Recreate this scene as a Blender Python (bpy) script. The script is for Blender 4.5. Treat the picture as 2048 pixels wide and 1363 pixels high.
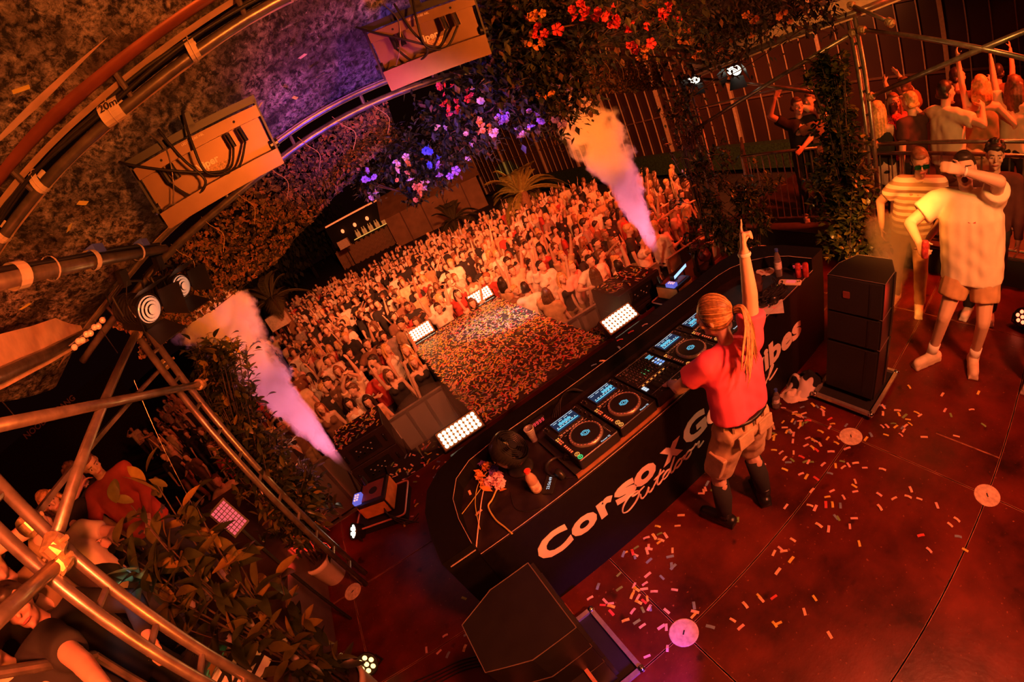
import bpy, bmesh, math, random, hashlib
import numpy as np
from mathutils import Vector, Matrix, Euler, noise
for _o in list(bpy.data.objects): bpy.data.objects.remove(_o)
SC = bpy.context.scene
COL = SC.collection
PI = math.pi
# ------------------------------------------------------------------ camera
def _rotv(w):
    w = np.array(w); a = np.linalg.norm(w); k = w / a
    K = np.array([[0, -k[2], k[1]], [k[2], 0, -k[0]], [-k[1], k[0], 0]])
    return np.eye(3) + np.sin(a) * K + (1 - np.cos(a)) * K @ K
CAMR = _rotv([1.88702054, -0.730061199, -0.0879554374])
CAMC = np.array([0.0, 0.0, 2.74])
FPX = 806.264553
_cd = bpy.data.cameras.new('camera'); CAM = bpy.data.objects.new('camera', _cd); COL.objects.link(CAM); SC.camera = CAM
CAM.matrix_world = Matrix([[CAMR[0][i], -CAMR[1][i], -CAMR[2][i], CAMC[i]] for i in range(3)] + [[0, 0, 0, 1]])
_cd.type = 'PANO'; _cd.sensor_fit = 'HORIZONTAL'; _cd.sensor_width = 36.0; _cd.sensor_height = 36.0 * 1363 / 2048
_cd.lens = 11.5; _cd.clip_end = 500; _cd.clip_start = 0.05
_cd.panorama_type = 'FISHEYE_LENS_POLYNOMIAL'; _cd.fisheye_fov = PI
_r = np.linspace(.01, 23, 400); _A = np.stack([_r, _r**2, _r**3, _r**4], 1)
_k = np.linalg.lstsq(_A, 2 * np.arctan(_r / 2 / (FPX * 36 / 2048)), rcond=None)[0]
_cd.fisheye_polynomial_k0 = 0
_cd.fisheye_polynomial_k1, _cd.fisheye_polynomial_k2, _cd.fisheye_polynomial_k3, _cd.fisheye_polynomial_k4 = [-float(x) for x in _k]
def ray(px, py):
    d = np.array([px - 1024.0, py - 681.5]); r = max(1e-6, float(np.hypot(*d))); th = 2 * math.atan(r / 2 / FPX); s = math.sin(th) / r
    return CAMR.T @ np.array([d[0] * s, d[1] * s, math.cos(th)])
def at(px, py, z=None, y=None, x=None, d=None):
    """the point of the place seen at a pixel of the photograph, on a level, a plane or at a distance"""
    v = ray(px, py)
    if z is not None: t = (z - CAMC[2]) / v[2]
    elif y is not None: t = (y - CAMC[1]) / v[1]
    elif x is not None: t = (x - CAMC[0]) / v[0]
    else: t = d
    return Vector(CAMC + t * v)
# ------------------------------------------------------------------ world, exposure, large lights
SC.view_settings.view_transform = 'Standard'; SC.view_settings.look = 'None'
SC.view_settings.exposure = 0.0; SC.view_settings.gamma = 1.0; SC.view_settings.use_curve_mapping = False
_w = bpy.data.worlds.new('night_sky'); SC.world = _w; _w.use_nodes = True
_w.node_tree.nodes['Background'].inputs[0].default_value = (0.10, 0.018, 0.012, 1)
_w.node_tree.nodes['Background'].inputs[1].default_value = 0.035
def lamp(name, kind, loc, power, col, target=None, size=0.2, spot=60, blend=0.6):
    d = bpy.data.lights.new(name, kind); o = bpy.data.objects.new(name, d); COL.objects.link(o)
    o.location = loc; d.energy = power; d.color = col
    if kind == 'AREA': d.shape = 'DISK'; d.size = size
    elif kind in ('SPOT', 'POINT'): d.shadow_soft_size = size
    if kind == 'SPOT': d.spot_size = math.radians(spot); d.spot_blend = blend
    if target is not None:
        o.rotation_euler = (Vector(target) - Vector(loc)).to_track_quat('-Z', 'Y').to_euler()
    return o
RED = (1.0, 0.045, 0.012); ORANGE = (1.0, 0.30, 0.075); AMBER = (1.0, 0.40, 0.13); PINK = (1.0, 0.16, 0.30); BLUE = (0.10, 0.06, 1.0)
lamp('red_stage_wash', 'SPOT', (1.6, -1.5, 3.6), 850, (1.0, 0.15, 0.05), (2.1, 0.9, 0), .18, 104, .9)
lamp('red_left_wash', 'SPOT', (0.7, 0.1, 3.45), 230, (1.0, 0.10, 0.03), (-0.9, 2.9, 0), .15, 84, .9)
lamp('orange_roof_wash', 'SPOT', (1.5, -2.3, 1.9), 1050, (1.0, 0.19, 0.022), (0.1, 2.0, 3.5), .2, 84, .7)
lamp('orange_left_key', 'SPOT', (0.8, -0.9, 2.9), 60, (1.0, 0.24, 0.04), (-1.3, 1.9, 1.4), .2, 80, .8)
lamp('amber_performer_key', 'SPOT', (3.3, -1.3, 3.3), 210, (1.0, 0.36, 0.13), (1.45, 1.25, 1.0), .10, 34, .7)
lamp('amber_right_key', 'SPOT', (1.4, -1.5, 3.3), 310, (1.0, 0.40, 0.075), (4.5, 0.7, 1.3), .10, 52, .7)
lamp('crowd_wash_left', 'SPOT', (0.7, 3.5, 3.75), 1250, (1.0, 0.22, 0.062), (0.5, 13.0, -0.6), .12, 100, .9)
lamp('crowd_wash_right', 'SPOT', (1.7, 3.5, 3.75), 1400, (1.0, 0.21, 0.06), (6.0, 13.0, -0.6), .12, 100, .9)
lamp('crowd_wash_far', 'SPOT', (1.2, 3.4, 3.9), 8500, (1.0, 0.21, 0.058), (4.0, 26.0, -0.6), .2, 62, .9)
lamp('red_crowd_side', 'SPOT', (8.0, 5.5, 4.8), 2000, (1.0, 0.05, 0.012), (3.5, 10.5, -0.8), .3, 115, .9)
lamp('blue_roof_lamp', 'SPOT', (0.5, 2.35, 2.35), 46, BLUE, (0.75, 2.9, 3.4), .10, 100, .7)
lamp('violet_flower_lamp', 'SPOT', (1.3, 2.1, 2.4), 38, (.28, .09, 1.0), (1.35, 3.0, 3.05), .08, 70, .8)
lamp('magenta_roof_lamp', 'SPOT', (0.2, 1.0, 2.5), 60, (1.0, .10, .35), (0.45, 2.6, 3.6), .1, 46, .8)
lamp('red_right_hall', 'SPOT', (6.2, -1.2, 4.2), 1700, (1.0, 0.06, 0.008), (7.4, 2.5, 0.8), .25, 112, .8)
lamp('white_runway_lamp', 'SPOT', (4.7, 3.85, 2.85), 900, (.62, .80, 1.0), at(1000, 640, z=0), .05, 15, .8)
lamp('green_disc_lamp', 'SPOT', (4.5, 3.0, 2.9), 900, (.55, 1.0, .75), at(907, 660, z=0.0), .02, 4.2, .15)
lamp('red_left_people', 'SPOT', (-0.2, -0.6, 3.2), 800, (1.0, 0.12, 0.03), (-3.3, 3.1, 1.8), .12, 60, .7)
lamp('added_flower_fill', 'SPOT', (0.4, .7, 2.55), 75, (1.0, .30, .26), (1.0, 3.0, 3.1), .08, 34, .8)  # unseen fill added to brighten the red blossoms
lamp('added_scaffold_fill', 'SPOT', (2.6, -1.0, 3.4), 260, (1.0, .30, .05), (4.9, 1.3, 2.7), .1, 42, .8)  # unseen light added to lift the dim right-hand tubes
lamp('added_hall_wash', 'SPOT', (7.0, 6.0, 5.5), 2900, (1.0, 0.20, 0.045), (15.0, 11.0, 1.0), .3, 125, .9)  # unseen wash added so the hall uprights show orange
# ------------------------------------------------------------------ helpers
RNG = random.Random(7)
def tag(o, label=None, cat=None, group=None, kind=None):
    if label: o['label'] = label
    if cat: o['category'] = cat
    if group: o['group'] = group
    if kind: o['kind'] = kind
    return o
def empty(name, loc=(0, 0, 0), rz=0.0, label=None, cat=None, group=None, rot=None):
    o = bpy.data.objects.new(name, None); COL.objects.link(o); o.empty_display_size = .05
    o.location = loc; o.rotation_euler = rot if rot is not None else (0, 0, rz)
    return tag(o, label, cat, group)
def link(name, me, parent=None, loc=(0, 0, 0), rot=(0, 0, 0), scale=(1, 1, 1)):
    o = bpy.data.objects.new(name, me); COL.objects.link(o); o.parent = parent
    o.location = loc; o.rotation_euler = rot; o.scale = scale
    return o
def basis(d, up=(0, 0, 1)):
    d = Vector(d).normalized(); u = Vector(up)
    if abs(d.dot(u)) > .98: u = Vector((1, 0, 0))
    s = d.cross(u).normalized(); t = s.cross(d).normalized()
    return s, t, d
def frame(o, x, y, z):
    M = Matrix.Identity(4)
    for i in range(3): M[i][0], M[i][1], M[i][2], M[i][3] = x[i], y[i], z[i], o[i]
    return M
def T(x=0, y=0, z=0, rz=0, rx=0, ry=0):
    return Matrix.Translation((x, y, z)) @ Euler((rx, ry, rz)).to_matrix().to_4x4()
class MB:
    """collects shapes into one mesh"""
    def __init__(s): s.v = []; s.f = []; s.m = []; s.mi = 0
    def add(s, vs, fs, M=None):
        n = len(s.v)
        if M is not None: vs = [M @ Vector(p) for p in vs]
        s.v += [tuple(p) for p in vs]; s.f += [tuple(i + n for i in f) for f in fs]; s.m += [s.mi] * len(fs)
        return s
    def box(s, c, d, M=None):
        x, y, z = c; a, b, e = d[0] / 2, d[1] / 2, d[2] / 2
        vs = [(x + i * a, y + j * b, z + k * e) for k in (-1, 1) for j in (-1, 1) for i in (-1, 1)]
        return s.add(vs, [(0, 2, 3, 1), (4, 5, 7, 6), (0, 1, 5, 4), (2, 6, 7, 3), (0, 4, 6, 2), (1, 3, 7, 5)], M)
    def prism(s, poly, z0, z1, M=None, top=None):
        n = len(poly); t = top or poly
        vs = [(p[0], p[1], z0) for p in poly] + [(p[0], p[1], z1) for p in t]
        fs = [tuple(range(n))[::-1], tuple(range(n, 2 * n))] + [(i, (i + 1) % n, n + (i + 1) % n, n + i) for i in range(n)]
        return s.add(vs, fs, M)
    def rbox(s, c, d, r=.01, M=None, n=3):
        """box with rounded upright edges and a small top chamfer"""
        p = rrect(d[0], d[1], r, n); q = rrect(d[0] - r * .8, d[1] - r * .8, r * .7, n)
        p = [(a + c[0], b + c[1]) for a, b in p]; q = [(a + c[0], b + c[1]) for a, b in q]
        h = d[2] / 2; k = min(r * .4, h * .5); N = len(p)
        rings = [(q, c[2] - h), (p, c[2] - h + k), (p, c[2] + h - k), (q, c[2] + h)]
        vs = [(x, y, z) for ring, z in rings for x, y in ring]
        fs = [tuple(range(N))[::-1], tuple(range(3 * N, 4 * N))]
        for k2 in range(3):
            fs += [(k2 * N + i, k2 * N + (i + 1) % N, (k2 + 1) * N + (i + 1) % N, (k2 + 1) * N + i) for i in range(N)]
        return s.add(vs, fs, M)
    def cyl(s, a, b, r, r2=None, n=12, M=None):
        r2 = r if r2 is None else r2; a = Vector(a); b = Vector(b); u, v, w = basis(b - a)
        c = [(math.cos(2 * PI * i / n), math.sin(2 * PI * i / n)) for i in range(n)]
        vs = [a + u * x * r + v * y * r for x, y in c] + [b + u * x * r2 + v * y * r2 for x, y in c]
        fs = [tuple(range(n))[::-1], tuple(range(n, 2 * n))] + [(i, (i + 1) % n, n + (i + 1) % n, n + i) for i in range(n)]
        return s.add(vs, fs, M)
    def tube(s, pts, r, n=8, M=None, cap=True):
        pts = [Vector(p) for p in pts]; N = len(pts); rs = r if hasattr(r, '__len__') else [r] * N
        t0 = (pts[1] - pts[0]).normalized(); u, v, _ = basis(t0); vs = []
        for i, p in enumerate(pts):
            t = (pts[min(i + 1, N - 1)] - pts[max(i - 1, 0)])
            t = t.normalized() if t.length > 1e-9 else t0
            u = (u - t * u.dot(t)).normalized(); v = t.cross(u)
            vs += [p + (u * math.cos(2 * PI * k / n) + v * math.sin(2 * PI * k / n)) * rs[i] for k in range(n)]
        fs = [(i * n + k, i * n + (k + 1) % n, (i + 1) * n + (k + 1) % n, (i + 1) * n + k) for i in range(N - 1) for k in range(n)]
        if cap: fs += [tuple(range(n))[::-1], tuple(range((N - 1) * n, N * n))]
        return s.add(vs, fs, M)
    def lathe(s, prof, n=20, M=None, cap=True):
        vs = [(r * math.cos(2 * PI * k / n), r * math.sin(2 * PI * k / n), z) for r, z in prof for k in range(n)]
        fs = [(i * n + k, i * n + (k + 1) % n, (i + 1) * n + (k + 1) % n, (i + 1) * n + k) for i in range(len(prof) - 1) for k in range(n)]
        if cap: fs += [tuple(range(n))[::-1], tuple(range((len(prof) - 1) * n, len(prof) * n))]
        return s.add(vs, fs, M)
    def ell(s, c, r, M=None, nu=12, nv=8):
        c = Vector(c); vs = [c + Vector((0, 0, -r[2]))]
        for j in range(1, nv):
            a = -PI / 2 + PI * j / nv
            vs += [c + Vector((r[0] * math.cos(a) * math.cos(2 * PI * i / nu), r[1] * math.cos(a) * math.sin(2 * PI * i / nu), r[2] * math.sin(a))) for i in range(nu)]
        vs.append(c + Vector((0, 0, r[2]))); L = len(vs) - 1
        fs = [(0, 1 + (i + 1) % nu, 1 + i) for i in range(nu)]
        for j in range(nv - 2):
            fs += [(1 + j * nu + i, 1 + j * nu + (i + 1) % nu, 1 + (j + 1) * nu + (i + 1) % nu, 1 + (j + 1) * nu + i) for i in range(nu)]
        fs += [(L, 1 + (nv - 2) * nu + i, 1 + (nv - 2) * nu + (i + 1) % nu) for i in range(nu)]
        return s.add(vs, fs, M)
    def cap(s, a, b, r, r2=None, n=10, M=None):
        """tapered capsule"""
        r2 = r if r2 is None else r2; a = Vector(a); b = Vector(b); d = (b - a)
        if d.length < 1e-6: return s.ell(a, (r, r, r), M, n, 6)
        w = d.normalized(); k = .7071
        return s.tube([a - w * r, a - w * r * k, a, b, b + w * r2 * k, b + w * r2], [r * .05, r * k, r, r2, r2 * k, r2 * .05], n, M)
    def quad(s, a, b, c, d, M=None): return s.add([a, b, c, d], [(0, 1, 2, 3)], M)
    def mesh(s, name, mats=(), smooth=False):
        me = bpy.data.meshes.new(name); me.from_pydata(s.v, [], s.f)
        for m in (mats if isinstance(mats, (list, tuple)) else [mats]): me.materials.append(m)
        if s.m and max(s.m) > 0: me.polygons.foreach_set('material_index', s.m)
        if smooth: me.polygons.foreach_set('use_smooth', [True] * len(me.polygons))
        me.update(); return me
    def build(s, name, mats=(), parent=None, loc=(0, 0, 0), rz=0, smooth=False, rot=None):
        return link(name, s.mesh(name, mats, smooth), parent, loc, rot if rot is not None else (0, 0, rz))
def autosmooth(o, ang=40):
    me = o.data; bm = bmesh.new(); bm.from_mesh(me)
    for e in bm.edges:
        e.smooth = not (len(e.link_faces) == 2 and e.calc_face_angle(0) > math.radians(ang))
    for f in bm.faces: f.smooth = True
    bm.to_mesh(me); bm.free(); return o
def rrect(w, h, r, n=3):
    p = []
    for cx, cy, a0 in ((w / 2 - r, h / 2 - r, 0), (-w / 2 + r, h / 2 - r, PI / 2), (-w / 2 + r, -h / 2 + r, PI), (w / 2 - r, -h / 2 + r, 1.5 * PI)):
        p += [(cx + r * math.cos(a0 + PI / 2 * i / n), cy + r * math.sin(a0 + PI / 2 * i / n)) for i in range(n + 1)]
    return p
def copy_tree(o, parent=None):
    c = o.copy(); COL.objects.link(c); c.parent = parent
    for ch in o.children: copy_tree(ch, c)
    return c
def smoothpath(pts, k=6):
    pts = [Vector(p) for p in pts]; P = [pts[0]] + pts + [pts[-1]]; out = []
    for i in range(1, len(P) - 2):
        for j in range(k):
            t = j / k; a, b, c, d = P[i - 1], P[i], P[i + 1], P[i + 2]
            out.append(.5 * ((2 * b) + (c - a) * t + (2 * a - 5 * b + 4 * c - d) * t * t + (3 * b - a - 3 * c + d) * t**3))
    return out + [pts[-1]]
# ------------------------------------------------------------------ materials
MATS = {}
def mat(name, col, rough=.5, metal=0.0, var=.18, scale=12.0, bump=0.0, emit=None, es=0.0, alpha=1.0, trans=0.0, spec=.5, coat=0.0, sub=0.0, detail=4.0):
    if name in MATS: return MATS[name]
    m = bpy.data.materials.new(name); m.use_nodes = True; MATS[name] = m
    nt = m.node_tree; b = nt.nodes['Principled BSDF']; N = nt.nodes.new; L = nt.links.new
    b.inputs['Roughness'].default_value = rough; b.inputs['Metallic'].default_value = metal
    b.inputs['Specular IOR Level'].default_value = spec; b.inputs['Coat Weight'].default_value = coat
    b.inputs['Transmission Weight'].default_value = trans; b.inputs['Alpha'].default_value = alpha
    tc = N('ShaderNodeTexCoord'); nz = N('ShaderNodeTexNoise'); nz.inputs['Scale'].default_value = scale; nz.inputs['Detail'].default_value = detail
    L(tc.outputs['Object'], nz.inputs['Vector'])
    cr = N('ShaderNodeValToRGB'); cr.color_ramp.elements[0].position = .3; cr.color_ramp.elements[1].position = .7
    cr.color_ramp.elements[0].color = (*[c * (1 - var) for c in col], 1); cr.color_ramp.elements[1].color = (*[min(1, c * (1 + var)) for c in col], 1)
    L(nz.outputs['Fac'], cr.inputs[0]); L(cr.outputs[0], b.inputs['Base Color'])
    if bump:
        bp = N('ShaderNodeBump'); bp.inputs['Strength'].default_value = bump; bp.inputs['Distance'].default_value = .02
        L(nz.outputs['Fac'], bp.inputs['Height']); L(bp.outputs[0], b.inputs['Normal'])
    if emit:
        b.inputs['Emission Color'].default_value = (*emit, 1); b.inputs['Emission Strength'].default_value = es
    return m
BLACK = mat('black_paint', (.012, .011, .011), .42)
BLACKPL = mat('black_plastic', (.018, .017, .017), .32)
BLACKM = mat('black_matte', (.010, .009, .009), .8)
RUBBER = mat('rubber_cable', (.014, .012, .012), .5)
STEEL = mat('galvanised_steel', (.26, .22, .19), .34, .7, .35, 14, .08)
ALU = mat('aluminium', (.62, .58, .55), .33, .8, .12, 30)
CHROME = mat('chrome', (.75, .73, .70), .15, 1.0, .05)
WHITEPL = mat('white_plastic', (.72, .68, .66), .45)
TAPE = mat('cream_tape', (.78, .62, .48), .7)
SKINS = [mat('skin_light', (.66, .42, .31), .55, var=.08, scale=8), mat('skin_tan', (.55, .32, .21), .55, var=.08, scale=8), mat('skin_deep', (.33, .18, .11), .55, var=.08, scale=8)]
def emis(name, col, st):
    if name in MATS: return MATS[name]
    m = bpy.data.materials.new(name); m.use_nodes = True; MATS[name] = m; nt = m.node_tree; nt.nodes.clear()
    e = nt.nodes.new('ShaderNodeEmission'); e.inputs[0].default_value = (*col, 1); e.inputs[1].default_value = st
    o = nt.nodes.new('ShaderNodeOutputMaterial'); nt.links.new(e.outputs[0], o.inputs[0]); return m
def textmesh(s, size, name, extrude=.0015, offset=0.0, shear=0.0, space=1.0, align='LEFT'):
    c = bpy.data.curves.new(name, 'FONT'); c.body = s; c.size = size; c.extrude = extrude; c.offset = offset; c.shear = shear; c.space_character = space
    c.align_x = align; c.resolution_u = 3
    o = bpy.data.objects.new('tmp', c); COL.objects.link(o); bpy.context.view_layer.update()
    dg = bpy.context.evaluated_depsgraph_get(); me = bpy.data.meshes.new_from_object(o.evaluated_get(dg)); me.name = name
    bpy.data.objects.remove(o); bpy.data.curves.remove(c); return me
def lettering(name, s, size, m, parent, M, **kw):
    me = textmesh(s, size, name, **kw); me.transform(M); me.materials.clear(); me.materials.append(m)
    return link(name, me, parent)
# ------------------------------------------------------------------ stage floor
def floor_mat():
    m = bpy.data.materials.new('stained_stage_ply'); m.use_nodes = True; nt = m.node_tree; b = nt.nodes['Principled BSDF']; N = nt.nodes.new; L = nt.links.new
    tc = N('ShaderNodeTexCoord'); g = N('ShaderNodeNewGeometry')
    n1 = N('ShaderNodeTexNoise'); n1.inputs['Scale'].default_value = 1.7; n1.inputs['Detail'].default_value = 8; n1.inputs['Roughness'].default_value = .65
    n2 = N('ShaderNodeTexNoise'); n2.inputs['Scale'].default_value = 38; n2.inputs['Detail'].default_value = 4
    n3 = N('ShaderNodeTexNoise'); n3.inputs['Scale'].default_value = 5.5; n3.inputs['Detail'].default_value = 2
    for n in (n1, n2, n3): L(g.outputs['Position'], n.inputs['Vector'])
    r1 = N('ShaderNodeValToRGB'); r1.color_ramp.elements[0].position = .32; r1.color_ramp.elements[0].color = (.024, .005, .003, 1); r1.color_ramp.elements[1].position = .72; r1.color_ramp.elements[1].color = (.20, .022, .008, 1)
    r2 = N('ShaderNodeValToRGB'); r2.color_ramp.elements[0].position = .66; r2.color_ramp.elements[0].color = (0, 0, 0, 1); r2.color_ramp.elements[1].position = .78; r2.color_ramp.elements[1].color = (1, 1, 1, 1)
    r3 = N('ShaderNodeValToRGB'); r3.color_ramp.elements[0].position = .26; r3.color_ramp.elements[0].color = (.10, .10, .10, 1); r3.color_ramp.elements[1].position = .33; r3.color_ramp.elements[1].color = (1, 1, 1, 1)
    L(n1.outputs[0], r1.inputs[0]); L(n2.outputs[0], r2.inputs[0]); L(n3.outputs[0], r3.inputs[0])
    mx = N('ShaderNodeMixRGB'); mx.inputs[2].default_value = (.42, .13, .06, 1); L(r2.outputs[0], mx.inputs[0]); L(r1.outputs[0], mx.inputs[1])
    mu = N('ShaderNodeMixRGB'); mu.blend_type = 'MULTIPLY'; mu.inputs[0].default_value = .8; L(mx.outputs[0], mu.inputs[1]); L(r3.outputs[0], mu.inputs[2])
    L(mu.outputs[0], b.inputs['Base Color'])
    rr = N('ShaderNodeMapRange'); rr.inputs[3].default_value = .22; rr.inputs[4].default_value = .5; L(n1.outputs[0], rr.inputs[0]); L(rr.outputs[0], b.inputs['Roughness'])
    bp = N('ShaderNodeBump'); bp.inputs['Strength'].default_value = .25; bp.inputs['Distance'].default_value = .004; L(n2.outputs[0], bp.inputs['Height']); L(bp.outputs[0], b.inputs['Normal'])
    return m
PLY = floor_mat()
SEAM = mat('worn_deck_edge', (.34, .14, .08), .6, var=.8, scale=9)
XL = [-3.55, -1.55, .46, 2.44, 4.42, 6.4]; YL = [-3.3, -2.3, -1.27, -.24, .83, 1.84, 2.85, 3.93]
FLOOR = MB().box((1.42, .31, -.06), (9.95, 7.25, .08)).build('floor', BLACKM); tag(FLOOR, 'dark red-lit stage deck of large plywood panels under the desk', kind='structure')
for i in range(len(XL) - 1):
    for j in range(len(YL) - 1):
        w, h = XL[i + 1] - XL[i] - .008, YL[j + 1] - YL[j] - .008
        b = MB(); b.box((0, 0, -.011), (w, h, .022))
        b.mi = 1
        for sx in (-1, 1): b.box((sx * (w / 2 - .0018), 0, .0004), (.0036, h, .0008))
        for sy in (-1, 1): b.box((0, sy * (h / 2 - .0018), .0004), (w, .0036, .0008))
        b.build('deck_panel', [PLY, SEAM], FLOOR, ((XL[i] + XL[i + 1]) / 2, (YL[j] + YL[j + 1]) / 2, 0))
PLATE = mat('plywood_disc', (.72, .56, .40), .55, var=.25, scale=30)
for x, y in ((2.44, .83), (2.44, -.24), (.46, .83), (-1.55, 2.85)):
    b = MB(); b.lathe([(.092, 0), (.092, .003), (.086, .005), (0.001, .005)], 28)
    o = b.build('corner_disc', PLATE, FLOOR, (x, y, .0015))
    MB().box((0, 0, .0055), (.03, .008, .002)).build('screw_slot', BLACKM, o, rz=.6)
# stage apron below the front edge
MB().box((1.42, 3.9, -.77), (9.95, .06, 1.34)).build('stage_skirt', BLACKM, FLOOR)
MB().box((2.81, .012, .0012), (.012, .5, .0015)).build('scratch_seam', SEAM, FLOOR)
# ------------------------------------------------------------------ ground of the crowd
GROUND = MB().box((8, 26, -1.50), (90, 90, .1)).build('ground', mat('dark_ground', (.05, .035, .03), .9, scale=3)); tag(GROUND, kind='structure')
# ------------------------------------------------------------------ catwalk
CARPET = mat('catwalk_ply', (.07, .05, .04), .7, var=.4)
cat = empty('catwalk', (1.42, 3.95, 0), label='confetti-covered runway running from the desk into the crowd', cat='runway')
for j in range(4):
    for i in range(2):
        MB().box((-.49 + .98 * i, .46 + .92 * j, -.02), (.972, .912, .04)).build('deck_panel', CARPET, cat)
for sx in (-1, 1): MB().box((sx * .985, 1.84, -.3), (.03, 3.68, .56)).build('side_skirt', BLACKM, cat)
MB().box((0, 3.69, -.3), (2.0, .03, .56)).build('end_skirt', BLACKM, cat)
for sx in (-.8, .8):
    for y in (.3, 1.9, 3.4): MB().cyl((sx, y, -1.45), (sx, y, -.04), .024).build('leg', STEEL, cat)
# ------------------------------------------------------------------ VIP platform, right
VIPZ = .32
pv = MB().box((9.2, .2, VIPZ - .2), (7.6, 8.0, .4)).build('floor_platform', mat('platform_ply', (.10, .06, .05), .6)); tag(pv, kind='structure')
MB().box((5.38, .2, .0), (.03, 8.0, .62)).build('platform_skirt', BLACKM, pv)
# ------------------------------------------------------------------ roof
ZX = [-2.6, -1.9, -1.5, -.97, -.47, .37, 1.03, 2.0, 3.1, 4.2, 5.0, 5.6]; ZZ = [2.66, 2.92, 3.0, 3.15, 3.22, 3.37, 3.39, 3.32, 3.10, 2.86, 2.66, 2.5]
def z1(x): return float(np.interp(x, ZX, ZZ))
def z1s(x): return (z1(x - .25) + z1(x - .12) + z1(x) + z1(x + .12) + z1(x + .25)) / 5
def roofz(x, y):
    return z1s(x) + .115 + .31 * max(0, min(3.0 - y, 2.6)) - (.10 * max(0, y - 3.0))
def foil_mat():
    m = bpy.data.materials.new('foil_scuffs_and_highlights'); m.use_nodes = True; nt = m.node_tree; b = nt.nodes['Principled BSDF']; N = nt.nodes.new; L = nt.links.new
    g = N('ShaderNodeNewGeometry')
    def mapped(sc, rot):
        mp = N('ShaderNodeMapping'); mp.inputs['Scale'].default_value = sc; mp.inputs['Rotation'].default_value = rot; L(g.outputs['Position'], mp.inputs[0]); return mp.outputs[0]
    def nz(vec, s, det, ro, dist):
        n = N('ShaderNodeTexNoise'); n.inputs['Scale'].default_value = s; n.inputs['Detail'].default_value = det; n.inputs['Roughness'].default_value = ro; n.inputs['Distortion'].default_value = dist; L(vec, n.inputs['Vector']); return n.outputs[0]
    def ramp(v, p0, c0, p1, c1):
        r = N('ShaderNodeValToRGB'); r.color_ramp.elements[0].position = p0; r.color_ramp.elements[1].position = p1; r.color_ramp.elements[0].color = (*c0, 1); r.color_ramp.elements[1].color = (*c1, 1); L(v, r.inputs[0]); return r.outputs[0]
    big = nz(mapped((1, 1, 1), (0, 0, 0)), 2.3, 4, .6, .6); mott = nz(mapped((1.5, 1, 1.5), (0, 0, .5)), 19, 10, .80, .35); scr = nz(mapped((26, 2.2, 26), (0, 0, .7)), 2.0, 6, .7, .35); scr2 = nz(mapped((2.4, 30, 10), (0, 0, .25)), 2.0, 6, .7, .35)
    c1 = ramp(mott, .44, (.012, .009, .008), .66, (.95, .80, .68)); c2 = ramp(big, .40, (.06, .05, .05), .64, (1, 1, 1)); c3 = ramp(scr, .60, (0, 0, 0), .70, (.7, .62, .55)); c4 = ramp(scr2, .62, (0, 0, 0), .72, (.6, .52, .46))  # bright mottle paints highlights on the foil; the streaks are scratches
    mu = N('ShaderNodeMixRGB'); mu.blend_type = 'MULTIPLY'; mu.inputs[0].default_value = .85; L(c1, mu.inputs[1]); L(c2, mu.inputs[2])
    a1 = N('ShaderNodeMixRGB'); a1.blend_type = 'ADD'; a1.inputs[0].default_value = .55; L(mu.outputs[0], a1.inputs[1]); L(c3, a1.inputs[2])
    a2 = N('ShaderNodeMixRGB'); a2.blend_type = 'ADD'; a2.inputs[0].default_value = .4; L(a1.outputs[0], a2.inputs[1]); L(c4, a2.inputs[2])
    L(a2.outputs[0], b.inputs['Base Color']); b.inputs['Roughness'].default_value = .3; b.inputs['Specular IOR Level'].default_value = .5
    bp = N('ShaderNodeBump'); bp.inputs['Strength'].default_value = .7; bp.inputs['Distance'].default_value = .02; L(mott, bp.inputs['Height']); L(bp.outputs[0], b.inputs['Normal']); b.inputs['Alpha'].default_value = .93
    return m
FOIL = foil_mat()
def skin(x0, x1, y0, y1, nx, ny, dz=0.0):
    b = MB(); vs = []; fs = []
    for j in range(ny + 1):
        for i in range(nx + 1):
            x = x0 + (x1 - x0) * i / nx; y = y0 + (y1 - y0) * j / ny
            vs.append((x, y, roofz(x, y) + dz + .02 * noise.noise(Vector((x * 2, y * 2, 0))) - .05 * math.sin(PI * j / ny)))
    for j in range(ny):
        for i in range(nx): k = j * (nx + 1) + i; fs.append((k, k + 1, k + nx + 2, k + nx + 1))
    return b.add(vs, fs)
ROOF = empty('ceiling', (1.5, 0, 3.3)); ROOF['kind'] = 'structure'; tag(ROOF, 'arched clear foil roof over the stage')
def rchild(b, name, m, smooth=True):
    o = b.build(name, m, ROOF, smooth=smooth); o.location = (-1.5, 0, -3.3); return o
rchild(skin(-2.3, 5.0, 1.93, 3.05, 60, 14), 'foil_panel', FOIL)
rchild(skin(-2.3, 5.0, .55, 1.86, 60, 14), 'foil_panel', FOIL)
rchild(skin(-2.3, 5.0, -1.2, .52, 60, 14), 'foil_panel', FOIL)
rchild(skin(-2.3, 5.0, -3.3, -1.25, 40, 10), 'foil_panel', FOIL)
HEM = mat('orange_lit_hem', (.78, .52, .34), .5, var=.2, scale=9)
for y, wd in ((1.99, .07), (1.66, .10), (1.83, .05), (2.97, .09)):
    b = MB(); xs = [-2.3 + 7.3 * i / 60 for i in range(61)]
    for a, c in zip(xs, xs[1:]):
        b.quad((a, y - wd / 2, roofz(a, y) - .012), (c, y - wd / 2, roofz(c, y) - .012), (c, y + wd / 2, roofz(c, y) - .014), (a, y + wd / 2, roofz(a, y) - .014))
    rchild(b, 'seam_band', HEM)
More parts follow.
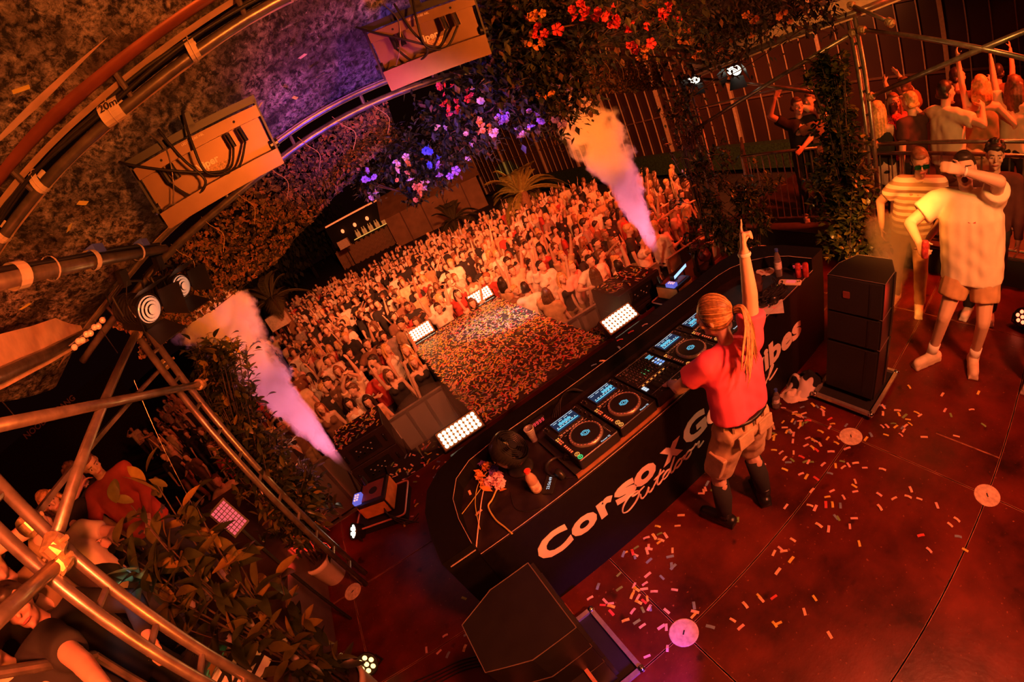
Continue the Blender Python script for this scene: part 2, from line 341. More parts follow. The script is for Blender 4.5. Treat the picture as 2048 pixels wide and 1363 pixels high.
def arch(y, low, gap, name, label, x0=-1.95, x1=4.7, r=.026, dyu=.0, ru=.026, mu=None):
    e = empty(name, (1.5, y, low(1.5)), label=label, cat='roof arch')
    xs = [x0 + (x1 - x0) * i / 48 for i in range(49)]; O = Vector((1.5, y, low(1.5)))
    MB().tube([Vector((x, y, low(x))) - O for x in xs], r, 10).build('lower_tube', STEEL, e, smooth=True)
    MB().tube([Vector((x, y + dyu, low(x) + gap)) - O for x in xs], ru, 12).build('upper_tube', mu or STEEL, e, smooth=True)
    for i in range(3, 48, 4):
        x = xs[i]; MB().cyl(Vector((x, y, low(x))) - O, Vector((x, y + dyu, low(x) + gap)) - O, .013, n=8).build('rung', STEEL, e)
    return e
A1 = arch(3.0, lambda x: z1s(x), .105, 'roof_arch', 'front curved tube arch holding the camouflage net and flowers', dyu=-.03)
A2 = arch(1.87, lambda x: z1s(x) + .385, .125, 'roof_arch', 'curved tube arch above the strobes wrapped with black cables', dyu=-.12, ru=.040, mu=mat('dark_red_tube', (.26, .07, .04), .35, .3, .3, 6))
# black power cables tied along the second arch
cb = empty('cable_bundle', (0, 1.87, 3.7), label='black cables taped along the second roof arch', cat='cable')
for k, (dy, dz) in enumerate(((-.03, .045), (-.05, .03), (-.02, .06))):
    pts = [(x, 1.87 + dy + .006 * math.sin(x * 9 + k), z1s(x) + .385 + dz + .008 * math.sin(x * 7 + 2 * k)) for x in np.linspace(-1.5, 4.3, 60)]
    MB().tube([Vector(p) - Vector((0, 1.87, 3.7)) for p in pts], .009, 6).build('cable', RUBBER, cb, smooth=True)
for x in (-1.2, -.93, -.52, -.12, .35, .95, 1.6):
    z = z1s(x) + .385
    b = MB(); b.tube([(x + .0 * k, 1.87 - .008 + .058 * math.cos(a), z + .018 + .055 * math.sin(a)) for k, a in enumerate(np.linspace(0, 2 * PI, 15))], .002, 4)
    ring = [(1.87 - .010 + .052 * math.cos(a), z + .016 + .05 * math.sin(a)) for a in np.linspace(0, 2 * PI, 15)]
    w = .020 if x != -.52 else .045
    for p, q in zip(ring, ring[1:]): b.quad((x - w, *p), (x + w, *p), (x + w, *q), (x - w, *q))
    b.build('tape_wrap', TAPE, cb, (0, -1.87, -3.7), smooth=True)
lettering('tape_writing', '20m', .045, BLACKM, cb, T(-.55, 1.79 - 1.87, z1s(-.52) + .39 - 3.7) @ Euler((PI / 2, 0, .1)).to_matrix().to_4x4(), extrude=.0005)
# left and right roof edge beams with hem
def edge(name, x, pts, label):
    e = empty(name, (x, 1.5, 2.9), label=label, cat='beam')
    O = Vector((x, 1.5, 2.9))
    MB().tube([Vector(p) - O for p in pts], .035, 10).build('edge_tube', STEEL, e, smooth=True)
    b = MB()
    for p, q in zip(pts, pts[1:]):
        p, q = Vector(p), Vector(q); u = Vector((.03 * (1 if x < 0 else -1), 0, .16))
        b.add([p - O, q - O, q + u - O, p + u - O, p - O + Vector((0, 0, -.05)), q - O + Vector((0, 0, -.05))], [(0, 1, 2, 3), (4, 5, 1, 0)])
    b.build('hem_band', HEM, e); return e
_L = [at(170, 668, x=-1.75), at(90, 710, x=-1.6), at(0, 752, x=-1.45), at(-120, 800, x=-1.3)]
edge('roof_edge_beam', -1.6, _L, 'orange-lit hemmed roof edge beam at the far left')
_R = [at(1392, 148, x=4.35), at(1480, 112, x=4.5), at(1590, 68, x=4.7), at(1705, 28, x=4.9), at(1800, -10, x=5.1)]
edge('roof_edge_beam', 4.7, _R, 'orange-lit hemmed roof edge beam above the right scaffold')
# ------------------------------------------------------------------ scaffold towers
def ladder(name, label, x, y, z0, z1_, dx=0.0, dy=.13, r=.0255):
    e = empty(name, (x, y, z0), label=label, cat='scaffold post')
    for s in (0, 1): MB().cyl((dx * s, dy * s, 0), (dx * s, dy * s, z1_ - z0), r, n=14).build('tube', STEEL, e, smooth=True)
    z = .25
    while z < z1_ - z0 - .1:
        MB().cyl((0, 0, z), (dx, dy, z), .014, n=8).build('rung', STEEL, e); z += .24
    return e
def q2(px, py, x): return at(px, py, x=x)
ladder('scaffold_post', 'near left ladder-beam scaffold post beside the big leaves', -1.37, 1.10, .0, 3.3, dy=.135)
ladder('scaffold_post', 'left ladder-beam scaffold post under the two barn-door spotlights', -1.40, 2.84, 0, 3.0, dx=.02, dy=.13)
ladder('scaffold_post', 'right ladder-beam scaffold post wrapped in climbing ivy', 4.92, 1.50, 0, 3.2, dx=.03, dy=.075)
ladder('scaffold_post', 'pale far right scaffold post under the two small spotlights', 5.0, 3.80, 0, 2.75, dx=0, dy=.13)
ladder('scaffold_post', 'scaffold post beyond the right edge holding the upper braces', 4.75, -1.05, 0, 3.2, dx=.03, dy=.075)
def coupler(b, p, d=(0, 1, 0)):
    b.cyl(Vector(p) - Vector(d) * .03, Vector(p) + Vector(d) * .03, .042, n=12)
    b.cyl(Vector(p) - Vector((0, 0, .02)), Vector(p) + Vector((0, 0, .02)), .046, n=12)
    b.cyl(Vector(p) + Vector((.03, 0, 0)), Vector(p) + Vector((.075, 0, .0)), .010, n=6)
BR = mat('brass_coupler', (.62, .45, .26), .4, .7, .3, 40)
def brace(label, a, c, r=.0245, flat=False, name='scaffold_brace', ends=True):
    a, c = Vector(a), Vector(c); e = empty(name, a, label=label, cat='scaffold brace')
    b = MB()
    if flat:
        s, t, w = basis(c - a); L_ = (c - a).length
        b.box((0, 0, L_ / 2), (.05, .02, L_), frame((0, 0, 0), s, t, w))
    else: b.cyl((0, 0, 0), c - a, r, n=14)
    b.build('tube', STEEL, e, smooth=not flat)
    if ends:
        for p in (Vector((0, 0, 0)), c - a):
            k = MB(); coupler(k, p, (c - a).normalized()); k.build('coupler', BR, e)
    return e
brace('long left diagonal brace from the spotlight post down to the near post', q2(274, 662, -1.36), q2(108, 1092, -1.33))
brace('nearly level left brace from the far post out of the left edge', q2(400, 768, -1.36), q2(-60, 862, -1.30))
brace('flat pale diagonal bar behind the left cross brace', q2(332, 726, -1.45), q2(60, 1045, -1.43), flat=True)
brace('short tube clamped to the near left post at lower left', q2(118, 1124, -1.36), at(-60, 1290, d=1.45))
brace('orange diagonal brace rising to the ivy post', q2(1376, 268, 4.98), q2(1706, 66, 4.93))
brace('upper brace crossing behind the waving man', q2(1398, 158, 5.0), q2(1660, 190, 5.05))
brace('high brace from the ivy post to the top right', q2(1724, 60, 4.9), q2(2110, 132, 4.6))
brace('brace rising from the ivy post to the upper right edge', q2(1741, 193, 4.9), q2(2110, 38, 4.6))
brace('level guard rail tube in front of the platform dancers', q2(1749, 289, 4.95), q2(2125, 284, 4.80), r=.02)
brace('flat bar brace behind the plant near the small spotlights', q2(1388, 218, 5.15), q2(1640, 160, 5.15), flat=True, ends=False)
brace('upper cross tube running from the ivy post towards the roof edge', q2(1702, 10, 4.9), q2(1780, 45, 4.7), r=.02)
# lighting boom with tape
_a, _c = at(-60, 578, d=1.55), at(330, 497, d=2.9)
bo = empty('lighting_boom', _a, label='level tube with a 20m tape mark carrying two barn-door spotlights', cat='tube')
_d = _c - _a; MB().cyl((0, 0, 0), _d, .026, n=14).build('tube', STEEL, bo, smooth=True)
s_, t_, w_ = basis(_d)
for k in range(3):
    pts = [_d * f + t_ * (.034 + .004 * math.sin(9 * f + k)) + s_ * (.012 * (k - 1)) for f in np.linspace(0, .95, 24)]
    MB().tube(pts, .008, 6).build('cable', RUBBER, bo, smooth=True)
for f, w in ((.14, .03), (.26, .006), (.45, .02), (.75, .012)):
    b = MB(); ring = [s_ * .040 * math.cos(a) + t_ * (.008 + .046 * math.sin(a)) for a in np.linspace(0, 2 * PI, 17)]
    u = _d.normalized() * w; c0 = _d * f
    for p, q in zip(ring, ring[1:]): b.quad(c0 + p - u, c0 + p + u, c0 + q + u, c0 + q - u)
    b.build('tape_wrap', TAPE, bo, smooth=True)
for f in (.5, .82):
    b = MB(); b.box((0, 0, 0), (.05, .09, .04), frame(_d * f + t_ * .05, s_, _d.normalized(), t_)); o = b.build('blue_power_connector', mat('blue_connector', (.10, .14, .75), .4), bo)
    MB().cyl(_d * f + t_ * .072 - s_ * .01, _d * f + t_ * .078 - s_ * .01, .012, n=10).build('socket', WHITEPL, o)
# ------------------------------------------------------------------ DJ desk
TZ = .90; LZ = 1.015
DESKB = mat('desk_black', (.006, .005, .0045), .55, var=.25, scale=25, spec=.2)
TRIM = mat('worn_edge_trim', (.55, .42, .38), .5)
desk = empty('dj_desk', (1.55, 1.6, 0), label='long black curved desk lettered Corso x, behind which the performer stands', cat='desk')
DO = Vector((-1.55, -1.6, 0))
outer = [(-.41, 1.60), (-.405, 1.82), (-.375, 2.04), (-.30, 2.22), (-.17, 2.34), (.02, 2.405), (.3, 2.42), (3.0, 2.42), (3.25, 2.37), (3.42, 2.22), (3.5, 2.0), (3.53, 1.60)]
inner = [(3.30, 1.60), (3.285, 1.82), (3.23, 1.99), (3.10, 2.13), (2.92, 2.225), (2.75, 2.255), (.25, 2.262), (.05, 2.235), (-.09, 2.15), (-.175, 2.0), (-.205, 1.82), (-.21, 1.60)]
b = MB()
n = len(outer); m_ = len(inner)
ring = outer + inner
b.add([(p[0], p[1], 0) for p in outer] + [(p[0], p[1], LZ) for p in outer], [(i, i + 1, n + i + 1, n + i) for i in range(n - 1)])
b.add([(p[0], p[1], TZ - .05) for p in inner] + [(p[0], p[1], LZ) for p in inner], [(i, i + 1, m_ + i + 1, m_ + i) for i in range(m_ - 1)])
R_ = inner[::-1]
for i in range(n - 1):
    b.add([(*outer[i], LZ), (*outer[i + 1], LZ), (*R_[i + 1], LZ), (*R_[i], LZ)], [(3, 2, 1, 0)])
    b.add([(*outer[i], .02), (*outer[i + 1], .02), (*R_[i + 1], .02), (*R_[i], .02)], [(0, 1, 2, 3)])
b.build('raised_ledge', DESKB, desk, DO)
b = MB(); b.prism(inner, TZ - .04, TZ); b.build('table_top', mat('desk_top_black', (.022, .014, .013), .33, var=.4, scale=14), desk, DO)
MB().box((1.555, 1.605, .44), (3.54, .02, .88)).build('back_panel', DESKB, desk, DO)
for x0, x1 in ((-.41, -.21), (3.30, 3.53)):
    MB().box(((x0 + x1) / 2, 1.61, .505), (x1 - x0, .02, 1.01)).build('ledge_end_panel', DESKB, desk, DO)
MB().box((-.30, 1.5975, .955), (.17, .006, .004)).build('end_groove', TRIM, desk, DO)
def strip(name, pts, r, m): MB().tube(pts, r, 5).build(name, m, desk, DO)
strip('edge_trim', [(-.21, 1.598, TZ + .001), (3.30, 1.598, TZ + .001)], .0022, TRIM)
strip('edge_trim', [(*p, LZ + .001) for p in inner], .002, TRIM)
for x in (1.02, 1.98, 2.6): MB().box((x, 2.34, LZ + .0006), (.004, .15, .0015)).build('ledge_joint', BLACKM, desk, DO)
MB().tube([(x, 2.2, .04) for x in (0, 3)], .02, 6).build('cable_tray', BLACK, desk, DO)
# lettering on the back panel
LET = mat('white_vinyl_lettering', (.86, .80, .76), .5, var=.05)
def face(x, z, sc=1.0, ry=0.0): return Matrix.Translation((x - 1.55, 1.5935 - 1.6, z)) @ Euler((PI / 2, 0, 0)).to_matrix().to_4x4() @ Matrix.Rotation(ry, 4, 'Z')
for s, x, z, w in (('C', .055, .475, .245), ('o', .308, .472, .205), ('r', .530, .470, .135), ('s', .672, .466, .185), ('o', .842, .462, .205), ('x', 1.105, .458, .205),
                   ('G', 1.335, .450, .25), ('o', 1.585, .445, .195), ('o', 1.775, .440, .195), ('d', 1.970, .436, .195), ('v', 2.165, .432, .20), ('i', 2.372, .426, .062), ('b', 2.45, .424, .19), ('e', 2.648, .420, .19), ('s', 2.842, .416, .17)):
    me = textmesh(s, .29, 'letter', extrude=.002, offset=.012)
    xs = [v.co.x for v in me.vertices]; x0, x1 = min(xs), max(xs)
    me.transform(Matrix.Translation((-x0, 0, 0))); me.transform(Matrix.Diagonal((w / (x1 - x0), 1, 1, 1)))
    me.transform(face(x, z)); me.materials.clear(); me.materials.append(LET); link('letter', me, desk)
STROKE = {'O': [[(.62, .92), (.30, .98), (.05, .62), (.06, .18), (.32, -.02), (.66, .28), (.74, .72), (.55, 1.0), (.42, .86), (.62, .74), (.98, .80)]],
          'u': [[(.0, .46), (.03, .16), (.14, 0), (.28, .10), (.38, .44), (.38, .12), (.48, 0), (.62, .14)]], 't': [[(0, .12), (.22, .55), (.32, 1.0), (.20, .42), (.22, .05), (.34, .01), (.46, .14)], [(.02, .62), (.50, .68)]],
          'd': [[(.40, .38), (.22, .46), (.05, .26), (.12, .02), (.30, .10), (.44, .50), (.56, 1.02), (.44, .42), (.44, .08), (.54, 0), (.66, .12)]], 'o': [[(0, .12), (.12, .36), (.26, .46), (.10, .32), (.08, .10), (.20, 0), (.36, .12), (.38, .34), (.26, .46), (.40, .36), (.54, .40)]],
          'r': [[(0, .32), (.12, .50), (.17, .38), (.32, .44), (.28, .16), (.32, .02), (.44, .06), (.60, .16)]], 'a': [[(.38, .40), (.20, .46), (.04, .26), (.10, .02), (.28, .10), (.40, .42), (.38, .10), (.48, 0), (.60, .12)]], 'l': [[(0, .12), (.22, .60), (.32, 1.0), (.20, 1.0), (.14, .42), (.20, .02), (.34, .04), (.60, .30)]]}
def script(word, p0, p1, hgt):
    A_, B_ = at(*p0, y=1.592), at(*p1, y=1.592); adv = {'O': .82, 'u': .58, 't': .42, 'd': .60, 'o': .48, 'r': .52, 'a': .54, 'l': .40}; W = sum(adv[c] for c in word); ux = Vector((B_.x - A_.x, 0, B_.z - A_.z)) / W; uz = Vector((.34 * hgt, 0, hgt)); x = 0
    for c in word:
        bb = MB()
        for stroke in STROKE[c]:
            pts = smoothpath([Vector((A_.x - 1.55, 1.592 - 1.6, A_.z)) + ux * (x + q[0]) + uz * q[1] for q in stroke], 4); n = len(pts); bb.tube(pts, [.0045 + .0035 * abs(math.sin(3 * PI * i / n)) for i in range(n)], 6)
        bb.build('script_letter', LET, desk, smooth=True); x += adv[c]
script('Outdoor', (1243, 1032), (1404, 888), .125); script('al', (1508, 792), (1546, 752), .12)
# ------------------------------------------------------------------ DJ gear
WOOD = mat('brown_riser_edge', (.30, .13, .06), .5)
rs = empty('gear_riser', (1.4, 1.86, TZ), label='low board under the decks with a brown front edge', cat='board')
MB().box((0, 0, .0125), (1.78, .46, .025)).build('board', BLACKM, rs)
MB().box((0, -.235, .014), (1.78, .014, .028)).build('front_edge', WOOD, rs)
GZ = TZ + .025
CYAN = emis('screen_cyan', (.16, .62, .85), 1.0); SBLUE = emis('screen_dark_blue', (.035, .05, .12), .55); SWHITE = emis('screen_white', (.75, .85, .95), .9)
LEDO = emis('led_orange', (1.0, .33, .06), .9); LEDG = emis('led_green', (.12, .9, .25), .8); LEDR = emis('led_red', (1.0, .05, .06), 1.3); LEDB = emis('led_blue', (.25, .45, 1.0), .9)
PRINT = mat('grey_panel_print', (.62, .55, .52), .6); PRINTP = mat('pinkish_panel_print', (.75, .45, .42), .6)
GEAR = mat('gear_black', (.016, .015, .015), .34)
RIM = mat('jog_rim_metal', (.42, .33, .30), .32, .75)
def cdj(x, label, hot):
    e = empty('media_player', (x, 1.845, GZ), label=label, cat='media player', group='players on the desk')
    MB().rbox((0, 0, .042), (.312, .445, .084), .012).build('body', GEAR, e)
    Z = .0845
    s = MB().box((-.005, .135, Z + .006), (.20, .125, .012), T(rx=0)).build('screen', BLACKPL, e)
    SZ = Z + .0125
    MB().box((-.005, .135, SZ), (.186, .112, .0008)).build('display', SBLUE, s)
    w = MB(); rng = random.Random(int(x * 100))
    for i in range(44):
        h = .010 + .022 * abs(math.sin(i * .6)) * rng.uniform(.5, 1)
        if hot * 44 - 16 < i < hot * 44 + 8: w.box((-.095 + .0042 * i, .137, SZ + .001), (.0034, h * 1.3, .0006))
    w.box((-.005, .100, SZ + .001), (.17, .010, .0006)); w.build('waveform', CYAN, s)
    w = MB(); w.box((-.005, .185, SZ + .001), (.18, .004, .0006))
    for i in range(7): w.box((-.08 + .024 * i, .116, SZ + .001), (.015 if i % 2 else .010, .008, .0006))
    for i in range(4): w.box((-.07 + .045 * i, .168, SZ + .001), (.03, .005, .0006))
    w.build('readout', SWHITE, s)
    j = MB().lathe([(.112, 0), (.112, .010), (.106, .016), (.094, .018), (.093, .014)], 48, T(.01, -.075, Z), cap=False).build('jog_wheel', RIM, e, smooth=True)
    MB().lathe([(.0935, .013), (.0935, .0165), (0.0005, .0165)], 40, T(.01, -.075, Z), cap=False).build('jog_top', BLACKPL, j)
    k = MB()
    for i in range(28):
        a = 2 * PI * i / 28; k.ell((.01 + .103 * math.cos(a), -.075 + .103 * math.sin(a), Z + .0165), (.0045, .0045, .0012), nu=6, nv=4)
    k.build('dimple_ring', PRINTP, j)
    k = MB(); k.lathe([(.024, .0168), (.024, .0175), (.019, .0175), (.019, .0168)], 28, T(.01, -.075, Z), cap=False)
    k.lathe([(.0125, .0168), (.0125, .0175), (.009, .0175), (.009, .0168)], 20, T(.01, -.075, Z), cap=False)
    for s2 in (-.25, PI - .25):
        k.tube([(.01 + .029 * math.cos(s2 + a), -.075 + .029 * math.sin(s2 + a), Z + .0172) for a in np.linspace(-.55, .55, 7)], .0016, 4)
    k.build('jog_display', CYAN, j)
    for y, mm in ((-.165, LEDO), (-.198, LEDG if x < .9 else LEDO)):
        k = MB(); k.lathe([(.0165, 0), (.0165, .004), (.0125, .004), (.0125, 0)], 20, T(-.128, y, Z), cap=False); k.box((-.128, y, Z + .003), (.016, .003, .001), None); k.box((-.128, y, Z + .003), (.003, .016, .001)); k.build('round_button', mm, e)
    for i in range(8):
        MB().box((-.145 + (.016 if i % 2 else 0), .045 - .018 * (i // 2), Z + .002), (.010, .009, .004)).build('pad_button', LEDO if i < 3 else PRINTP, e)
    for i in range(8):
        MB().box((-.098 + .025 * i, .055, Z + .002), (.018, .006, .004)).build('hot_cue_button', PRINT, e)
    for i in range(5): MB().box((-.138, -.045 - .019 * i, Z + .002), (.016, .008, .004)).build('loop_button', PRINTP, e)
    f = MB().box((.134, -.12, Z + .001), (.010, .15, .002)).build('tempo_slot', BLACKM, e)
    MB().box((.134, -.105, Z + .007), (.022, .028, .012)).build('fader_cap', BLACKPL, f)
    k = MB(); [k.box((.1215, -.185 + .013 * i, Z + .0006), (.008, .0012, .001)) for i in range(11)]; k.build('tempo_scale', PRINT, f)
    for i, (kx, ky, r) in enumerate(((.125, .165, .014), (.125, .12, .012), (.135, .02, .009), (-.132, .165, .010), (.13, .075, .008))):
        q = MB().lathe([(r, 0), (r * .9, .014), (0.0005, .0145)], 16, T(kx, ky, Z)).build('knob', BLACKPL, e); MB().box((kx, ky + r * .5, Z + .0148), (.002, r * .8, .001)).build('pointer', PRINT, q)
    k = MB()
    rng = random.Random(3)
    for i in range(46): k.box((rng.uniform(-.15, .15), rng.choice((.2, .068, .04, .205, .03)) + rng.uniform(-.006, .006), Z + .0006), (rng.uniform(.004, .014), .0022, .0008))
    k.build('panel_print', PRINT, e)['kind'] = 'stuff'
    lettering('maker_name', 'Pioneer DJ', .016, SWHITE, e, T(.03, -.212, Z + .0008), extrude=.0004)
    return e
cdj(.716, 'media player with green lit play ring, nearest the fan', .55)
cdj(1.046, 'media player between the end player and the mixer', .85)
cdj(1.722, 'media player just right of the mixer, partly behind the performer', .45)
cdj(2.045, 'media player hidden in front of the performer, farthest right', .5)
mx = empty('dj_mixer', (1.384, 1.845, GZ), label='black mixer covered in knobs between the players', cat='mixer')
MB().rbox((0, 0, .042), (.335, .445, .084), .01).build('body', GEAR, mx)
Z = .0845; rng = random.Random(5)
for c in range(6):
    for r in range(6):
        x, y = -.125 + .040 * c, .175 - .034 * r
        q = MB().lathe([(.0105, 0), (.0085, .013), (0.0005, .0135)], 12, T(x, y, Z)).build('knob', BLACKPL, mx)
        MB().tube([(x + .0125 * math.cos(a), y + .0125 * math.sin(a), Z + .001) for a in np.linspace(-.6, PI + .6, 8)], .0009, 4).build('dial_mark', PRINTP if (r + c) % 3 else PRINT, q)
for c in range(6):
    x = -.125 + .040 * c
    f = MB().box((x, -.115, Z + .001), (.006, .085, .002)).build('channel_slot', BLACKM, mx)
    MB().box((x, -.10 + rng.uniform(-.03, .03), Z + .008), (.018, .012, .014)).build('fader_cap', BLACKPL, f)
    MB().box((x, -.050, Z + .002), (.018, .008, .004)).build('cue_button', LEDO, mx)
    k = MB(); [k.box((x + .014, .02 + .007 * i, Z + .0008), (.004, .005, .001)) for i in range(7)]; k.build('level_meter', LEDG if c in (2, 3) else PRINT, mx)
f = MB().box((-.02, -.19, Z + .001), (.09, .006, .002)).build('crossfader_slot', BLACKM, mx); MB().box((-.03, -.19, Z + .008), (.012, .02, .014)).build('fader_cap', BLACKPL, f)
for i in range(6): MB().box((-.152, -.07 - .0 - .018 * (i % 3), Z + .002), (.012, .012, .004), T(x=.014 * (i // 3) - .0)).build('pad_button', SWHITE, mx)
s = MB().box((.125, .12, Z + .002), (.07, .11, .004)).build('effect_panel', BLACKPL, mx)
k = MB(); [k.box((.125, .155 - .012 * i, Z + .0046), (.05 - .008 * (i % 3), .006, .0008)) for i in range(4)]; k.build('effect_display', CYAN, s)
for i in range(8): MB().box((.108 + .03 * (i % 2), .08 - .024 * (i // 2), Z + .003), (.020, .012, .005)).build('effect_button', LEDB if i % 3 else SWHITE, mx)
for i, (x, y) in enumerate(((.125, -.03), (.125, -.08), (.125, -.125))):
    MB().lathe([(.016, 0), (.014, .015), (0.0005, .0155)], 16, T(x, y, Z)).build('effect_knob', BLACKPL, mx)
k = MB()
for i in range(70): k.box((rng.uniform(-.155, .155), rng.uniform(-.21, .21), Z + .0006), (rng.uniform(.004, .012), .002, .0008))
k.build('panel_print', PRINTP, mx)['kind'] = 'stuff'
k = MB(); [k.box((0, y, Z + .0006), (.32, .0016, .0008)) for y in (-.035, -.06, -.165, .2)]; k.build('panel_lines', PRINT, mx)['kind'] = 'stuff'
# silver device with a cable behind the right players
e = empty('silver_box', at(1388, 652, z=.99), .1, 'silver flat device with loose cables behind the right players', 'device')
e.location.z = TZ; MB().rbox((0, 0, .035), (.17, .13, .07), .006).build('case', ALU, e)
for k in range(4): MB().tube(smoothpath([(-.06 + .03 * k, .06, .04), (-.1 + .04 * k, .12, .09), (-.16, .10 - .02 * k, .06), (-.26 - .02 * k, .05, .01)]), .0035, 5).build('cable', RUBBER, e, smooth=True)
# ------------------------------------------------------------------ things on the desk, left
def on(px, py, z=TZ): p = at(px, py, z=z); return (p.x, p.y, z)
fl = on(1046, 948); f = empty('desk_fan', (fl[0] + .02, fl[1] + .06, TZ), label='round black desk fan tilted towards the decks at the left end', cat='fan')
MB().lathe([(.09, 0), (.09, .012), (.075, .022), (.02, .026)], 24).build('base', BLACKPL, f, smooth=True)
MB().tube([(0, 0, .02), (-.01, 0, .07), (-.005, .005, .12)], .018, 8).build('stem', BLACKPL, f, smooth=True)
s_, t_, w_ = basis(Vector((.55, -.42, .62))); FM = frame((-.005, .01, .185), s_, t_, w_)
h = MB().lathe([(.02, -.085), (.09, -.08), (.122, -.05), (.128, 0), (.124, .035), (.115, .05)], 36, FM, cap=False).build('housing', BLACKPL, f, smooth=True)
MB().lathe([(.03, .047), (.03, .052), (0.0005, .054)], 20, FM).build('hub_badge', BLACK, h)
k = MB(); [k.tube([FM @ Vector((r * math.cos(a), r * math.sin(a), .050 - .006 * (r / .115)**2)) for a in np.linspace(0, 2 * PI, 33)], .0016, 4) for r in (.04, .055, .07, .085, .1, .113)]
k.build('front_grille', BLACK, f)
for i in range(40):
    a = 2 * PI * i / 40; MB().tube([FM @ Vector((.124 * math.cos(a), .124 * math.sin(a), .03)), FM @ Vector((.130 * math.cos(a), .130 * math.sin(a), -.01)), FM @ Vector((.105 * math.cos(a), .105 * math.sin(a), -.07))], .0016, 4).build('side_rib', BLACK, h)
k = MB()
for i in range(5): k.add([FM @ Vector((.03 * math.cos(a + o), .03 * math.sin(a + o), .03)) if r == 0 else FM @ Vector((.10 * math.cos(a + o), .10 * math.sin(a + o), .02 + .02 * o)) for r, o, a in ((0, -.2, 2 * PI * i / 5), (0, .2, 2 * PI * i / 5), (1, .45, 2 * PI * i / 5), (1, -.35, 2 * PI * i / 5))], [(0, 1, 2, 3)])
k.build('blade', BLACKPL, f)
MB().lathe([(.022, 0), (.022, .012), (0.0005, .013)], 18, T(.012, -.085, .02)).build('control_knob', mat('dull_red', (.55, .10, .07), .5), f)
GLASS = mat('clear_plastic', (.85, .8, .85), .12, trans=.75, var=.02)
c = on(1069, 880); e = empty('plastic_cup', c, label='clear tumbler standing between the fan and the first player', cat='cup')
MB().lathe([(.024, 0), (.027, .05), (.033, .09), (.036, .12), (.0345, .12), (.031, .09), (.025, .05), (.0225, .004), (.0005, .004)], 24, cap=False).build('wall', GLASS, e, smooth=True)
MB().lathe([(.036, .1185), (.037, .121), (.0345, .122)], 24, cap=False).build('rim', WHITEPL, e, smooth=True)
def redsign(loc, rz, label):
    e = empty('led_clock', loc, rz, label, 'clock'); MB().rbox((0, 0, .02), (.115, .035, .04), .004).build('case', BLACKPL, e)
    k = MB()
    for i in range(4):
        x = -.036 + .024 * i
        for dx, dz, w, h in ((0, .012, .012, .003), (0, 0, .012, .003), (0, -.012, .012, .003), (-.007, .006, .003, .011), (.007, .006, .003, .011), (.007, -.006, .003, .011)): k.box((x + dx, -.018, .021 + dz), (w, .0015, h))
    k.build('digits', LEDR, e)
p = on(1072, 842, .93); redsign((p[0], 2.232, .935), 0, 'small red LED read-out on the inner ledge by the tumbler')
p = on(1611, 528, .95); redsign((3.265, 1.72, .92), -1.35, 'small red LED read-out above the two red cans')
def bottle(name, loc, h, r, label, liq, capm, lab, labm):
    e = empty(name, loc, RNG.random(), label, 'bottle')
    MB().lathe([(r * .8, 0), (r, .01), (r, h * .30), (r * .93, h * .36), (r, h * .45), (r, h * .62), (r * .7, h * .78), (r * .38, h * .88), (r * .38, h * .92)], 20).build('body', liq, e, smooth=True)
    MB().lathe([(r * 1.012, h * lab[0]), (r * 1.015, h * lab[1])], 20, cap=False).build('label', labm, e, smooth=True)
    MB().lathe([(r * .46, h * .90), (r * .46, h), (0.0005, h)], 16).build('screw_cap', capm, e)
    return e
REDC = mat('red_plastic', (.75, .06, .05), .4); PETC = mat('clear_pet', (.85, .82, .85), .1, trans=.85, var=.02); PETJ = mat('pink_water_bottle', (.85, .55, .45), .15, trans=.5)
bottle('drink_bottle', on(1075, 980), .19, .034, 'small bottle with red cap and red-white label near the phone', PETJ, REDC, (.12, .45), mat('red_white_label', (.85, .5, .42), .5, var=.6, scale=25))
bottle('water_bottle', on(1558, 552), .27, .034, 'tall water bottle with blue cap at the right end of the desk', PETC, mat('blue_cap', (.05, .12, .6), .4), (.3, .55), mat('pale_label', (.75, .7, .78), .5, var=.4, scale=30))
bottle('water_bottle', at(1552, 815, z=0), .22, .034, 'half empty bottle standing on the floor beside the crumpled jacket', PETC, mat('blue_cap', (.05, .12, .6), .4), (.35, .55), mat('pale_label', (.75, .7, .78), .5))
# phone
def flat_at(c0, c1, z): a = at(*c0, z=z); b_ = at(*c1, z=z); return (a + b_) / 2, math.atan2(b_.y - a.y, b_.x - a.x), (b_ - a).length
c, rz, L_ = flat_at((1094, 990), (1106, 946), TZ)
e = empty('phone', (c.x, c.y, TZ), rz, 'black phone showing the time, lying by the small bottle', 'phone')
MB().rbox((0, 0, .005), (.155, .075, .009), .010).build('body', BLACKPL, e); MB().rbox((0, 0, .0100), (.148, .068, .0008), .008).build('screen', BLACKM, e)
lettering('clock_digits', '23:56:49', .028, SWHITE, e, T(0, -.008, .0106), extrude=.0003, align='CENTER')
